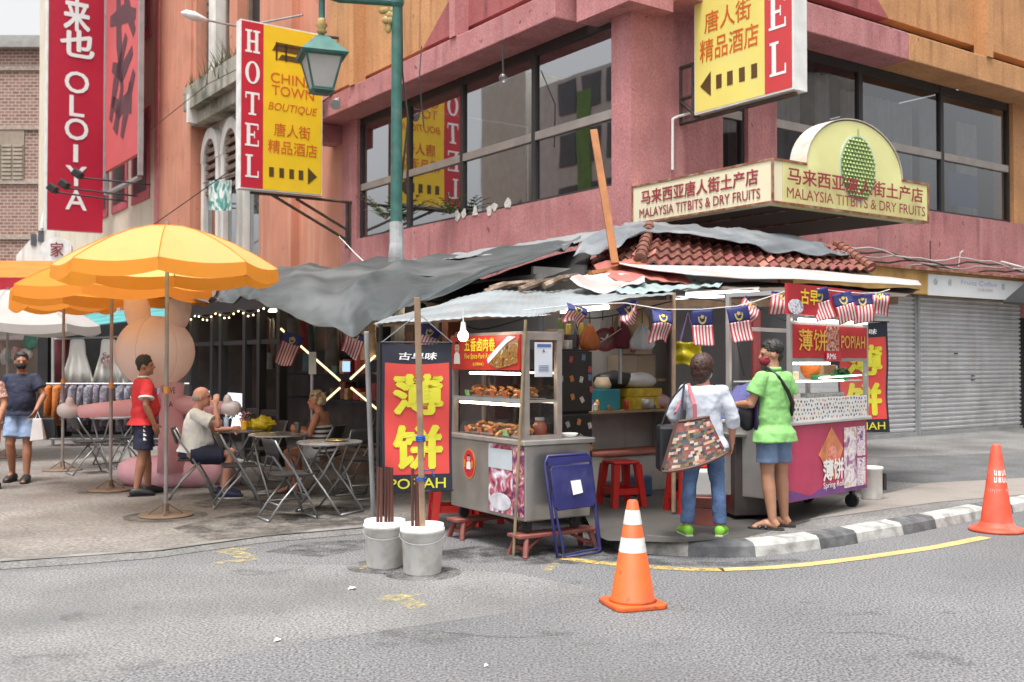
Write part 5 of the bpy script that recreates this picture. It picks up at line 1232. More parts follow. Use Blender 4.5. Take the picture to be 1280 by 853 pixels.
# buckets and poles
def bucket(label, px, py, s=1.0):
    g_ = gnd(px, py); p = thing('bucket', label, 'bucket', g_)
    b = MB(); b.lathe([(.135 * s, 0), (.145 * s, .01), (.16 * s, .31 * s), (.172 * s, .312 * s), (.172 * s, .345 * s), (.165 * s, .35 * s), (.165 * s, .375 * s), (.15 * s, .375 * s), (.148 * s, .34 * s)], n=32, caps=False); b.lathe([(.001, .34 * s), (.15 * s, .341 * s)], n=32, caps=False); b.lathe([(.001, .0), (.135 * s, .0)], n=32, caps=False); obj('tub', b, plas_white, p, smooth=True)
    b = MB(); b.tube([Vector((.175 * s * math.cos(t), .175 * s * math.sin(t), .30 * s - .1 * abs(math.sin(t)) * 0 - .06 * max(0, -math.sin(t)))) for t in [PI + k * PI / 12 for k in range(13)]], .004, 5); obj('handle', b, galv, p)
    return g_
g1 = bucket('white plastic bucket of cement behind, holding reddish brown rods', 481, 708, .98)
g2 = bucket('white plastic bucket of cement in front, holding the tall timber pole', 528, 716)
for i, (dx, dy) in enumerate(((-.06, .02), (-.025, -.04), (.03, .03), (.0, .06), (.06, -.01))):
    b = MB(); b.tube([g1 + Vector((dx, dy, .3)), g1 + Vector((dx * .9, dy, .78))], .013, 6); tag(obj('wooden_rod', b, brown_rod), 'reddish brown rod standing in the rear white bucket', 'rod', 'rods in the rear bucket')
for i, (dx, dy) in enumerate(((-.075, -.02), (-.05, .03), (-.03, -.05))):
    b = MB(); b.tube([g2 + Vector((dx, dy, .3)), g2 + Vector((dx, dy, .80 - i * .05))], .013, 6); tag(obj('wooden_rod', b, brown_rod), 'reddish brown rod beside the timber pole in the front bucket', 'rod', 'rods in the front bucket')
b = MB(); a = g2 + Vector((.005, -.03, .3)); tpp = at(521.5, 372, 7.72); axx = (tpp - a).normalized(); b.box((a + tpp) / 2, ((tpp - a).length, .045, .03), (axx, axx.cross(Vector((0, 1, 0))).normalized(), Vector((0, 1, 0)))); pole1 = thing('timber_pole', 'raw timber pole in the front white bucket crossing the red banner', 'pole', g2 + ZU * .3); obj('pole', b, timber, pole1, world=True, bevel=.004)
b = MB()
for z in (.72, .735, 1.02, 1.035, 1.05): 
    cc = a.lerp(tpp, (z - .3) / (tpp.z - .3)); b.tube([cc + Vector((.034 * math.cos(t), .03 * math.sin(t), .006 * math.sin(3 * t))) for t in [k * PI / 5 for k in range(11)]], .006, 5)
cc = a.lerp(tpp, .27); b.tube([cc, cc + Vector((.08, -.02, .02)), cc + Vector((.1, -.02, -.04))], .006, 5); obj('blue_string', b, mat('blue_string', (.02, .10, .42), .6), pole1, world=True)
b = MB(); b.tube([at(458, 415, 10.2), gnd(467, 647, .04)], .026, 10); tag(obj('grey_pole', b, galv), 'grey steel tent pole left of the red popiah banner', 'pole')
b = MB(); b.tube([at(476, 405, 9.5), gnd(478, 655, .0)], .018, 8); tag(obj('grey_pole', b, black_metal), 'thin black tent pole close behind the left banner edge', 'pole')

# ------------------------------------------------------------------ stools, cones, tubs
def make_stool():
    p = thing('plastic_stool', 'red', 'stool')
    b = MB(); b.b2((-.15, -.15, .435), (.15, .15, .47)); obj('seat', b, red_plastic, p, bevel=.015)
    for sx in (-1, 1):
        for sy in (-1, 1):
            b = MB(); q0 = Vector((sx * .125, sy * .125, .436)); q1 = Vector((sx * .17, sy * .17, 0)); w = .03
            b.hexa([q1 + Vector((-w, -w, 0)), q1 + Vector((w, -w, 0)), q1 + Vector((w, w, 0)), q1 + Vector((-w, w, 0))] + [q0 + Vector((i * .036, j * .036, 0)) for i, j in ((-1, -1), (1, -1), (1, 1), (-1, 1))]); obj('leg', b, red_plastic, p)
    b = MB()
    for sx in (-1, 1): b.b2((sx * .155 - .012, -.13, .13), (sx * .155 + .012, .13, .19)); b.b2((-.13, sx * .155 - .012, .13), (.13, sx * .155 + .012, .19))
    obj('brace', b, red_plastic, p); return p
s0 = make_stool(); s0.location = gnd(776, 632, .12); s0.rotation_euler = (0, 0, .4); s0['label'] = 'red plastic stool standing alone in front of the stall shelf'
dup(s0, gnd(562, 655, .04), .2, 'red plastic stool behind the buckets and banner', None)
dup(s0, gnd(602, 655, .04), .7, 'red plastic stool under the far end of pork roll cart', None, .8)
dup(s0, gnd(862, 640, .12), .3, 'red plastic stool behind the jeans of woman with patchwork bag', None)
b = MB(); c = gnd(882, 655, .12); p = thing('plastic_tub', 'dusty pink plastic tub standing behind the woman in jeans', 'tub', c); b.lathe([(.13, 0), (.135, .01), (.155, .25), (.165, .25), (.165, .265), (.15, .265), (.13, .02), (.001, .018)], n=28); obj('tub', b, mat('pink_tub', (.48, .16, .14), .5, var=.15), p, smooth=True)
b = MB(); b.tube([Vector((.165 * math.cos(t), -.165 * math.sin(t) * .5 - .08, .22 - .05 * math.sin(t))) for t in [k * PI / 10 for k in range(11)]], .007, 6); obj('handle', b, black_metal, p)
b = MB(); b.b2((-.13, -.12, .268), (.12, .1, .5)); tag(obj('white_box', b, mat('white_tub', (.6, .6, .58), .5), bevel=.02), 'white container standing on the dusty pink tub', 'container').location = c
c = gnd(1090, 624, .12); p = thing('plastic_canister', 'white plastic canister behind the right wheel of spring roll cart', 'canister', c)
b = MB(); b.lathe([(.10, 0), (.11, .02), (.11, .32), (.12, .325), (.12, .35), (.11, .355)], n=24); obj('body', b, plas_white, p, smooth=True); b = MB(); b.b2((.12, -.03, .1), (.15, .03, .28)); obj('handle', b, black_metal, p)
cone_or = mat('cone_orange', (.72, .115, .02), .5, var=.14, vs=6, dirt=(.22, .07, .04), dirt_amt=.65, ds=5, pits=(14, .68, .6))
cone_red = mat('cone_faded_red', (.60, .075, .035), .55, var=.2, vs=6, dirt=(.62, .2, .16), dirt_amt=.4, ds=4)
refl = mat('reflective_white', (.72, .72, .70), .35, var=.06, dirt=(.25, .23, .2), dirt_amt=.3, ds=14)
H = .70
g_ = gnd(791, 757); p = thing('traffic_cone', 'orange traffic cone with two white bands alone on the road', 'traffic cone', g_, .32)
cr_ = lambda z: .142 + (.034 - .142) * (z - .04) / (H - .04)
b = MB(); Q = .172; K = []
for k in range(4):
    for j in (-.12, .12): a_ = PI / 4 + k * PI / 2 + j; K.append((Q * 1.36 * math.cos(a_), Q * 1.36 * math.sin(a_)))
b.prism(K, (0, 0, 0), (1, 0, 0), (0, 1, 0), .035); obj('base', b, cone_or, p, bevel=.01)
b = MB(); b.lathe([(.16, .036), (.145, .05), (cr_(H - .01), H - .01), (cr_(H) - .008, H), (.01, H - .002)], n=36); obj('body', b, cone_or, p, smooth=True)
for z0, z1 in ((.36, .455), (.54, .635)):
    b = MB(); b.lathe([(cr_(z0) + .003, z0), (cr_(z1) + .003, z1)], n=36, caps=False); obj('reflective_band', b, refl, p, smooth=True)
g_ = gnd(1246, 664); p = thing('traffic_cone', 'faded red traffic cone with worn white letters beside yellow line', 'traffic cone', g_, .2)
H2 = .83; c2 = lambda z: .145 + (.04 - .145) * (z - .05) / (H2 - .05)
b = MB(); b.lathe([(.25, 0), (.255, .02), (.235, .035), (.20, .04), (.17, .055), (.15, .09)], n=32); obj('base', b, cone_red, p, smooth=True)
b = MB(); b.lathe([(.17, .05), (.145, .09), (c2(H2 - .02), H2 - .02), (c2(H2) - .01, H2), (.01, H2)], n=36); obj('body', b, cone_red, p, smooth=True)
b = MB(); random.seed(2)
for row, z in enumerate((.535, .47)):
    for k in range(4):
        th = -PI / 2 - .85 + k * .42
        for j in range(3):
            a0 = th + j * .1; zz = z + random.uniform(-.004, .004); r = c2(zz) + .004; hh = .05 if j != 1 else random.choice((.015, .05))
            b.poly([(r * math.cos(a0), r * math.sin(a0), zz), (r * math.cos(a0 + .085), r * math.sin(a0 + .085), zz), ((c2(zz + hh) + .004) * math.cos(a0 + .085), (c2(zz + hh) + .004) * math.sin(a0 + .085), zz + hh), ((c2(zz + hh) + .004) * math.cos(a0), (c2(zz + hh) + .004) * math.sin(a0), zz + hh)])
obj('white_lettering', b, worn('worn_white_paint', (.75, .72, .7), .30, .42, 30), p)
b = MB(); b.lathe([(c2(.36) + .003, .36), (c2(.41) + .003, .41)], n=32, caps=False); obj('white_smear', b, worn('smeared_white_paint', (.7, .6, .56), .42, .62, 14), p, smooth=True)

# ------------------------------------------------------------------ spring roll cart (local x = length to the right, y = depth away)
L0 = Vector((2.50, 9.55, .12)); L1 = at(1083, 612, 10.75); dx = Vector((L1.x - L0.x, L1.y - L0.y, 0)); a2 = math.atan2(dx.y, dx.x); LW = dx.length
c2_ = thing('food_cart', 'spring roll cart with pink photo panel and red popiah header', 'cart', L0, a2)
pk = mat('magenta_panel', (.50, .045, .115), .35, var=.35, vs=1.6)
frm2 = mat('cart_aluminium', (.52, .51, .50), .35, metal=.6, var=.15)
b = MB(); b.b2((0, 0, .22), (LW, .7, .9)); obj('body', b, frm2, c2_, bevel=.01)
pn = MB(); pn.b2((.0, -.012, .2), (LW - .01, -.002, .9)); pnl = obj('photo_panel', pn, pk, c2_)
b = MB(); b.prism([(.0, 0), (.0, .12), (.45, .02), (.75, .1), (LW - .02, .02), (LW - .02, 0)], (0, -.013, .205), (1, 0, 0), (0, 0, 1), .002); obj('violet_wave', b, mat('violet_print', (.16, .05, .22), .4, var=.4, vs=3), pnl)
b = MB(); X = LW - .83; b.prism([(0, .24), (.26, .5), (.5, .28), (.3, -.02)], (X - .22, -.015, .36), (1, 0, 0), (0, 0, 1), .004); obj('crepe_picture', b, mat('crepe_orange', (.62, .22, .09), .4, var=.35, vs=9), pnl)
b = MB(); b.prism([(.09 * math.cos(k * PI / 8), .11 * math.sin(k * PI / 8)) for k in range(16)], (X + .05, -.02, .58), (1, 0, 0), (0, 0, 1), .003); obj('filling_picture', b, photo_print('filling_print', [(150, 40, 60), (210, 100, 60), (230, 170, 160), (200, 60, 110)], 30), pnl)
b = MB(); rect(b, Vector((LW - .53, -.018, .24)), Vector((.27, 0, 0)), ZU * .60, .003); obj('roll_picture', b, photo_roll, pnl)
for z0, z1 in ((.24, .52), (.54, .84)):
    b = MB(); rect(b, Vector((LW - .245, -.018, z0)), Vector((.18, 0, 0)), ZU * (z1 - z0), .003); obj('roll_picture', b, photo_print('roll_print_%d' % int(z0 * 100), [(110, 50, 110), (170, 130, 165), (240, 238, 238), (190, 160, 170), (225, 215, 220)], 16), pnl)
text('lettering', '薄饼', Vector((X - .14, -.017, .345)), Vector((.42, 0, 0)), ZU * .2, white_ink, pnl, .04, lift=.006)
text('lettering', 'Spring Roll', Vector((X - .14, -.017, .255)), Vector((.42, 0, 0)), ZU * .075, white_ink, pnl, .012, lift=.006)
b = MB(); b.b2((-.02, -.05, .905), (LW + .04, .72, .94)); obj('counter', b, mat('counter_aluminium', (.66, .65, .63), .3, metal=.6), c2_, bevel=.012)
dotm = mat('dotted_white', (.70, .70, .68), .4, var=.05)
b = MB(); b.b2((.1, -.03, .941), (LW - .02, -.01, 1.15)); dp = obj('dotted_band', b, dotm, c2_)
b = MB(); random.seed(8); dotc = [mat('dot_black', (.03, .03, .04), .5), mat('dot_red', (.4, .05, .06), .5), mat('dot_blue', (.06, .08, .25), .5), mat('dot_yellow', (.5, .35, .05), .5)]
for j in range(5):
    for i in range(int(LW / .06)):
        x = .13 + i * .06 + (.03 if j % 2 else 0) + random.uniform(-.012, .012); z = .965 + j * .041 + random.uniform(-.008, .008)
        if x > LW - .05: continue
        r = random.uniform(.009, .015); b.prism([(r * math.cos(k * PI / 3), r * math.sin(k * PI / 3)) for k in range(6)], (x, -.031, z), (1, 0, 0), (0, 0, 1), .001, random.choice((0, 0, 0, 1, 2, 3)))
obj('dots', b, dotc, dp)
zz = [.94, 1.84]
b = MB()
for x in (.06, LW - .04): b.b2((x, -.03, .94), (x + .04, .01, 2.16)); b.b2((x, .62, .94), (x + .04, .66, 2.16))
b.b2((.1, .62, 1.8), (LW - .04, .66, 1.84)); b.b2((.06, .01, 2.12), (.1, .62, 2.16)); b.b2((LW - .04, .01, 2.12), (LW, .62, 2.16)); b.b2((.1, -.03, 1.845), (LW - .04, .01, 1.875)); b.b2((.1, -.028, 1.5), (LW - .04, .0, 1.53)); obj('display_frame', b, frm2, c2_)
b = MB(); b.b2((.1, -.035, 1.532), (LW - .04, -.01, 1.844)); hr = obj('header_sign', b, mat('popiah_red', (.44, .015, .02), .35, var=.1), c2_)
Wd = LW - .14
text('lettering', '薄饼', Vector((.15 + Wd * .03, -.037, 1.60)), Vector((Wd * .36, 0, 0)), ZU * .2, mat('gold_ink', (.70, .42, .05), .4), hr, .015)
text('lettering', 'POPIAH', Vector((.1 + Wd * .62, -.037, 1.63)), Vector((Wd * .34, 0, 0)), ZU * .125, MATS['gold_ink'], hr, .012)
b = MB(); rect(b, Vector((.1 + Wd * .42, -.037, 1.60)), Vector((Wd * .17, 0, 0)), ZU * .24, .003); obj('food_picture', b, photo_print('popiah_snap', [(40, 30, 30), (120, 70, 50), (200, 90, 40), (190, 180, 175), (60, 60, 80)], 22), hr)
b = MB(); rect(b, Vector((.1 + Wd * .405, -.042, 1.505)), Vector((Wd * .21, 0, 0)), ZU * .085, .003); obj('price_board', b, sign_red, hr)
text('lettering', 'RM6', Vector((.1 + Wd * .415, -.046, 1.52)), Vector((Wd * .12, 0, 0)), ZU * .055, white_ink, hr, .02)
b = MB(); b.b2((-.12, -.1, 1.93), (LW - .06, -.075, 2.21)); tb = obj('top_sign', b, mat('top_sign_red', (.46, .02, .03), .4, var=.3, vs=3), c2_)
text('lettering', '古早味', Vector((.12, -.102, 2.03)), Vector((.5, 0, 0)), ZU * .14, yellow_ink, tb, .03); text('lettering', 'Popiah', Vector((.5, -.102, 1.96)), Vector((.2, 0, 0)), ZU * .06, MATS['gold_ink'], tb, .01)
b = MB(); b.prism([(.14 * math.cos(k * PI / 10), .07 * math.sin(k * PI / 10)) for k in range(20)], (.03, -.102, 2.0), (1, 0, 0), (0, 0, 1), .003); obj('bowl_picture', b, photo_print('bowl_print', [(90, 90, 120), (190, 190, 205), (235, 235, 240), (130, 110, 110)], 26), tb)
b = MB(); b.prism([(.06 * math.cos(k * PI / 5), .05 * math.sin(k * PI / 5)) for k in range(10)], (.98, -.102, 2.0), (1, 0, 0), (0, 0, 1), .003); obj('herb_picture', b, mat('herb_green', (.08, .25, .05), .5), tb)
b = MB(); b.tube([(.16, -.06, 1.89), (LW - .1, -.06, 1.89)], .012, 8); obj('strip_light', b, emis('cool_strip', (1, .95, .85), 5), c2_)
b = MB(); b.tube([(.14, .02, 1.48), (LW * .55, .02, 1.48)], .012, 8); b.tube([(LW * .4, .0, 1.34), (LW - .1, .0, 1.36)], .006, 8); b.tube([(.16, .0, 1.31), (LW * .7, .0, 1.31)], .008, 8); obj('strip_light', b, MATS['cool_strip'], c2_)
b = MB(); b.b2((.1, .02, 1.30), (LW - .04, .6, 1.312)); obj('shelf', b, mat('shelf_acrylic', (.6, .62, .6), .2), c2_)
b = MB(); b.poly([(.1, -.005, 1.15), (LW - .04, -.005, 1.15), (LW - .04, -.005, 1.5), (.1, -.005, 1.5)]); obj('glass_pane', b, gg, c2_)
for x, y in ((.1, .1), (LW - .12, .1), (.1, .6), (LW - .12, .6)):
    b = MB(); b.limb([(x - .02, y, .07), (x + .02, y, .07)], .07, 14); b.b2((x - .03, y - .02, .1), (x + .03, y + .02, .22)); obj('caster', b, black_metal, c2_)
M2 = world_of(c2_)
def on2(p): return M2 @ Vector(p)
def item(nm, label, cat, mb, m, loc, rz=0, group=None, **k):
    o = tag(obj(nm, mb, m, **k), label, cat, group); o.location = loc; o.rotation_euler = (0, 0, rz); return o
b = MB(); b.limb([(0, 0, 0), (0, 0, .05), (0, 0, .12), (0, 0, .16)], [.05, .09, .10, .04], 12, sx=1.0); item('orange_bag', 'orange plastic bag inside the glass of spring roll cart', 'bag', b, mat('orange_bag', (.75, .19, .02), .45, trans=.3), on2((LW * .52, .2, 1.335)), a2, smooth=True)
for i, (x, lb) in enumerate(((LW * .54, 'green plastic basket under the orange bag'), (LW * .82, 'green plastic basket of dark herbs in spring roll cart'))):
    b = MB(); b.lathe([(.07, 0), (.11, .05), (.115, .055), (.1, .05), (.06, .01)], n=20); item('plastic_basket', lb, 'basket', b, mat('green_basket', (.03, .30, .09), .45), on2((x, .12, 1.313)), a2, smooth=True)
b = MB(); random.seed(3)
for k in range(50): b.ell((random.uniform(-.09, .09), random.uniform(-.06, .06), .06 + random.uniform(0, .05)), (.02, .02, .012), n=6)
item('herbs', 'dark green herbs heaped in the basket of spring roll cart', 'herbs', b, leaf, on2((LW * .82, .12, 1.313)), a2)
b = MB(); b.b2((-.16, -.1, 0), (.16, .1, .09)); item('food_box', 'pale food box on the left of spring roll cart shelf', 'box', b, mat('pale_box', (.62, .50, .33), .6), on2((.3, .2, 1.313)), a2, bevel=.01)
b = MB(); b.b2((-.14, -.1, 0), (.14, .1, .15)); item('cardboard_box', 'brown carton behind the herbs in spring roll cart', 'carton', b, mat('cardboard', (.40, .22, .11), .8), on2((LW * .84, .36, 1.313)), a2, bevel=.008)
b = MB()
for k in range(8): b.lathe([(.06, .0), (.065, .04), (.055, .04)], (-.3 + .09 * k, .0, 0), n=12)
item('container_row', 'row of small clear tubs behind the lower glass of spring roll cart', 'tubs', b, mat('grey_tub', (.45, .45, .44), .3), on2((LW * .55, .1, 1.15)), a2)
# side counter of the cart beside the man in lime shirt
b = MB(); p = thing('steel_cabinet', 'dark steel cabinet between the woman and the man in lime', 'cabinet', gnd(945, 650, .12), .15)
b.b2((-.21, 0, .04), (.30, .6, .78)); obj('body', b, mat('dark_steel', (.12, .105, .10), .35, metal=.6, var=.25, vs=4), p, bevel=.01)
b = MB(); b.b2((-.27, -.04, .785), (.34, .62, .815)); obj('top', b, mat('counter_steel', (.6, .58, .55), .3), p, bevel=.006)

# ------------------------------------------------------------------ inside the stall
fr_ = thing('fridge', 'tall black two door fridge covered with small photo magnets', 'fridge', at(715, 600, 10.3), .62)
fr_.location.z = .12
fm_ = mat('fridge_black', (.022, .018, .017), .4, var=.3)
b = MB(); b.b2((-.26, .02, .03), (.24, .6, 1.62)); obj('body', b, fm_, fr_, bevel=.01)
for z0, z1 in ((.05, .98), (1.0, 1.6)):
    b = MB(); b.b2((-.26, -.03, z0), (.24, .018, z1)); obj('door', b, fm_, fr_, bevel=.012)
random.seed(21)
mags = [mat('magnet_%s' % n, c, .5, var=.5, vs=60) for n, c in (('cream', (.55, .5, .42)), ('red', (.45, .08, .07)), ('blue', (.12, .2, .35)), ('grey', (.35, .35, .34)), ('orange', (.5, .2, .06)))]
mb0 = MB(); mb0.b2((-.022, -.004, -.03), (.022, 0, .03)); k = 0; m0 = None
for x, z in ((-.2, 1.5), (-.04, 1.52), (.12, 1.54), (-.16, 1.33), (-.03, 1.33), (.09, 1.32), (.2, 1.42), (.2, 1.34), (-.2, 1.12), (-.02, 1.15), (.1, 1.12), (.22, 1.22), (-.18, .82), (-.08, .88), (.06, .90), (.2, .86), (-.17, .64), (-.03, .66), (.08, .75), (.21, .64), (-.05, .52), (.1, .5)):
    o = obj('photo_magnet', mb0, mags[k % 5]); k += 1
    p = world_of(fr_) @ Vector((x, -.034, z)); o.location = p; o.rotation_euler = (0, random.uniform(-.5, .5), .62)
    tag(o, 'small photo magnet stuck on the black fridge door', 'magnet', 'magnets on the black fridge')
# shelf with goods
W1 = lambda s, z, d=0: W0(s, z, d)
sh = thing('wall_shelf', 'long shelf board along the pale stall back wall', 'shelf', W0(1.1, 0, .2)); zs_ = .93
b = MB(); b.fbox(W1, .3, 1.9, zs_ - .03, zs_, .0, .5); obj('board', b, mat('shelf_wood', (.30, .2, .11), .6, var=.3), sh, world=True)
b = MB()
for s in (.35, 1.85): b.fbox(W1, s - .02, s + .02, 0, zs_ - .03, .42, .46); b.fbox(W1, s - .02, s + .02, 0, zs_ - .03, .04, .08)
obj('leg', b, galv, sh, world=True)
random.seed(31)
def shelf_box(nm, label, cat, s, d, sz, m, z=zs_, group=None, rz=.0):
    b = MB(); b.b2((-sz[0] / 2, -sz[1] / 2, 0), (sz[0] / 2, sz[1] / 2, sz[2])); return item(nm, label, cat, b, m, W0(s, z + .002, d), math.atan2(U.y, U.x) + rz, group, bevel=.008)
shelf_box('storage_box', 'teal box on the stall shelf under the pale bread', 'box', .78, .3, (.34, .25, .24), mat('teal_box', (.02, .20, .24), .5, var=.2))
b = MB(); b.limb([(0, 0, 0), (0, 0, .05), (0, 0, .14)], [.09, .11, .07], 12, sx=1); item('bread_bag', 'pale bread bag on top of the teal box', 'bread', b, mat('bread_beige', (.55, .42, .27), .7, var=.3), W0(.78, zs_ + .245, .3), 0, smooth=True)
shelf_box('plastic_crate', 'yellow plastic crate on the right of stall shelf', 'crate', 1.4, .3, (.55, .3, .14), mat('yellow_crate', (.58, .40, .02), .5, var=.3, vs=12))
shelf_box('plastic_crate', 'second yellow crate stacked on the yellow crate', 'crate', 1.38, .28, (.5, .28, .1), MATS['yellow_crate'], zs_ + .145, None, .05)
b = MB(); b.ell((0, 0, .1), (.3, .16, .1)); item('black_bag', 'black bag lying over the yellow crates', 'bag', b, black_metal, W0(1.05, zs_ + .26, .2), .6, smooth=True, wrinkle=(.06, .12))
b = MB(); b.ell((0, 0, .1), (.26, .16, .1)); item('white_bag', 'white plastic bag slumped on the yellow crates', 'bag', b, mat('white_plastic', (.6, .6, .6), .4), W0(1.38, zs_ + .24, .25), .6, smooth=True, wrinkle=(.06, .1))
b = MB(); b.lathe([(.08, 0), (.1, .02), (.1, .12), (.09, .13)], n=20); item('steel_pot', 'grey steel pot in front of the yellow crates', 'pot', b, steel, W0(1.35, zs_, .42), smooth=True)
b = MB(); b.ell((0, 0, .08), (.12, .1, .09)); item('pink_bag', 'pinkish plastic bag beside the steel pot on shelf', 'bag', b, mat('pink_plastic', (.52, .33, .33), .45), W0(1.62, zs_, .4), smooth=True, wrinkle=(.05, .08))
b = MB(); b.limb([(0, 0, 0), (0, 0, .09), (0, 0, .13)], [.03, .03, .012], 10)
for i, (s, m, lb) in enumerate(((.42, mat('ketchup_red', (.45, .04, .03), .4), 'red sauce bottle at the left end of stall shelf'), (.52, mat('bottle_violet', (.13, .08, .16), .4), 'dark violet bottle beside the red sauce bottle'), (.6, mat('mustard', (.5, .25, .03), .4), 'mustard coloured bottle beside the teal box'), (1.05, MATS['ketchup_red'], 'red bottle right of the teal box on stall shelf'))):
    item('sauce_bottle', lb, 'bottle', b, m, W0(s, zs_, .42), smooth=True)
for i, (s, d, z, lb) in enumerate(((1.25, .12, .02, 'pale brown carton on the top shelf beside the wall'), (1.55, .12, .02, 'larger pale carton on the top shelf near grey panel'), (1.5, .12, .3, 'upper carton stacked on the pale cartons'))):
    shelf_box('carton', lb, 'carton', s, d, (.3, .22, .27), mat('pale_carton', (.36, .28, .2), .8, var=.25), 1.28 + z)
b = MB(); b.fbox(W1, 1.0, 1.8, 1.26, 1.29, 0, .3); tag(obj('upper_shelf', b, MATS['shelf_wood']), 'short upper shelf board under the pale cartons', 'shelf')
shelf_box('freezer_chest', 'white low chest with red trimmed lid under the stall shelf', 'chest', 1.1, .45, (1.3, .5, .42), mat('chest_white', (.5, .48, .45), .5, dirt=(.3, .2, .16), dirt_amt=.5), .0)
b = MB(); b.b2((-.68, -.29, .45), (.68, .29, .48)); item('chest_lid', 'red edged lid board on the white low chest', 'lid', b, mat('red_lid', (.42, .14, .10), .6, var=.3), W0(1.1, -.02, .45), math.atan2(U.y, U.x), bevel=.006)
# hanging goods
def hang(nm, label, px, py, Y, sz, m, wr=.06):
    c = at(px, py, Y); p = thing(nm, label, nm.split('_')[-1], c)
    b = MB(); random.seed(px); w, h = sz[0] * .95, sz[1]; R_ = []
    for k in range(9):
        f = k / 8; ww = w * (.10 + .9 * min(1, f * 1.5) ** .8) * (1 - .25 * max(0, f - .8) / .2); R_.append((c + ZU * (h - 1.75 * h * f) + Vector((random.uniform(-.008, .008), 0, 0)), (ww, 0, 0), (0, ww * .45 + .01, 0)))
    b.loft(R_, 26); n = 26
    for q in range(len(b.v)):
        th = q % n; lv = q // n; f = lv / 8; d = (b.v[q] - c); amp = (.10 * math.sin(th * 2.9 + lv * .4) + .08 * math.sin(th * 1.3 + 2)) * (1.15 - f * .6); b.v[q] += Vector((d.x * amp, d.y * amp * 2, .012 * math.sin(th * 1.7 + lv)))
    obj('bag', b, m, p, world=True, smooth=True, sub=1, wrinkle=(.02, .03))
    b = MB(); b.tube([c + ZU * sz[1], c + ZU * (sz[1] + .14)], .006, 5); obj('loop', b, wire_mat, p, world=True)
hang('orange_bag', 'orange plastic bag hanging from the stall ceiling by fridge', 737, 424, 10.6, (.115, .16), mat('orange_hang', (.42, .11, .02), .45, trans=.2))
hang('maroon_bag', 'maroon cloth bag hanging beside the wall clock', 778, 420, 11.0, (.10, .19), mat('maroon_cloth', (.12, .015, .03), .8))
hang('white_bag', 'crumpled white plastic bag hanging beside the straw hat', 803, 424, 10.8, (.14, .16), mat('white_film', (.55, .55, .56), .35, trans=.3))
c = at(860, 444, 10.3); p = thing('yellow_bag', 'bright yellow plastic bag hanging above the head of woman', 'bag', c); b = MB()
b.grid(lambda u, v: c + Vector(((u - .5) * .31 * (1 - .25 * v), .03 * math.sin(u * 9 + v * 3) + .02 * math.sin(v * 11), (v - .5) * .24 + .03 * math.sin(u * 5) * (1 - v) + .02 * abs(u - .5))), 22, 14); obj('pouch', b, mat('yellow_film', (.60, .50, .02), .35, trans=.3, var=.3, vs=9), p, world=True, smooth=True, solid=.02)
b = MB(); b.tube([c + Vector((-.08, 0, .12)), c + Vector((.0, 0, .42)), c + Vector((.08, 0, .12))], .012, 5); obj('handle', b, mat('violet_ribbon', (.14, .08, .22), .6), p, world=True)
c = at(756, 425, 11.3); p = thing('wall_clock', 'small red rimmed clock hanging between orange and maroon bags', 'clock', c)
b = MB(); b.limb([c, c - Vector((0, .05, 0))], .13, 24); obj('rim', b, mat('clock_red', (.26, .02, .03), .4), p, world=True)
b = MB(); b.limb([c - Vector((0, .05, 0)), c - Vector((0, .055, 0))], .09, 24); obj('face', b, mat('clock_face', (.25, .10, .10), .5, var=.4, vs=20), p, world=True)
b = MB(); b.tube([c + Vector((0, -.06, 0)), c + Vector((.03, -.06, .06))], .008, 5); b.tube([c + Vector((0, -.06, 0)), c + Vector((-.05, -.06, .02))], .008, 5); obj('hand', b, white_ink, p, world=True)
c = at(789, 406, 11.1); b = MB(); R_ = Matrix.Rotation(.3, 3, 'X'); prof = [(.19, 0), (.185, .008), (.1, .012), (.1, .08), (.06, .1), (.005, .1)]
b.loft([(c + R_ @ Vector((0, -z, 0)), R_ @ Vector((r, 0, 0)), R_ @ Vector((0, 0, r))) for r, z in prof], 20); tag(obj('straw_hat', b, mat('straw', (.36, .26, .13), .8, bump=.5, bs=90), smooth=True), 'straw hat hanging on the pale stall wall above white bag', 'hat')
b = MB(); p0 = at(716, 396, 10.5); b.tube([at(700, 388, 10.4), p0, at(722, 420, 10.8), at(745, 432, 10.9), at(790, 402, 11)], .006, 5); tag(obj('ceiling_cable', b, mat('cable_cream', (.5, .46, .36), .6)), 'cream cable drooping from ceiling across the hanging bags', 'cable')
b = MB(); b.tube([at(722, 398, 11.7), at(719, 420, 11.7), at(722, 450, 11.8)], .02, 6); tag(obj('wall_hose', b, wire_mat), 'black hose running down the pale wall above fridge', 'hose')

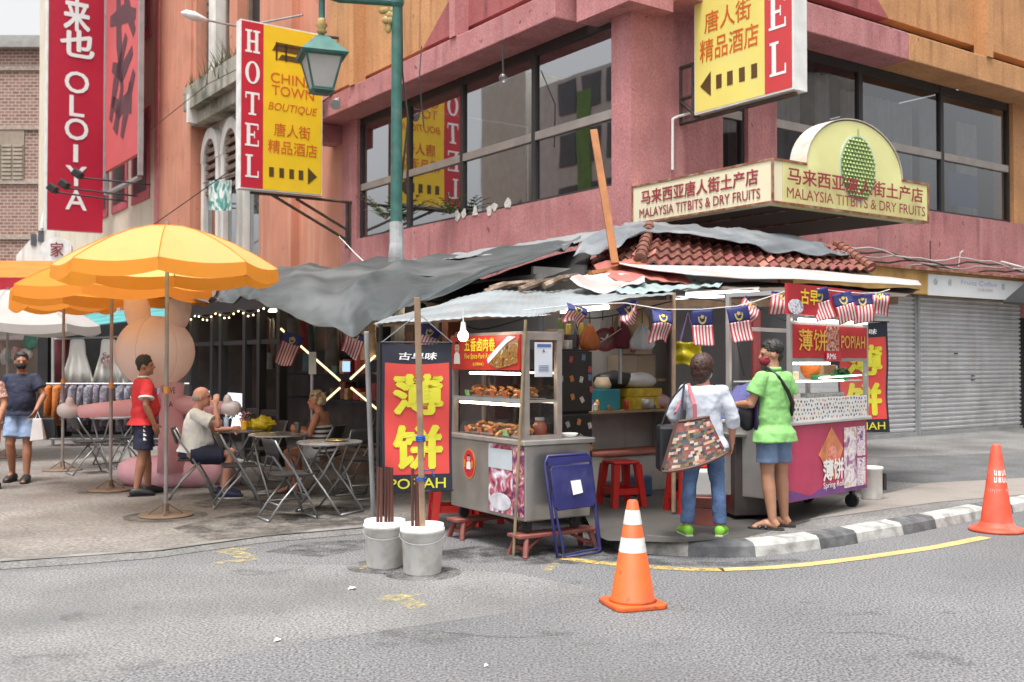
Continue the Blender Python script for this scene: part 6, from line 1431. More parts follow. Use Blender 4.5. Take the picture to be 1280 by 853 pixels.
# ------------------------------------------------------------------ flag bunting
navy = mat('flag_navy', (.02, .025, .13), .7); fred = mat('flag_red', (.42, .04, .05), .7); fwhite = mat('flag_white', (.54, .52, .51), .7); fyel = mat('flag_yellow', (.46, .36, .10), .7)
def flag(label, px, py, Y, w=.2, h=.3, yaw=0, roll=0, curl=.02, ck=.4):
    p = thing('flag', label, 'flag', at(px, py, Y), 0); p.rotation_euler = (0, roll, yaw)
    ph = px * .7
    f = lambda u, v: Vector(((u - .5) * w * (1 - .12 * v * (1 if curl > .03 else 0)), curl * math.sin(u * 5 + ph) * v + curl * math.sin(v * 6 + ph), -h * v - curl * .6 * math.sin(u * 4 + ph) * v))
    def cells(nm, u0, u1, v0, v1, nu, nv, mf, ms):
        b = MB(); b.grid(lambda u, v: f(u0 + (u1 - u0) * u, v0 + (v1 - v0) * v), nu, nv, 0, mf); return obj(nm, b, ms, p, smooth=True, solid=.0015)
    cl = cells('stripes', 0, 1, ck, 1, 13, 12, lambda i, j: i % 2, [fred, fwhite])
    cn = cells('canton', 0, 1, 0, ck, 8, 6, None, navy)
    b = MB()
    K = 14
    for k in range(K):
        t0, t1 = PI * .92 + k * PI * 1.16 / K, PI * .92 + (k + 1) * PI * 1.16 / K
        q = lambda r, t, dx=0: f(.5 + (r * math.cos(t)) / w * .15 + dx, ck * .52 - (r * math.sin(t)) / h * .22) - Vector((0, .006, 0))
        b.poly([q(.26, t0), q(.26, t1), q(.17, t1), q(.17, t0)][::-1])
    b.poly([f(.5 + .12 * math.cos(k * PI / 5) * (1 if k % 2 else .6), ck * .45 + .07 * math.sin(k * PI / 5) * (1 if k % 2 else .6)) - Vector((0, .007, 0)) for k in range(10)])
    obj('crescent_star', b, fyel, cn); return p
FS = [(722, 382, 9.3, .2, .17, .3, .25, .05, 'crumpled striped flag at the edge of the blue grey sheet'), (781, 380, 9.4, .2, .16, -.4, -.5, .06, 'flag twisted sideways beside the straw hat'),
      (829, 388, 9.3, .19, .29, .1, .12, .05, 'flag curling to a point above the yellow bag'), (877, 388, 9.35, .19, .32, 0, -.06, .012, 'flat flag hanging straight above the hair of woman'),
      (921, 384, 9.4, .20, .32, .05, -.2, .012, 'flag tilted outward above the purple shirted vendor'), (944, 378, 9.5, .2, .2, .2, .7, .03, 'flag blown sideways left of the red cart header'),
      (980, 366, 9.6, .22, .2, -.1, .15, .02, 'flag with stripes over the left end of red cart header'), (1021, 362, 9.8, .2, .3, .1, -.3, .012, 'flag slanting over the middle of red cart header'),
      (1052, 366, 10.0, .19, .29, .05, -.25, .012, 'flag slanting over the herb picture on cart header'), (1078, 368, 10.2, .2, .28, 0, -.05, .012, 'upright flag at the right end of red cart header'), (1099, 367, 10.35, .2, .22, -.2, .05, .03, 'last flag of the bunting beside the yellow fascia')]
for px, py, Y, w, h, yaw, roll, curl, lb in FS: flag(lb, px, py, Y, w, h, yaw, roll, curl, .1 if px in (980, 1099, 944) else (.38 if px > 1060 else .42))
flag('flag hanging in the dark gap left of the crossed tube lights', 368, 418, 13, .25, .4, .2, .35, .04, .3); flag('flag hanging from the lowest corner of dark grey tarpaulin', 446, 416, 11.2, .22, .26, .1, .3, .05, .25); flag('small flag dimly seen behind the red banner top', 540, 408, 10.4, .22, .3, 0, .4, .04, .35)
b = MB(); pts = [at(q[0], q[1] - 1, q[2]) for q in FS]; b.tube([at(655, 388, 9.2)] + pts + [at(1112, 362, 10.5)], .005, 5); tag(obj('bunting_cord', b, mat('cord_white', (.6, .6, .58), .7)), 'white cord carrying the row of flags across the stall', 'cord')

# ------------------------------------------------------------------ clutter of the stall
random.seed(55)
packs = [mat('pack_%d' % i, lin(c), .45, var=.3, vs=22) for i, c in enumerate(((150, 40, 35), (190, 160, 60), (60, 90, 120), (200, 195, 185), (90, 110, 60), (140, 90, 60), (70, 60, 70)))]
pk_l = ['red', 'mustard yellow', 'blue grey', 'white', 'olive', 'brown', 'dark grey']
for k in range(22):
    s = .34 + k * .07; d = random.choice((.12, .2, .44)); i = random.randrange(7); h = random.uniform(.06, .17) if d < .3 else random.uniform(.04, .1)
    b = MB(); r = random.uniform(.022, .04)
    if k % 3: b.b2((-r, -r * .7, 0), (r, r * .7, h))
    else: b.lathe([(r * .8, 0), (r, .01), (r, h * .7), (r * .4, h * .85), (r * .4, h)], n=12)
    o = item('food_packet' if k % 3 else 'condiment_jar', '%s %s among the goods crowded on the stall shelf' % (pk_l[i], 'packet' if k % 3 else 'jar'), 'packet' if k % 3 else 'jar', b, packs[i], W0(s, zs_ + .002, d), random.uniform(-.5, 1.2), pk_l[i] + (' packets' if k % 3 else ' jars') + ' on the stall shelf')
for k, (q, h) in enumerate(((-.15, .12), (-.02, .2), (.1, .09), (.18, .15))):
    b = MB(); b.b2((-.055, -.08, 0), (.055, .08, h)); o = item('carton', ['flat brown carton on top of black fridge', 'tall carton standing on top of black fridge', 'small pale carton on top of black fridge', 'violet carton at the right end of black fridge top'][k], 'carton', b, [packs[5], MATS['pale_carton'], packs[3], packs[6]][k], world_of(fr_) @ Vector((q, .25, 1.624)), .62 + .2 * k, bevel=.006)
for k in range(9):
    px = 700 + k * 13 + random.uniform(-3, 3); c = at(px, 402 + random.uniform(-4, 10), 11.4); L_ = random.uniform(.12, .28); i = random.randrange(7)
    p = thing('hanging_utensil', 'thin %s utensil or packet hanging along the stall ceiling' % pk_l[i], 'utensil', c, 0, pk_l[i] + ' things hanging along the stall ceiling'); b = MB(); b.tube([c + ZU * .12, c], .005, 5); obj('hook', b, wire_mat, p, world=True)
    b = MB(); b.b2((c.x - .03, c.y - .012, c.z - L_), (c.x + .03, c.y + .012, c.z)); obj('blade', b, packs[i], p, world=True, bevel=.008)
for k, (s, d, sz) in enumerate(((.45, .5, (.25, .2, .16)), (.75, .62, (.22, .2, .22)), (1.65, .55, (.25, .25, .3)), (1.4, .7, (.2, .2, .14)))):
    b = MB(); b.b2((-sz[0] / 2, -sz[1] / 2, 0), (sz[0] / 2, sz[1] / 2, sz[2])); o = item('storage_tub', ['low dark tub on the floor at the left of white chest', 'grey tub on the floor behind the red stool', 'brown carton on the floor right of the white chest', 'flat black tub on the floor in front of white chest'][k], 'tub', b, [packs[6], packs[2], packs[5], black_metal][k], W0(s, .006, d + .35), .4 + .1 * k, bevel=.02)
for k, pts in enumerate((((842, 372, 10.3), (900, 376, 10.6), (945, 388, 10.8)), ((700, 386, 10.2), (745, 398, 10.4), (842, 376, 10.3)), ((570, 400, 9.6), (600, 412, 9.6), (657, 398, 9.2)), ((918, 384, 10.9), (922, 430, 10.9), (930, 470, 10.9)), ((962, 392, 9.75), (985, 402, 9.72), (1000, 398, 9.75)))):
    b = MB(); P = [at(*q) for q in pts]; b.tube([cr(P, t / 10) for t in range(11)], .007, 5); tag(obj('loose_cable', b, wire_mat), ['black cable sagging under the stall roof above the woman', 'black cable sagging over the hanging bags', 'black cable hanging behind the bulb over pork cart', 'black cable running down the grey panel near vendor', 'black cable at the left end of red cart header'][k], 'cable')
# ------------------------------------------------------------------ black kiosk with crossed tubes
K0 = at(482, 452, 13.0); K0.z = .04
KF = lambda s, z, d=0: K0 + V * s - U * d + ZU * z
def onK(px, py, d=0):
    p = onplane(px, py, KF(0, 0, d), U); return (p - K0).dot(V), p.z
ks = thing('black_kiosk', 'black framed shop kiosk with glowing crossed tubes behind the tables', 'kiosk', KF(3, 0, -1))
dk = mat('kiosk_black', (.012, .012, .013), .5); dk2 = mat('kiosk_wall', (.09, .07, .06), .8, var=.5, vs=2)
sK = onK(238, 450)[0]
b = MB(); b.fbox(KF, -1.0, sK + 1, 0, 2.56, -2.4, -2.3); b.fbox(KF, sK + .9, sK + 1, 0, 2.56, -2.3, -.1); b.fbox(KF, -1.0, -.94, 0, 2.4, -2.3, -.9); obj('wall', b, dk2, ks, world=True)
b = MB(); b.fbox(KF, -.6, sK + 1, 2.56, 2.62, -2.3, .0); obj('ceiling', b, dk, ks, world=True)
for px in (242, 268, 279, 309, 327, 352, 480):
    s = onK(px, 450)[0]; b = MB(); b.fbox(KF, s - .06, s + .06, 0, 2.55, -.06, .06); obj('post', b, dk, ks, world=True)
s1, s2 = onK(352, 450)[0], onK(242, 450)[0]
b = MB(); b.fbox(KF, s1, s2, .75, .83, -.04, .04); b.fbox(KF, s1, s2, 1.85, 1.92, -.04, .04); b.fbox(KF, -.2, s2, 2.4, 2.55, -.05, .07); b.fbox(KF, s1, s2, .0, .1, -.04, .04); obj('crossbar', b, dk, ks, world=True)
for q, lb in ((.25, 'warm ceiling tube behind the crossed tubes'), (.75, 'warm ceiling tube behind the black posts')):
    sq_ = s1 * .5 if q < .5 else (s1 + s2) / 2; b = MB(); b.tube([KF(sq_ - 1.1, 2.5, -1.1), KF(sq_ + 1.1, 2.5, -1.1)], .03, 8); tag(obj('ceiling_tube', b, emis('kiosk_tube', (1, .82, .55), 14)), lb + ' inside the kiosk', 'light')
b = MB(); b.fbox(KF, -.6, s1 - .1, .0, .30, -1.3, -.5); b.fbox(KF, -.6, s1 - .1, .30, .33, -1.35, -.45); obj('step', b, mat('step_wood', (.16, .11, .08), .8, var=.3), ks, world=True)
tub = emis('warm_tube', (1, .80, .46), .85)
for i, (q0, q1) in enumerate((((351, 411, 14.5), (425, 476, 14.2)), ((438, 474, 14.1), (469, 445, 13.9)), ((406, 502, 14.3), (425, 485, 14.2)), ((439, 485, 14.1), (473, 513, 13.9)))):
    b = MB(); b.tube([at(*q0), at(*q1)], .016, 8); tag(obj('crossed_tube', b, tub), ['long warm tube light slanting to the upper left of the cross', 'short warm tube light slanting to the upper right of the cross', 'shortest warm tube light beside the grey haired woman', 'warm tube light slanting to the lower right of the cross'][i], 'light')
for i, (x0, y0, x1, y1, d, c) in enumerate(((241, 490, 266, 512, -.5, (.45, .6, .9)), (284, 494, 307, 545, -.3, (.75, .78, .9)), (428, 455, 434, 468, -1.2, (.3, .45, .9)))):
    a_, z0 = onK(x1, y1, d); c_, z1 = onK(x0, y0, d); b = MB(); b.fbox(KF, a_, c_, z0, z1, d - .05, d)
    tag(obj('lit_screen', b, emis('screen_glow_%d' % i, c, .9)), ['pale blue lit screen behind the bald man', 'white lit display panel behind the rabbit hand', 'small blue lit screen deep in the kiosk'][i], 'screen')
random.seed(17)
goods = [mat('goods_%d' % i, lin(tuple(min(250, q * 1.5) for q in c)), .6, var=.4, vs=9) for i, c in enumerate(((70, 40, 36), (44, 46, 60), (120, 90, 60), (40, 60, 62), (95, 30, 30), (60, 58, 54), (150, 130, 100)))]
for j, z in enumerate((.9, 1.35, 1.8)):
    b = MB(); b.fbox(KF, -.6, sK, z - .03, z, -2.28, -1.9); obj('shelf', b, dk, ks, world=True)
    for k in range(22):
        s = -.4 + k * .3 + random.uniform(-.1, .1); h = random.uniform(.12, .38); w = random.uniform(.06, .13)
        b = MB(); b.fbox(KF, s - w, s + w, z + .001, z + h, -2.2, -1.95)
        tag(obj('shop_goods', b, random.choice(goods), bevel=.02), 'dim packed goods standing on the %s shelf inside the black kiosk' % ('lowest', 'middle', 'top')[j], 'goods', 'goods on the %s kiosk shelf' % ('lowest', 'middle', 'top')[j])
sl = thing('string_lights', 'string of tiny warm bulbs along the kiosk front edge', 'string lights', KF(3, 2.4, .1))
b = MB(); bb = MB(); cpts = []
for k in range(34):
    s = s1 + .2 + (s2 + 3 - s1) * k / 33; q = KF(s, 2.34 + .05 * math.sin(k * 1.3), .12); cpts.append(q + ZU * .04); bb.ell(q, .015, n=8)
b.tube(cpts, .008, 5); obj('cord', b, wire_mat, sl, world=True); bl_ = obj('bulbs', bb, emis('fairy_bulb', (1, .78, .45), 3), sl, world=True); bl_['kind'] = 'stuff'
b = MB(); b.tube([at(390, 445, 12.8), at(390, 560, 12.8)], .02, 8); tag(obj('grey_pole', b, galv), 'slim grey pole with a paper strip behind the tables', 'pole')
b = MB(); a = at(386, 438, 12.7); b.b2((a.x - .0, 12.7, at(386, 468, 12.7).z), (a.x + .09, 12.71, at(386, 440, 12.7).z)); tag(obj('paper_strip', b, mat('paper_strip', (.5, .49, .45), .7)), 'paper strip hanging on the slim pole behind tables', 'paper')

# ------------------------------------------------------------------ market stalls further up the street
ms = thing('market_stall', 'dark clothes market stall with teal canopy behind the pink rabbit', 'stall', at(110, 540, 20))
YS = 20.0
def px_box(mb, x0, x1, y0, y1, Y, th): a, c = at(x0, y1, Y), at(x1, y0, Y); mb.b2((a.x, Y, a.z), (c.x, Y + th, c.z))
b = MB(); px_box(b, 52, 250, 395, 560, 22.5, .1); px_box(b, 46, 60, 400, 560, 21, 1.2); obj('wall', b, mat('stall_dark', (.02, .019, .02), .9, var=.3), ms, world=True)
b = MB(); a, c, d, e = at(66, 413, 19.6), at(245, 392, 19.6), at(245, 380, 22), at(60, 398, 22); b.poly([a, c, d, e]); obj('canopy', b, mat('teal_canopy', (.05, .26, .26), .6, var=.4, vs=2), ms, world=True, solid=.02)
b = MB()
for x in (66, 240): b.tube([at(x, 405, 19.7), gnd(x, 557, .04)], .03, 8)
b.tube([at(66, 424, 19.9), at(240, 418, 19.9)], .02, 6); b.tube([at(58, 480, 19.5), at(240, 480, 19.5)], .02, 6); b.tube([at(62, 549, 19.5), at(240, 549, 19.5)], .02, 6); obj('frame', b, galv, ms, world=True)
dress_m = mat('white_dress', (.60, .58, .54), .8, var=.12, vs=4)
for i, px in enumerate((97, 136, 168)):
    c = at(px, 424, 19.9); p = thing('white_dress', ['white dress hanging nearest the dark end of clothes stall', 'white dress with a grey print hanging between the poles', 'white dress hanging partly behind the rabbit head'][i], 'dress', c)
    b = MB(); R_ = []
    for k, (z, w) in enumerate(((.0, .11), (-.03, .14), (-.12, .15), (-.3, .165), (-.36, .18), (-.6, .25), (-.86, .31))): R_.append((c + ZU * z, (w, 0, 0), (0, .03 + w * .14, 0)))
    n = 36; b.loft(R_, n)
    for q in range(len(b.v)):
        th = q % n; zz = (b.v[q] - c).z
        if zz < -.3: b.v[q] += Vector((0, -.07 * math.sin(th * PI / 2) * (-zz), .02 * math.sin(th * 2.2)))
    obj('cloth', b, dress_m, p, world=True, smooth=True)
    b = MB(); b.tube([c + Vector((-.15, 0, -.03)), c + Vector((0, 0, .05)), c + Vector((.15, 0, -.03))], .01, 5); obj('hanger', b, wire_mat, p, world=True)
    if i == 1: b = MB(); b.prism([(.1 * math.cos(k * PI / 6), .13 * math.sin(k * PI / 6)) for k in range(12)], c + Vector((.0, -.14, -.38)), (1, 0, 0), (0, 0, 1), .01); obj('print', b, photo_print('grey_print', [(60, 55, 65), (140, 110, 110), (200, 195, 190)], 14), p, world=True)
garm = [photo_print('garment_%d' % i, cs, 9, .8) for i, cs in enumerate(([(150, 80, 30), (185, 110, 45), (120, 60, 25)], [(60, 60, 75), (110, 105, 115), (150, 145, 150)], [(75, 70, 90), (130, 120, 130), (60, 55, 60)], [(130, 60, 65), (90, 80, 95), (160, 150, 150)], [(30, 28, 32), (60, 58, 66), (90, 85, 90)]))]
random.seed(9)
gl = ['mustard brown garment hanging at the walker end of the clothes rack', 'patterned grey garment hanging on the low clothes rack', 'patterned violet grey garment on the low clothes rack', 'reddish patterned garment on the low clothes rack', 'black patterned garment on the low clothes rack']
for k in range(17):
    px = 62 + k * 10; mi = 0 if k < 2 else random.choice((1, 2, 1, 3, 2, 4)); c = at(px, 482, 19.5)
    b = MB(); R_ = [(c + ZU * z, (.05 + .02 * (k % 2), 0, 0), (0, w, 0)) for z, w in ((0, .05), (-.06, .2), (-.4, .22), (-.85 + .1 * (k % 3), .25))]
    b.loft(R_, 12); tag(obj('garment', b, garm[mi], smooth=True, wrinkle=(.06, .12)), gl[mi], 'garment', 'garments on the low rack, kind %d' % mi if False else ('mustard', 'grey patterned', 'violet patterned', 'reddish patterned', 'black patterned')[mi] + ' garments on the low rack')
c = at(52, 440, 20); b = MB(); b.loft([(c + ZU * .3, (.15, 0, 0), (0, .1, 0)), (c, (.2, 0, 0), (0, .1, 0)), (c - ZU * .6, (.22, 0, 0), (0, .12, 0))], 16); o = tag(obj('maroon_dress', b, mat('maroon_dress', (.11, .015, .02), .8), smooth=True), 'dark maroon dress hanging in shadow beside the white dresses', 'dress'); o.location = at(78, 440, 20.4) - c
m3 = thing('market_stall', 'far market stall under orange and red awning at left edge', 'stall', at(0, 540, 24))
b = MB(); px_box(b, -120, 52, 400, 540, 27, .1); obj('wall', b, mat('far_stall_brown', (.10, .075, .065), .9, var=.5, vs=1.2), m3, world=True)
b = MB(); a, c, d, e = at(-120, 346, 23), at(56, 348, 23), at(66, 327, 25.5), at(-120, 326, 25.5); b.poly([a, c, d, e]); obj('awning', b, mat('awning_orange', (.75, .24, .03), .6, trans=.3), m3, world=True, solid=.02)
b = MB(); px_box(b, -120, 56, 347, 367, 22.98, .02); obj('valance', b, mat('awning_red', (.42, .015, .03), .6), m3, world=True)
b = MB(); b.tube([at(50, 350, 23.1), gnd(50, 541, .04)], .03, 6); obj('pole', b, galv, m3, world=True)
b = MB(); b.poly([at(-120, 425, 25), at(70, 425, 25), at(66, 412, 26), at(-120, 415, 26)]); obj('canopy', b, mat('pale_canopy', (.42, .46, .47), .6), m3, world=True, solid=.02)
random.seed(6)
for k in range(9):
    c = at(-14 + k * 6.5, 432 + random.uniform(-8, 20), 24.5); b = MB(); b.ell(c, (random.uniform(.08, .2), .1, random.uniform(.1, .25)), n=10)
    tag(obj('hanging_goods', b, mat('far_goods_%d' % (k % 4), ((.08, .25, .18), (.5, .3, .3), (.25, .2, .15), (.45, .42, .4))[k % 4], .7, var=.4, vs=8), smooth=True), 'small blurred goods hanging in the far stall at left edge', 'goods', 'goods hanging in the far stall')

# ------------------------------------------------------------------ parasols
yel_c = mat('parasol_yellow', (.92, .68, .26), .8, var=.1, vs=2, trans=.62, bump=.1, bs=9, dirt=(.70, .50, .24), dirt_amt=.35, ds=2); org_c = mat('parasol_orange', (.86, .36, .05), .8, var=.1, vs=2, trans=.55, bump=.1, bs=9, dirt=(.6, .28, .08), dirt_amt=.35, ds=2); gry_c = mat('parasol_grey', (.50, .48, .46), .75, var=.08, vs=2, trans=.3)
polem = mat('parasol_pole', (.34, .30, .29), .5, metal=.3, var=.3, vs=6, dirt=(.16, .10, .07), dirt_amt=.75, ds=3)
basem = mat('parasol_base', (.20, .135, .095), .85, var=.35, dirt=(.11, .06, .04), dirt_amt=.6, ds=5)
def parasol(label, px, py, zr, zt, R, m, valm=None, rot=.2, lean=(0, 0)):
    g_ = gnd(px, py, .04); p = thing('parasol', label, 'parasol', g_, rot); z0 = g_.z; zr -= z0; zt -= z0
    n = 8; b = MB(); S = 6; lx, ly = lean
    def rim(k, f, sag=0):
        q = k / S; i = int(q) % n; t = q - int(q)
        a0, a1 = 2 * PI * i / n, 2 * PI * (i + 1) / n
        x = (math.cos(a0) * (1 - t) + math.cos(a1) * t); y = (math.sin(a0) * (1 - t) + math.sin(a1) * t)
        prof = f ** 1.0
        z = zt - (zt - zr) * (f ** 1.75) - .05 * math.sin(PI * t) * f * (1 - .3 * f)
        return Vector((x * R * f + lx * z, y * R * f + ly * z, z))
    F = [0.02, .2, .4, .6, .8, .93, 1.0]; K = n * S
    for j in range(len(F) - 1):
        for k in range(K): b.poly([rim(k, F[j]), rim(k, F[j + 1]), rim((k + 1) % K, F[j + 1]), rim((k + 1) % K, F[j])])
    obj('canopy', b, m, p, smooth=True)
    b = MB()
    for i in range(n): b.tube([rim(i * S, f) + ZU * .003 for f in (.03, .2, .4, .6, .8, 1.0)], .005, 4)
    obj('seam', b, valm or m, p)
    b = MB()
    for k in range(K):
        def low(k): 
            t = (k % S) / S; q = rim(k % K, 1.0); return q * 1.0 + Vector((q.x * .012, q.y * .012, -.125 - .02 * math.sin(PI * t) ** .8))
        b.poly([rim(k, 1.0), rim((k + 1) % K, 1.0), low((k + 1)), low(k)][::-1])
    obj('valance', b, valm or m, p, smooth=True)
    b = MB(); b.tube([(0, 0, .03), (lx * zt, ly * zt, zt + .04)], .021, 10); obj('pole', b, polem, p)
    b = MB(); b.lathe([(.27, 0), (.275, .012), (.265, .02), (.05, .024), (.034, .05), (.03, .13)], n=28); [b.limb([(.17 * math.cos(q), .17 * math.sin(q), .025), (.03 * math.cos(q), .03 * math.sin(q), .12)], .008, 6) for q in (0, PI / 2, PI, 3 * PI / 2)]; obj('base', b, basem, p)
    for i in range(n):
        b = MB(); b.tube([rim(i * S, f) - ZU * .015 for f in (.04, .4, .7, 1.0)], .006, 5); b.tube([rim(i * S, .5) - ZU * .02, Vector((lx * zt, ly * zt, zr + .12))], .006, 5); obj('rib', b, galv, p)
    b = MB(); b.lathe([(.035, zr + .08), (.035, zr + .16)], (lx * zt, ly * zt, 0), 10); b.lathe([(.03, 1.25), (.03, 1.32)], n=10); obj('hub', b, mat('hub_orange', (.65, .25, .04), .5), p)
    return p
parasol('big yellow market parasol in front, its pole between the two men', 207, 645, 2.59, 3.02, 1.11, yel_c, org_c, .25)
parasol('orange parasol behind the big yellow one, pole on a wide wooden base', 138, 613, 2.50, 2.92, 1.20, org_c, None, .1)
parasol('small orange parasol hidden behind, pole near the clothes rack', 78, 588, 2.50, 2.8, .72, org_c, None, .5)
parasol('grey parasol at the left edge behind the walking man', 8, 572, 2.22, 2.80, 1.42, gry_c, None, .3)

# ------------------------------------------------------------------ inflatable rabbit
pinkm = mat('inflatable_pink', (.95, .64, .68), .34, var=.04, vs=2, trans=.55); pale_p = mat('inflatable_pale', (.97, .90, .88), .34, var=.03, trans=.6); whitep = mat('inflatable_white', (.68, .60, .60), .4, trans=.2)
YR = 13.0
rb_ = thing('inflatable_rabbit', 'big pink inflatable rabbit figure with outstretched arms behind the standing man', 'inflatable', gnd(218, 610, .04))
Q = lambda px, py, Y=YR: at(px, py, Y)
b = MB(); c = Q(194, 440); b.ell(c, (.48, .46, .45), n=32); obj('head', b, pale_p, rb_, world=True, smooth=True)
b = MB()
for k in range(3):
    th = .35 + PI * k / 3; b.tube([c + Vector((math.cos(th) * .4795 * math.sin(f), math.sin(th) * .4595 * math.sin(f), .4495 * math.cos(f))) for f in [j * PI / 24 for j in range(1, 48)]], .0025, 4)
obj('seam', b, mat('seam_pink', (.70, .42, .36), .5), rb_, world=True)
for x0, x1 in ((176, 168), (219, 226)):
    b = MB(); a, e = Q(x0, 412), Q(x1, 368); b.limb([a, a.lerp(e, .3), a.lerp(e, .7), e, e + (e - a) * .12], [.12, .16, .165, .13, .05], 16); obj('ear', b, pale_p, rb_, world=True, smooth=True, sub=1)
b = MB(); b.limb([Q(216, 478), Q(214, 500), Q(214, 540), Q(214, 590)], [.14, .14, .15, .17], 20); obj('body', b, pinkm, rb_, world=True, smooth=True)
b = MB(); z = .04; c = gnd(222, 606, .04); pr = []
b.loft([(c + Vector((0, 0, zz)), (rx, 0, 0), (0, .42 * rx / .76, 0)) for zz, rx in ((.0, .62), (.06, .74), (.17, .78), (.28, .74), (.35, .6), (.37, .3))], 36); obj('base', b, mat('inflatable_base', (.92, .52, .60), .36, trans=.15), rb_, world=True, smooth=True)
for pts, hx in ((((205, 505), (160, 510), (128, 512), (100, 515)), (85, 514)), (((222, 505), (246, 508), (262, 509), (278, 510)), (288, 511))):
    b = MB(); b.limb([Q(*q) for q in pts], [.125, .105, .09, .08], 16); obj('arm', b, pinkm, rb_, world=True, smooth=True)
    b = MB(); h = Q(*hx); b.ell(h, (.14, .1, .095), n=18); sx = 1 if hx[0] < 150 else -1; b.ell(h + Vector((sx * .03, -.02, .1)), (.055, .06, .085), n=14); b.ell(h - Vector((sx * .05, 0, -.02)), (.09, .08, .08), n=14); obj('hand', b, whitep, rb_, world=True, smooth=True, remesh=.015, smooth_it=2)
text('lettering', 'COVE', Q(203, 492, YR - .19), Vector((.16, 0, 0)), ZU * .075, black_ink, rb_, .01, world=True)
for i, py in enumerate((509, 530, 552)): text('lettering', 'A', Q(211, py, YR - .22), Vector((.05, 0, 0)), ZU * .07, black_ink, rb_, .01, world=True) if i == 0 else None

# ------------------------------------------------------------------ folding chairs and tables
chair_pl = mat('chair_black_plastic', (.03, .03, .032), .45); chair_tube = mat('chair_grey_tube', (.30, .31, .32), .4, metal=.6, var=.15)
def make_chair():
    p = thing('folding_chair', 'x', 'chair')
    b = MB(); R_ = []
    for s in (-1, 1):
        b.tube([(s * .2, .22, .012), (s * .2, .14, .2), (s * .2, -.02, .48), (s * .2, -.16, .68), (s * .19, -.22, .80)], .012, 8)
    b.tube([(-.2, .22, .012), (.2, .22, .012)], .012, 8); b.tube([(-.2, .12, .24), (.2, .12, .24)], .008, 6); obj('front_frame', b, chair_tube, p, smooth=True)
    b = MB()
    for s in (-1, 1): b.tube([(s * .175, -.27, .012), (s * .175, -.14, .2), (s * .175, .06, .42)], .012, 8)
    b.tube([(-.175, -.27, .012), (.175, -.27, .012)], .012, 8); b.tube([(-.175, -.17, .16), (.175, -.17, .16)], .008, 6); obj('rear_frame', b, chair_tube, p, smooth=True)
    b = MB(); b.grid(lambda u, v: Vector(((u - .5) * .38, -.18 + .36 * v, .45 - .012 * math.sin(PI * u))), 6, 6); obj('seat', b, chair_pl, p, solid=.022, bevel=.005)
    b = MB(); b.grid(lambda u, v: Vector(((u - .5) * .40, -.175 - .055 * v - .035 * math.sin(PI * u), .64 + .17 * v)), 10, 4); obj('backrest', b, chair_pl, p, solid=.014, smooth=True)
    return p
ch = make_chair(); fg = 'folding chairs'
ch.location = gnd(243, 622, .04); ch.rotation_euler = (0, 0, -PI / 2 + .25); ch['label'] = 'black folding chair carrying the bald man in white shirt'
for px, py, rz, lb in ((299, 633, -PI / 2 + .35, 'empty folding chair in front of the table with flower pot'), (362, 648, -PI / 2 + .55, 'empty folding chair nearest the bright round table'), (402, 615, PI / 2 - .2, 'folding chair carrying the woman in striped top'),
                       (112, 592, -.9, 'empty folding chair beyond the rabbit arm by clothes rack'), (160, 585, 2.2, 'empty folding chair behind the standing man in red'), (330, 605, 2.7, 'folding chair in shade behind the flower pot table'), (448, 622, .6, 'folding chair in deep shade beside the grey tent pole'), (268, 606, .2, 'folding chair half hidden between bald man and rabbit base'), (455, 600, 2.0, 'folding chair farthest back under the dark tarpaulin')):
    dup(ch, gnd(px, py, .04), rz, lb)
def make_table():
    p = thing('round_table', 'x', 'table')
    b = MB(); b.lathe([(.005, .715), (.33, .715), (.345, .72), (.347, .735), (.335, .742), (.31, .738), (.005, .738)], n=40); obj('tabletop', b, mat('table_steel', (.66, .65, .64), .22, metal=.85, var=.1, vs=6), p, smooth=False)
    for s in (-1, 1):
        b = MB()
        for x in (-.2, .2): b.tube([(x + .02 * s, s * -.24, .714), (x + .02 * s, s * -.06, .42), (x + .02 * s, s * .1, .25), (x + .02 * s, s * .30, .012)], .012, 8)
        b.tube([(-.2 + .02 * s, s * .30, .012), (.2 + .02 * s, s * .30, .012)], .012, 8); obj('leg_frame', b, chair_tube, p, smooth=True)
    return p
tb0 = make_table(); tb0.location = gnd(412, 640, .04); tb0.rotation_euler = (0, 0, 1.1); tb0['label'] = 'bright round steel table with crossed legs nearest the red banner'
dup(tb0, gnd(348, 622, .04), .6, 'round steel table in front of the woman in striped top')
dup(tb0, gnd(298, 612, .04), 1.4, 'round steel table with flower pot and yellow bag')
dup(tb0, gnd(142, 582, .04), .8, 'round steel table far back beside the clothes rack')
def table_at(px, py): g_ = gnd(px, py, .04); return g_ + ZU * .745
T2, T3 = table_at(348, 622), table_at(298, 612)
def pot(label, c, fl):
    p = thing('flower_pot', label, 'flower pot', c)
    b = MB(); b.lathe([(.035, 0), (.05, .1), (.052, .11), (.045, .105), (.005, .09)], n=18); obj('pot', b, mat('yellow_pot', (.75, .40, .02), .4) if fl == 0 else mat('grey_pot', (.1, .1, .1), .5), p, smooth=True)
    b = MB(); f2 = MB(); random.seed(4 + fl)
    for k in range(70):
        th, r = random.uniform(0, 6.3), random.uniform(.0, .09); q = Vector((r * math.cos(th), r * math.sin(th), .11 + random.uniform(0, .1))); n1 = Vector((random.uniform(-1, 1), random.uniform(-1, 1), random.uniform(.2, 1))).normalized() * .028; n2 = n1.cross(Vector((.3, .5, .2))).normalized() * .012
        (b if k % 2 else f2).add([q - n2, q + n1, q + n2, q - n1 * .4], [(0, 1, 2, 3)])
    obj('leaves', b, leaf, p); obj('flowers', f2, mat('pink_flower', (.55, .18, .30), .6, var=.4, vs=30) if fl == 0 else mat('pale_flower', (.5, .42, .42), .6), p)
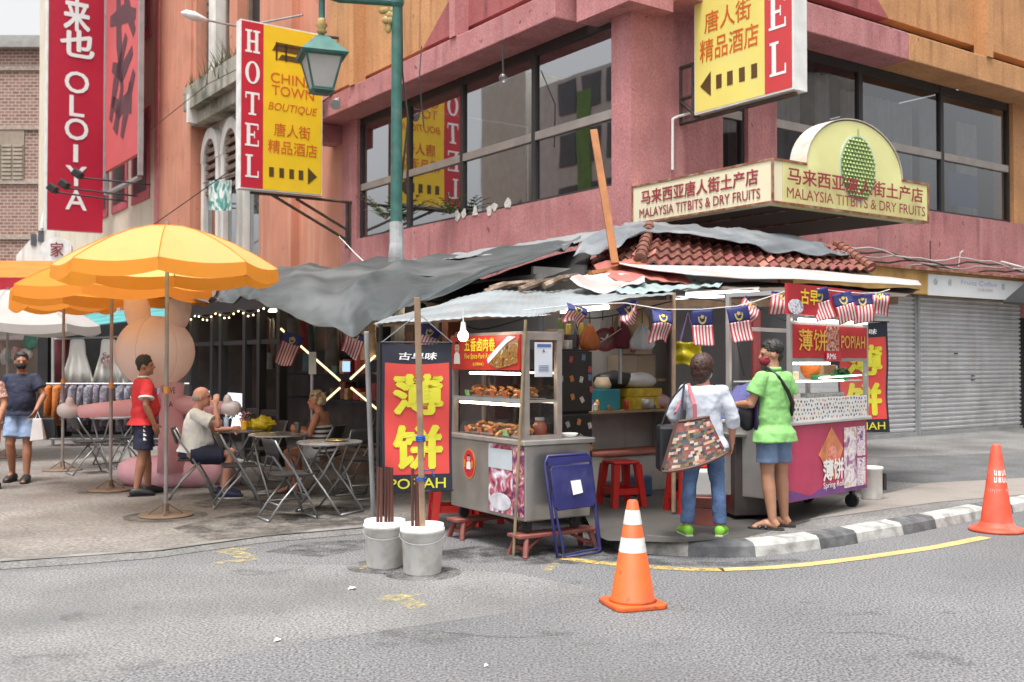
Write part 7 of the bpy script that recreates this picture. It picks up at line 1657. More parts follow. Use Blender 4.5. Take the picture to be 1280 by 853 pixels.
pot('yellow pot of pink flowers on the middle round table', T3 + Vector((.10, -.12, 0)), 0); pot('dark pot of pale flowers beside the raised hand of bald man', T3 + Vector((-.2, .25, 0)), 1)
b = MB(); b.ell((0, 0, .07), (.16, .11, .075), n=40); item('yellow_bag', 'yellow plastic bag lying on the table beside flower pot', 'bag', b, mat('yellow_bag', (.72, .55, .02), .4, trans=.2), T3 + Vector((.30, -.02, -.01)), .2, smooth=True, wrinkle=(.13, .07))
for i, (dx_, dy_, m, lb) in enumerate(((-.14, -.05, mat('water_bottle', (.35, .42, .5), .2), 'clear water bottle on the flower pot table'), (-.2, -.12, mat('violet_can', (.25, .12, .2), .3), 'small violet drink can on the flower pot table'))):
    b = MB(); b.lathe([(.03, 0), (.032, .01), (.032, .12), (.015, .16), (.015, .18)] if i == 0 else [(.03, 0), (.033, .01), (.033, .11), (.028, .12)], n=16); item('bottle' if i == 0 else 'drink_can', lb, 'bottle' if i == 0 else 'can', b, m, T3 + Vector((dx_, dy_, 0)), 0, smooth=True)
b = MB(); b.lathe([(.03, 0), (.04, .1), (.042, .13)], n=16); item('glass_cup', 'dark drinking glass on table before the striped top woman', 'cup', b, mat('dark_glass_cup', (.06, .07, .06), .15), T2 + Vector((.22, .02, 0)), 0, smooth=True)
T1 = table_at(412, 640)
b = MB(); b.lathe([(.1, 0), (.14, .012), (.135, .014), (.09, .006)], n=24); item('steel_plate', 'shiny brass coloured plate on the bright round table', 'plate', b, mat('brass_plate', (.62, .46, .2), .2, metal=.9), T1 + Vector((.08, .03, 0)), 0, smooth=True)

random.seed(66)
for k in range(14):
    s = -.2 + k * .42 + random.uniform(-.08, .08); i = random.randrange(7); c = KF(s, 2.3, -.35 - .3 * (k % 3)); L_ = random.uniform(.5, .9); nm = ['brown', 'slate', 'tan', 'teal grey', 'dark red', 'grey brown', 'pale tan'][i]
    b = MB(); b.loft([(c + ZU * z * L_, V * w, U * (.05 + w * .12)) for z, w in ((0, .06), (-.08, .17), (-.5, .16), (-1, .2))], 14); tag(obj('hanging_shirt', b, goods[i], smooth=True, wrinkle=(.06, .1)), '%s shirt hanging under the ceiling inside the black kiosk' % nm, 'shirt', nm + ' shirts in the black kiosk')
# ------------------------------------------------------------------ people (local: facing +y, right side +x)
skin_m = mat('skin', (.42, .21, .13), .55, var=.12, vs=9); skin_fair = mat('skin_fair', (.50, .24, .17), .55, var=.12, vs=9); skin_dark = mat('skin_tan', (.33, .15, .09), .55, var=.14, vs=9)
hair_m = mat('hair_black', (.018, .015, .013), .55, var=.4, vs=40, bump=.6, bs=90); hair_br = mat('hair_brown', (.05, .019, .012), .5, var=.4, vs=40, bump=.6, bs=90); hair_bl = mat('hair_blonde', (.46, .36, .22), .55, var=.4, vs=40, bump=.6, bs=90)
eye_m = mat('eye_dark', (.02, .015, .012), .3)
def stripes(name, c1_, c2_, scale, ax=2):
    m = bpy.data.materials.new(name); m.use_nodes = True; nt = m.node_tree; N, L = nt.nodes, nt.links
    tc = N.new('ShaderNodeTexCoord'); w = N.new('ShaderNodeTexWave'); w.bands_direction = 'Z'; w.inputs['Scale'].default_value = scale; w.inputs['Distortion'].default_value = .6
    L.new(tc.outputs['Object'], w.inputs[0]); r = N.new('ShaderNodeValToRGB'); r.color_ramp.interpolation = 'CONSTANT'; r.color_ramp.elements[0].color = (*c1_, 1); r.color_ramp.elements[1].position = .5; r.color_ramp.elements[1].color = (*c2_, 1)
    L.new(w.outputs['Fac'], r.inputs[0]); L.new(r.outputs[0], N['Principled BSDF'].inputs[0]); N['Principled BSDF'].inputs['Roughness'].default_value = .8; return m
DEF = dict(pel=(0, 0, .93), neck=(0, .0, 1.43), head=(0, .025, 1.565), shR=(.170, 0, 1.350), elR=(.235, -.03, 1.10), wrR=(.235, .06, .86), hipR=(.09, 0, .90), knR=(.10, .02, .49), anR=(.10, -.03, .085),
           shL=(-.170, 0, 1.350), elL=(-.235, -.03, 1.10), wrL=(-.235, .06, .86), hipL=(-.09, 0, .90), knL=(-.10, .02, .49), anL=(-.10, -.03, .085), toeR=(.12, .15, .025), toeL=(-.12, .15, .025))
def person(label, loc, th, H, pose=None, yaw=0, pitch=0, belly=0., wide=1.0, hips=1.0, skin=None, hair=None, hair_kind='short', shirt=None, sleeve=.55, hem=-.14, bottom=None, leg_to=('kn', .55), flare=1.0, shoes=None, sandals=None, mask=None, curl=(.35, .35), voxel=.009, pants_extra=.0, collar=None, shirt_name='shirt', fingers_dir=None, trim=None, tank=False):
    J = {k: Vector(v) for k, v in {**DEF, **(pose or {})}.items()}
    k_ = H / 1.7; J = {k: v * k_ for k, v in J.items()}
    p = thing('person', label, 'person', loc, th); skin = skin or skin_m
    right = (J['shR'] - J['shL']).normalized(); ax = (J['neck'] - J['pel']); L_ = ax.length; ax = ax.normalized(); hr = (J['hipR'] - J['hipL']).normalized()
    def ring(t, rx, ry, off=0, g=0):
        c = J['pel'] + ax * L_ * t; a = (hr.lerp(right, min(max(t, 0), 1))).normalized(); a = (a - ax * a.dot(ax)).normalized(); f = ax.cross(a)
        return (c + f * off * k_, a * (rx * k_ + g), f * (ry * k_ + g))
    B = belly; Wd, Hp = wide, hips
    TOR = [(-.13, .12 * Hp, .095, -.01), (0, .160 * Hp, .115 + B * .3, B * .2), (.13, .150 * Hp, .108 + B * .8, B * .5), (.28, .134 * Wd, .10 + B, B * .8), (.46, .142 * Wd, .105 + B * .7, B * .5), (.64, .158 * Wd, .112 + B * .2, .008), (.80, .160 * Wd, .10, 0), (.90, .120 * Wd, .078, 0), (.97, .068, .062, .0), (1.03, .055, .055, .005)]
    def at_t(t):
        for i in range(len(TOR) - 1):
            if TOR[i][0] <= t <= TOR[i + 1][0]:
                f = (t - TOR[i][0]) / (TOR[i + 1][0] - TOR[i][0]); return tuple(TOR[i][j] + (TOR[i + 1][j] - TOR[i][j]) * f for j in (1, 2, 3))
        return TOR[0][1:] if t < TOR[0][0] else TOR[-1][1:]
    b = MB()
    b.loft([ring(t, rx - .008, ry - .008, o) for t, rx, ry, o in TOR], 20)
    Rh = Matrix.Rotation(yaw, 3, 'Z') @ Matrix.Rotation(pitch, 3, 'X'); hd = J['head']; s = k_
    hp = lambda x, y, z: hd + Rh @ Vector((x, y, z)) * s
    b.limb([J['neck'] - ax * .04 * s, J['neck'].lerp(hd, .5), hp(0, -.01, -.04)], [.060 * s, .054 * s, .055 * s], 14)
    b.ell(hd + Rh @ Vector((0, -.006, .02)) * s, (.076 * s, .096 * s, .098 * s), Rh, 20)
    b.ell(hp(0, .028, -.045), (.060 * s, .068 * s, .074 * s), Rh, 16); b.ell(hp(0, .075, -.088), (.026 * s, .022 * s, .02 * s), Rh, 10)
    b.limb([hp(0, .085, .018), hp(0, .106, -.018), hp(0, .090, -.032)], [.011 * s, .017 * s, .013 * s], 8)
    b.ell(hp(0, .082, -.056), (.026 * s, .014 * s, .010 * s), Rh, 10)
    b.limb([hp(-.05, .072, .024), hp(0, .090, .026), hp(.05, .072, .024)], .011 * s, 8)
    for x in (-1, 1): b.ell(hp(x * .077, -.008, -.01), (.011 * s, .022 * s, .033 * s), Rh, 10)
    for S in 'RL':
        sh, el, wr = J['sh' + S], J['el' + S], J['wr' + S]; sg = 1 if S == 'R' else -1
        b.ell(sh, .050 * s, None, 14)
        b.limb([sh, sh.lerp(el, .45), el, el.lerp(wr, .3), wr], [.050 * s, .046 * s, .039 * s, .041 * s, .027 * s], 12); b.ell(el, .039 * s)
        d = (wr - el).normalized()
        if fingers_dir and S in fingers_dir: d = Vector(fingers_dir[S]).normalized()
        acr = d.cross(Vector((-sg, 0, 0))); acr = acr.normalized() if acr.length > .2 else Vector((0, 1, 0)); acr = (acr - d * acr.dot(d)).normalized(); nrm = acr.cross(d) * sg
        if nrm.x * sg > 0: nrm = -nrm
        R3 = Matrix((acr, nrm, d)).transposed()
        b.limb([wr - d * .01, wr + d * .02 * s], [.027 * s, .028 * s], 10); b.ell(wr + d * .05 * s, (.042 * s, .018 * s, .05 * s), R3, 14)
        cu = curl[0 if S == 'R' else 1]
        for i in range(4):
            o = wr + d * .082 * s + acr * (-.029 + .0195 * i) * s; ln = (.030, .036, .034, .026)[i] * s; q = [o - d * .02 * s, o]; aa = 0
            for j in range(3): aa += cu * .8; q.append(q[-1] + (d * math.cos(aa) + nrm * math.sin(aa)) * ln * (1, .8, .65)[j])
            b.limb(q, [.0098 * s, .0098 * s, .0093 * s, .0088 * s, .0075 * s], 8)
        o = wr + d * .03 * s + acr * .032 * s; t1 = (d * .7 + acr * .7 + nrm * .2).normalized(); q1 = o + t1 * .045 * s; q2 = q1 + (d * .9 + nrm * (.3 + cu * .4)).normalized() * .032 * s; b.limb([o - t1 * .015, q1, q2], [.013 * s, .011 * s, .009 * s], 8)
        hi, kn, an, to = J['hip' + S], J['kn' + S], J['an' + S], J['toe' + S]
        b.ell(hi, .088 * s * min(Hp, 1.05), None, 14); b.limb([hi, hi.lerp(kn, .4), kn, kn.lerp(an, .3), kn.lerp(an, .65), an], [.088 * s, .082 * s, .056 * s, .061 * s, .048 * s, .036 * s], 14); b.ell(kn, .053 * s)
        fd = (to - an); fd.z = 0; fd = fd.normalized(); heel = an - fd * .045 * s; heel.z = to.z + .008 * s
        b.limb([heel, an.lerp(heel, .4), an], [.030 * s, .036 * s, .036 * s], 12); b.limb([heel, an + fd * .06 * s + Vector((0, 0, -.03 * s)), to], [.030 * s, .036 * s, .026 * s], 12); b.ell(to + Vector((0, 0, -.004)), (.036 * s, .036 * s, .02 * s))
    obj('body', b, skin, p, remesh=voxel, smooth_it=2)
    e = MB()
    for x in (-1, 1): e.ell(hp(x * .031, .084, .006), (.013 * s, .007 * s, .007 * s), Rh, 10)
    obj('eyes', e, eye_m, p)
    if hair:
        h = MB()
        if hair_kind == 'short': h.ell(hp(0, -.016, .038), (.081 * s, .098 * s, .092 * s), Rh, 20); h.ell(hp(0, .03, .085), (.06 * s, .05 * s, .035 * s), Rh, 12); h.ell(hp(0, -.06, -.02), (.06 * s, .045 * s, .06 * s), Rh, 12)
        elif hair_kind == 'buzz': h.ell(hp(0, -.014, .035), (.084 * s, .099 * s, .096 * s), Rh, 20); h.ell(hp(0, -.06, -.01), (.058 * s, .042 * s, .06 * s), Rh, 12)
        elif hair_kind == 'bob': h.ell(hp(0, -.022, .028), (.104 * s, .114 * s, .118 * s), Rh, 24); h.ell(hp(0, -.045, -.03), (.100 * s, .088 * s, .095 * s), Rh, 20); h.ell(hp(0, -.06, -.075), (.078 * s, .06 * s, .07 * s), Rh, 16)
        if hair_kind in ('bob', 'short', 'buzz'):
            random.seed(11); bob = hair_kind == 'bob'; R_ = (.106, .116, .122) if bob else (.083, .100, .098); cz = .028 if bob else .036; cy = -.022 if bob else -.015
            for q in range(64 if bob else 54):
                a1 = 2 * PI * q / 32 + random.uniform(-.1, .1)
                if math.sin(a1) > .25 and (not bob or q % 2): hi_ = .9
                else: hi_ = random.uniform(1.75, 2.25) if bob else random.uniform(1.3, 1.85)
                lo_ = random.uniform(.1, .8); P_ = []
                for t in range(5):
                    f = lo_ + (hi_ - lo_) * t / 4; P_.append(hp(R_[0] * math.sin(min(f, 2.0)) * math.cos(a1), cy + R_[1] * math.sin(min(f, 2.0)) * math.sin(a1), cz + R_[2] * math.cos(f)))
                h.limb(P_, [.008 * s, .010 * s, .010 * s, .009 * s, .005 * s], 6)
        elif hair_kind == 'curly':
            random.seed(3)
            for q in range(46):
                a1, a2_ = random.uniform(0, 2 * PI), random.uniform(-.5, 1.5); v = Vector((math.cos(a1) * math.cos(a2_), math.sin(a1) * math.cos(a2_), math.sin(a2_)))
                if v.y > .35 and v.z < .5: continue
                h.ell(hp(v.x * .082, v.y * .098 - .015, v.z * .10 + .02), .034 * s, Rh, 8)
        elif hair_kind == 'fringe':
            for q in range(14):
                a1 = -PI / 2 + (q / 13 - .5) * 2.7; v = Vector((math.cos(a1), math.sin(a1), 0)); h.ell(hp(v.x * .074, v.y * .09 - .012, -.01), (.014 * s, .014 * s, .03 * s), Rh, 8)
        obj('hair', h, hair, p, remesh=.0055, smooth_it=1, wrinkle=(.008, .02))
    if mask:
        m_ = MB(); m_.ell(hp(0, .046, -.052), (.064 * s, .070 * s, .054 * s), Rh, 18); m_.limb([hp(-.078, .0, -.02), hp(-.06, .07, -.03)], .004, 6); m_.limb([hp(.078, .0, -.02), hp(.06, .07, -.03)], .004, 6); obj('face_mask', m_, mask, p, remesh=.006, smooth_it=1)
    if shirt:
        c = MB(); ts = [hem] + [t for t, *_ in TOR if hem + .04 < t < .94] + [.955]
        g = .014
        rs = []
        for t in ts:
            rx, ry, o = at_t(t)
            if t < 0: rx, ry = max(rx, .172 * Hp) + .016 - t * .12, max(ry, .122 + B * .4) + .016 - t * .06
            if .0 < t < .45: rx += .012 + .01 * (wide > 1.05)
            rs.append(ring(t, rx, ry, o, g))
        if tank: rs = [r for r, t in zip(rs, ts) if t < .78]
        c.loft(rs, 24)
        if not tank:
            for S in 'RL':
                sh, el, wr = J['sh' + S], J['el' + S], J['wr' + S]; inn = sh + (J['neck'] - sh) * .35 - ZU * .02 * s
                if sleeve <= 1: pts = [inn, sh, sh.lerp(el, sleeve * .6), sh.lerp(el, sleeve)]; rad = [.056 * s, .067 * s, .065 * s * flare, .069 * s * flare]
                else: pts = [inn, sh, sh.lerp(el, .6), el, el.lerp(wr, sleeve - 1)]; rad = [.056 * s, .067 * s, .063 * s * flare, .058 * s * flare, .060 * s * flare]
                c.limb(pts, rad, 16); c.ell(sh, .066 * s)
        so = obj(shirt_name, c, shirt, p, remesh=.008, smooth_it=4, wrinkle=(.024, .11))
        if trim:
            q = MB(); r_ = ring(.99, .068, .066, .003, .006); q.loft([r_, (r_[0] + ax * .016, r_[1] * .95, r_[2] * .95)], 20, 0, False)
            for S in 'RL':
                sh, el = J['sh' + S], J['el' + S]; a_ = sh.lerp(el, sleeve * .97); q.limb([a_, a_ + (el - sh).normalized() * .02], .074 * s * flare, 18)
            obj('trim', q, trim, so)
    if bottom:
        c = MB(); ts = (.04, -.04, -.13)
        c.loft([ring(t, max(at_t(t)[0], .155 * Hp), max(at_t(t)[1], .112), at_t(t)[2], .006 + pants_extra * .5) for t in ts], 22)
        for S in 'RL':
            hi, kn, an = J['hip' + S], J['kn' + S], J['an' + S]; hi = hi - ZU * .05 * s if abs(kn.z - hi.z) > .2 else hi
            if leg_to[0] == 'kn': c.limb([hi, hi.lerp(kn, leg_to[1] * .5), hi.lerp(kn, leg_to[1])], [.094 * s + pants_extra, .092 * s + pants_extra, .090 * s + pants_extra * 1.5], 18)
            else: c.limb([hi, hi.lerp(kn, .5), kn, kn.lerp(an, .5), kn.lerp(an, leg_to[1])], [.094 * s, .086 * s, .070 * s, .068 * s, .066 * s], 18)
        obj('jeans' if leg_to[0] == 'an' else 'shorts', c, bottom, p, remesh=.008, smooth_it=4, wrinkle=(.02, .09))
    for S in 'RL':
        an, to = J['an' + S], J['toe' + S]; fd = (to - an); fd.z = 0; fd = fd.normalized(); sd = Vector((-fd.y, fd.x, 0)); base = Vector((an.x, an.y, to.z - .025 * s))
        if shoes:
            c = MB(); c.loft([(base - fd * .085 * s + ZU * .045 * s, sd * .044 * s, ZU * .05 * s), (base - fd * .03 * s + ZU * .055 * s, sd * .052 * s, ZU * .056 * s), (base + fd * .05 * s + ZU * .054 * s, sd * .054 * s, ZU * .056 * s), (base + fd * .12 * s + ZU * .040 * s, sd * .056 * s, ZU * .040 * s), (base + fd * .185 * s + ZU * .032 * s, sd * .05 * s, ZU * .032 * s), (base + fd * .215 * s + ZU * .022 * s, sd * .02 * s, ZU * .014 * s)], 16); so = obj('shoe', c, shoes[0], p, smooth=True, sub=1)
            c = MB(); c.prism([(x * s, y * s) for x, y in ((-.09, -.034), (0, -.042), (.12, -.052), (.19, -.042), (.22, 0), (.19, .042), (.12, .052), (0, .042), (-.09, .034), (-.1, 0))], base, fd, sd, .014); obj('sole', c, shoes[1], so)
        if sandals:
            c = MB(); c.prism([(x * s, y * s) for x, y in ((-.09, -.034), (0, -.04), (.12, -.05), (.19, -.042), (.22, 0), (.19, .042), (.12, .05), (0, .04), (-.09, .034), (-.105, 0))], base - ZU * .004, fd, sd, .02); so = obj('sandal', c, sandals, p, bevel=.004)
            c = MB()
            for x0, x1 in ((.05, .11), (.10, .05)): c.limb([base + fd * x0 * s - sd * .046 * s + ZU * .015, base + fd * (x0 + x1) / 2 * s + ZU * .066 * s, base + fd * x1 * s + sd * .046 * s + ZU * .015], .014 * s, 8)
            obj('strap', c, sandals, so)
    return p, J
denim = mat('denim_blue', (.075, .13, .26), .85, var=.3, vs=7, fine=.15, fs=120); denim_l = mat('denim_light', (.15, .22, .36), .85, var=.2, vs=7)
shirt_w = mat('pale_blue_blouse', (.50, .53, .60), .8, var=.08, bump=.3, bs=12); lime = mat('lime_polo', (.23, .50, .16), .75, var=.08, bump=.3, bs=12); purple = mat('purple_panel', (.075, .025, .16), .75)
tee_red = mat('red_tee', (.55, .025, .03), .8, var=.14, bump=.3, bs=12); tee_navy = mat('navy_tee', (.018, .024, .055), .8, var=.14, bump=.3, bs=12); tee_white = mat('white_tee', (.72, .71, .69), .8, var=.1, bump=.3, bs=12); navy_short = mat('navy_shorts', (.014, .018, .045), .8)
lb_short = mat('light_blue_shorts', (.24, .33, .50), .8, var=.1); black_shoe = mat('black_shoe', (.018, .018, .02), .5); white_sole = mat('white_sole', (.6, .6, .58), .6); neon = mat('neon_green_shoe', (.22, .55, .04), .5)
grp = None
# woman seen from behind with the patchwork bag
gw = gnd(880, 669, .12)
pw, JW = person('woman in pale blue blouse and jeans seen from behind at stall', gw, -.12, 1.56, dict(hipR=(.095, 0, .90), knR=(.13, .03, .49), anR=(.15, -.02, .085), toeR=(.19, .13, .025), hipL=(-.095, 0, .9), knL=(-.13, .02, .49), anL=(-.16, -.03, .085), toeL=(-.2, .12, .025), elR=(.27, .0, 1.10), wrR=(.27, .1, .87), elL=(-.28, .06, 1.12), wrL=(-.2, .26, 1.05)), yaw=-.55, hips=1.06, wide=1.05, skin=skin_fair, hair=hair_br, hair_kind='bob', shirt=shirt_w, sleeve=1.35, hem=-.22, flare=1.15, bottom=denim, leg_to=('an', .93), shoes=(neon, white_sole), mask=mat('blue_mask', (.3, .42, .55), .7), voxel=.0075)
# patchwork shoulder bag
Mw = world_of(pw); patch = [mat('patch_%d' % i, lin(c), .7, var=.25, vs=30) for i, c in enumerate(((110, 50, 50), (60, 56, 66), (170, 140, 110), (96, 72, 58), (62, 74, 76), (160, 96, 80), (42, 36, 42), (165, 155, 145), (104, 88, 52), (122, 60, 62)))]
bg = thing('shoulder_bag', 'large patchwork shoulder bag on the left side of woman in jeans', 'bag', Mw @ Vector((-.22, -.18, .75)))
random.seed(77)
A_, B_, C_, D_ = [at(*q) for q in ((829, 590, 8.42), (908, 566, 8.46), (886, 521, 8.5), (848, 527, 8.48))]
cen = (A_ + B_ + C_ + D_) / 4
def bagp(u, v, d):
    w = A_.lerp(B_, u).lerp(D_.lerp(C_, u), v); return w + Vector((0, -.10 * math.sin(PI * min(max(u, 0), 1)) ** .6 * (1 - .75 * v) * d - .01, -.02 * math.sin(PI * u) * (1 - v)))
b = MB(); nr = 18
for j in range(nr):
    ncl = 15 - j // 3
    for i in range(-1, ncl + 1):
        u0 = (i + (.5 if j % 2 else 0)) / ncl; u1 = u0 + 1 / ncl; u0, u1 = max(0, u0), min(1, u1)
        if u1 - u0 < .01: continue
        v0, v1 = j / nr, (j + 1) / nr; jit = .35 / ncl * math.sin(j * 3.3)
        b.poly([bagp(u0, v0, 1), bagp(u1, v0, 1), bagp(u1, v1, 1), bagp(u0, v1, 1)], random.randrange(10))
obj('front', b, patch, bg, world=True)
b = MB(); K = 16
for s in ([(k / K, 0) for k in range(K)], [(1, k / K) for k in range(K)], [(1 - k / K, 1) for k in range(K)], [(0, 1 - k / K) for k in range(K)]):
    for q0, q1 in zip(s, s[1:] + [None]):
        if q1 is None: continue
        a, c = bagp(*q0, 1), bagp(*q1, 1); b.poly([a, c, c + Vector((0, .16, 0)), a + Vector((0, .16, 0))])
b.poly([A_ + Vector((0, .14, 0)), B_ + Vector((0, .14, 0)), C_ + Vector((0, .14, 0)), D_ + Vector((0, .14, 0))]); b.tube([bagp(k / 12, 1, 1) for k in range(13)], .012, 6); b.tube([bagp(k / 12, 0, 1) for k in range(13)], .014, 6); obj('gusset', b, mat('bag_brown', (.10, .05, .035), .7), bg, world=True)
shl = Mw @ (JW['shL'] + Vector((.03, -.0, .065)))
b = MB(); b.limb([C_.lerp(D_, .45), C_.lerp(D_, .55) + Vector((.02, .0, .12)), shl + Vector((.0, -.075, -.06)), shl, shl + Vector((-.02, .09, -.09)), D_ + Vector((.02, .3, .05))], .017, 8, sx=.5); obj('strap', b, mat('strap_pink', (.40, .10, .12), .7), bg, world=True)
b = MB(); b.limb([D_.lerp(C_, .1), at(853, 500, 8.6), shl + Vector((-.05, -.05, -.02)), shl + Vector((-.06, .08, -.08))], .02, 8, sx=.5); obj('strap', b, mat('strap_navy', (.02, .02, .04), .7), bg, world=True)
hb = thing('black_handbag', 'black handbag hanging in front of the woman behind patchwork bag', 'bag', at(832, 548, 8.9)); a, c = at(823, 590, 8.75), at(850, 530, 8.95)
b = MB(); b.b2((a.x, 8.7, a.z), (c.x, 8.95, c.z)); obj('pouch', b, mat('black_leather', (.012, .013, .018), .4), hb, world=True, bevel=.03)
b = MB(); b.tube([at(826, 535, 8.8), at(838, 500, 8.9), at(858, 478, 8.95)], .008, 6); obj('strap', b, MATS['black_leather'], hb, world=True)
# man in lime polo
gm = gnd(968, 661, .12)
pm, JM = person('man in lime green polo, blue shorts and red mask holding phone', gm, .62, 1.70, dict(hipR=(.09, 0, .9), knR=(.13, .03, .49), anR=(.16, .02, .085), toeR=(.07, .20, .025), hipL=(-.09, 0, .9), knL=(-.08, .01, .49), anL=(-.07, -.04, .085), toeL=(-.15, .09, .025), elL=(-.235, .06, 1.12), wrL=(-.18, .32, 1.10), elR=(.26, .02, 1.12), wrR=(.06, .26, 1.09)), yaw=.85, pitch=-.12, wide=1.06, skin=skin_m, hair=hair_m, hair_kind='short', shirt=lime, sleeve=.62, hem=-.30, flare=1.25, bottom=denim_l, leg_to=('kn', .70), pants_extra=.006, sandals=black_shoe, mask=mat('red_mask', (.26, .02, .04), .8), curl=(.8, .8), voxel=.0075)
Mm = world_of(pm)
b = MB(); W_ = 18
def tor(t, phi, g=.02):
    ax = (JM['neck'] - JM['pel']); c = JM['pel'] + ax * t; wv = .158 if t > .5 else .158; return c + Vector((math.cos(phi) * (wv + g), math.sin(phi) * (.115 + g), 0))
for k in range(6):
    p0, p1 = PI * (.62 + k * .055), PI * (.62 + (k + 1) * .055)
    b.poly([tor(-.17, p0, .038), tor(-.17, p1, .038), tor(.5, p1, .026), tor(.5, p0, .026)])
obj('purple_side_panel', b, purple, pm, solid=.008, smooth=True)
b = MB(); b.limb([JM['neck'] + Vector((0, .0, -.015)), JM['neck'] + Vector((0, .0, .02))], [.072, .066], 18); obj('collar', b, lime, pm, smooth=True)
sb = thing('sling_bag', 'black sling bag worn across the back of man in lime', 'bag', Mm @ Vector((-.1, .15, 1.1)))
b = MB(); pts = [(-.07, .08, 1.40), (-.085, .0, 1.445), (-.055, -.10, 1.36), (.02, -.14, 1.24), (.10, -.13, 1.12), (.165, -.06, 1.02), (.185, .03, .99)]
b.limb([Mm @ (Vector(q) * 1.0) for q in pts], .020, 8, sx=.45); obj('strap', b, black_metal, sb, world=True)
b = MB(); q = Mm @ Vector((-.17, .16, 1.0)); b.ell(q, (.09, .06, .13)); obj('pouch', b, MATS['black_leather'], sb, world=True, smooth=True)
ph = Mm @ (JM['wrL'] + Vector((.03, .10, .03))); b = MB(); b.box((0, 0, 0), (.075, .15, .009)); o = item('phone', 'dark phone held in the hand of man in lime polo', 'phone', b, mat('phone_black', (.02, .02, .025), .15), ph, .62, bevel=.004); o.rotation_euler = (.5, 0, .62)
# vendor bending over
gv = gnd(915, 636, .12)
pv, JV = person('stall vendor in purple blue shirt bending over behind the cabinet', gv, -1.15, 1.66, dict(pel=(0, -.12, .92), neck=(0, .28, 1.26), head=(0, .40, 1.30), shR=(.17, .22, 1.22), shL=(-.17, .22, 1.22), elR=(.2, .36, 1.0), elL=(-.2, .36, 1.0), wrR=(.12, .48, .86), wrL=(-.12, .48, .86), hipR=(.09, -.12, .89), hipL=(-.09, -.12, .89), knR=(.1, -.02, .48), knL=(-.1, -.02, .48)), pitch=-.7, belly=.02, wide=1.08, hair=hair_m, shirt=mat('purple_blue_tee', (.10, .10, .27), .8, var=.1), sleeve=.6, bottom=navy_short, leg_to=('an', .9), shoes=(black_shoe, black_shoe), voxel=.01)
# standing man in red
gr = gnd(178, 619, .04)
pr_, JR = person('man standing in red shirt and navy shorts beside parasol pole', gr, -.95, 1.66, dict(anR=(.10, -.1, .085), toeR=(.13, .07, .025), anL=(-.11, .1, .085), toeL=(-.13, .27, .025), knL=(-.1, .07, .49), knR=(.1, -.03, .49), elR=(.25, -.04, 1.1), wrR=(.24, .06, .87), elL=(-.25, .0, 1.1), wrL=(-.25, .1, .88)), yaw=-.5, belly=.05, wide=1.22, skin=skin_dark, hair=hair_m, hair_kind='buzz', shirt=tee_red, sleeve=.66, hem=-.16, flare=1.22, bottom=navy_short, leg_to=('kn', .82), pants_extra=.016, shoes=(black_shoe, black_shoe), trim=tee_white, voxel=.0095)
b = MB(); k_ = 1.66 / 1.7
for u in range(6):
    t0, t1 = .86 - u * .052, .88 - (u + 1) * .052; b.add([Vector((.184, -.05, t0)) * k_, Vector((.186, -.015, t0)) * k_, Vector((.192, -.015, t1)) * k_, Vector((.190, -.05, t1)) * k_], [(0, 1, 2, 3)])
obj('side_stripe', b, white_ink, pr_, solid=.02)
# walker
gk = gnd(26, 602, .04)
pk_, JK = person('man walking in navy shirt, light blue shorts and black mask', gk, PI + .12, 1.71, dict(hipR=(.09, 0, .9), knR=(.1, .10, .5), anR=(.11, -.02, .11), toeR=(.13, .16, .03), knL=(-.1, .07, .49), anL=(-.11, .12, .085), toeL=(-.13, .31, .03), elR=(.25, -.06, 1.1), wrR=(.26, .04, .86), elL=(-.29, .04, 1.13), wrL=(-.25, .20, .95)), yaw=.35, belly=.03, wide=1.12, skin=skin_dark, hair=hair_m, hair_kind='short', shirt=tee_navy, sleeve=.62, hem=-.12, flare=1.2, bottom=lb_short, leg_to=('kn', .78), pants_extra=.014, shoes=(black_shoe, black_shoe), mask=mat('black_mask', (.012, .012, .013), .8), voxel=.0095)
c = at(47, 536, 13.3); p = thing('carrier_bag', 'white carrier bag held by the walking man in navy', 'bag', c); b = MB(); b.hexa([c + Vector(q) for q in ((-.08, -.05, -.16), (.10, -.05, -.14), (.1, .05, -.14), (-.08, .05, -.16), (-.06, -.015, .13), (.05, -.015, .13), (.05, .015, .13), (-.06, .015, .13))]); obj('pouch', b, mat('pale_bag', (.62, .6, .6), .6), p, world=True, bevel=.01)
b = MB(); b.tube([c + Vector((-.03, 0, .12)), c + Vector((0, 0, .22)), c + Vector((.03, 0, .12))], .006, 5); obj('handle', b, white_ink, p, world=True)
c = at(60, 532, 13.45); p = thing('black_bag', 'black carrier bag held behind the white one by walking man', 'bag', c); b = MB(); b.hexa([c + Vector(q) for q in ((-.12, -.05, -.16), (.12, -.05, -.16), (.12, .05, -.16), (-.12, .05, -.16), (-.09, -.02, .1), (.09, -.02, .1), (.09, .02, .1), (-.09, .02, .1))]); obj('pouch', b, MATS['black_leather'], p, world=True, bevel=.02)
b = MB(); b.tube([c + Vector((-.05, 0, .09)), c + Vector((-.1, -.05, .2)), c + Vector((.05, 0, .09))], .006, 5); obj('handle', b, black_metal, p, world=True)
# person cut by the left edge
ge = gnd(-16, 612, .04)
person('person at the left edge with only an arm in patterned sleeve showing', ge, PI - .2, 1.6, dict(elL=(-.26, .02, 1.12), wrL=(-.24, .1, .9)), skin=skin_m, hair=hair_m, hair_kind='bob', shirt=photo_print('floral', [(150, 70, 50), (200, 150, 130), (90, 80, 90), (220, 200, 190)], 14, .8), sleeve=.7, bottom=photo_print('floral_b', [(150, 70, 50), (200, 150, 130), (110, 60, 60)], 12, .8), leg_to=('an', .5), shoes=(black_shoe, black_shoe), voxel=.011)
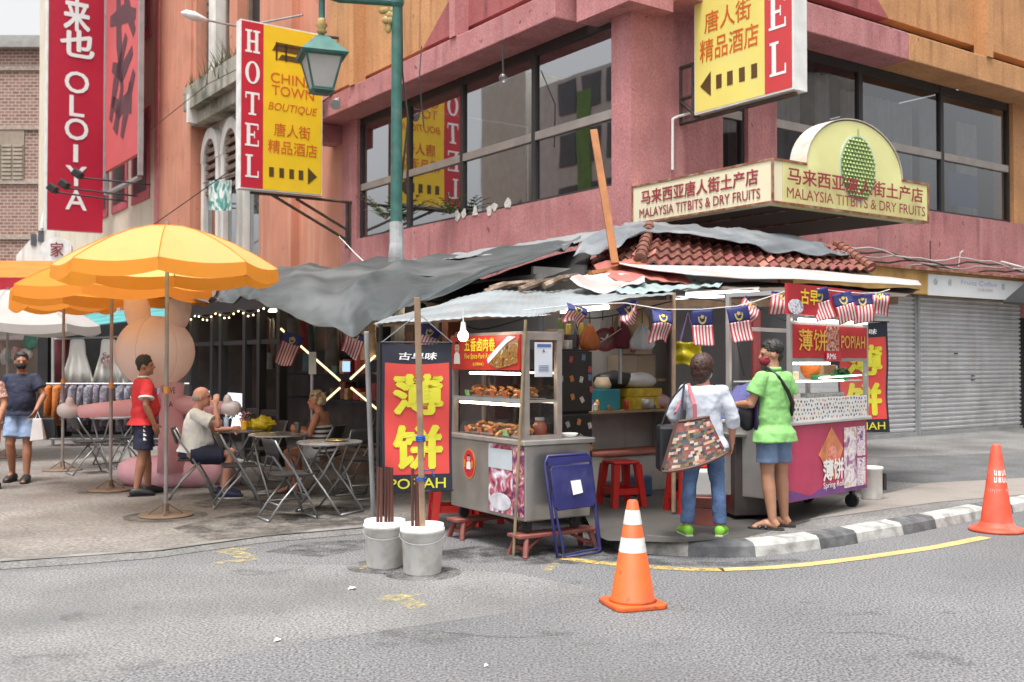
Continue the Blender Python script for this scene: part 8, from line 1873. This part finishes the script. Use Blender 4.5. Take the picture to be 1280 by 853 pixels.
# bald man seated, facing right
gb_ = gnd(243, 622, .04)
SIT = dict(pel=(0, -.04, .52), neck=(0, .03, 1.02), head=(0, .075, 1.15), shR=(.18, .01, .965), shL=(-.18, .01, .965), hipR=(.1, -.02, .50), hipL=(-.1, -.02, .50), knR=(.15, .40, .50), knL=(-.15, .40, .50), anR=(.16, .34, .085), anL=(-.16, .30, .085), toeR=(.18, .52, .025), toeL=(-.18, .48, .025), elR=(.25, .12, .74), wrR=(.18, .32, .74), elL=(-.25, .12, .74), wrL=(-.18, .32, .74))
pb, JB = person('bald man in white shirt sitting on folding chair and drinking', gb_, -PI / 2 + .22, 1.72, {**SIT, 'elR': (.24, .27, .84), 'wrR': (.09, .23, 1.05), 'elL': (-.24, .2, .75), 'wrL': (-.12, .40, .77)}, yaw=.0, belly=.07, wide=1.16, skin=skin_fair, hair=mat('hair_grey', (.25, .22, .2), .7), hair_kind='fringe', shirt=tee_white, sleeve=.72, hem=-.01, flare=1.2, bottom=navy_short, leg_to=('kn', .85), pants_extra=.02, shoes=(mat('navy_trainer', (.02, .025, .07), .6), white_sole), voxel=.0095, fingers_dir={'R': (-.3, .1, 1)})
# woman seated, facing left
gs = gnd(402, 615, .04)
ps, JS_ = person('blonde woman in striped top and white shorts sitting at table', gs, PI / 2 - .15, 1.62, {**SIT, 'elL': (-.24, .08, .74), 'wrL': (-.12, .30, .80), 'elR': (.24, .1, .74), 'wrR': (.10, .32, .80)}, belly=.05, wide=1.1, hips=1.1, skin=mat('skin_sunburnt', (.42, .17, .10), .5, var=.12), hair=hair_bl, hair_kind='curly', shirt=stripes('striped_knit', (.60, .57, .54), (.05, .03, .03), 5.5), hem=-.08, tank=True, bottom=mat('white_shorts', (.58, .57, .56), .8), leg_to=('kn', .5), pants_extra=.01, sandals=black_shoe, voxel=.0095, curl=(.7, .7))
Ms = world_of(ps); b = MB()
for x in (-1, 1): b.ell(JS_['head'] + Vector((x * .033, .075, .085)), (.03, .012, .02))
b.limb([JS_['head'] + Vector((-.08, .0, .06)), JS_['head'] + Vector((-.06, .07, .085)), JS_['head'] + Vector((.06, .07, .085)), JS_['head'] + Vector((.08, .0, .06))], .005, 6); o = obj('sunglasses', b, black_ink); tag(o, 'dark sunglasses pushed up on the hair of blonde woman', 'sunglasses'); o.location = gs; o.rotation_euler = (0, 0, PI / 2 - .15)
b = MB()
for x in (-.07, .07): b.limb([JS_['neck'] + Vector((x * .8, -.02, -.01)), JS_['neck'] + Vector((x * 1.3, .09, -.12)), JS_['neck'] + Vector((x * 1.4, .13, -.2))], .012, 6)
obj('shoulder_strap', b, mat('strap_dark', (.1, .05, .04), .8), ps)
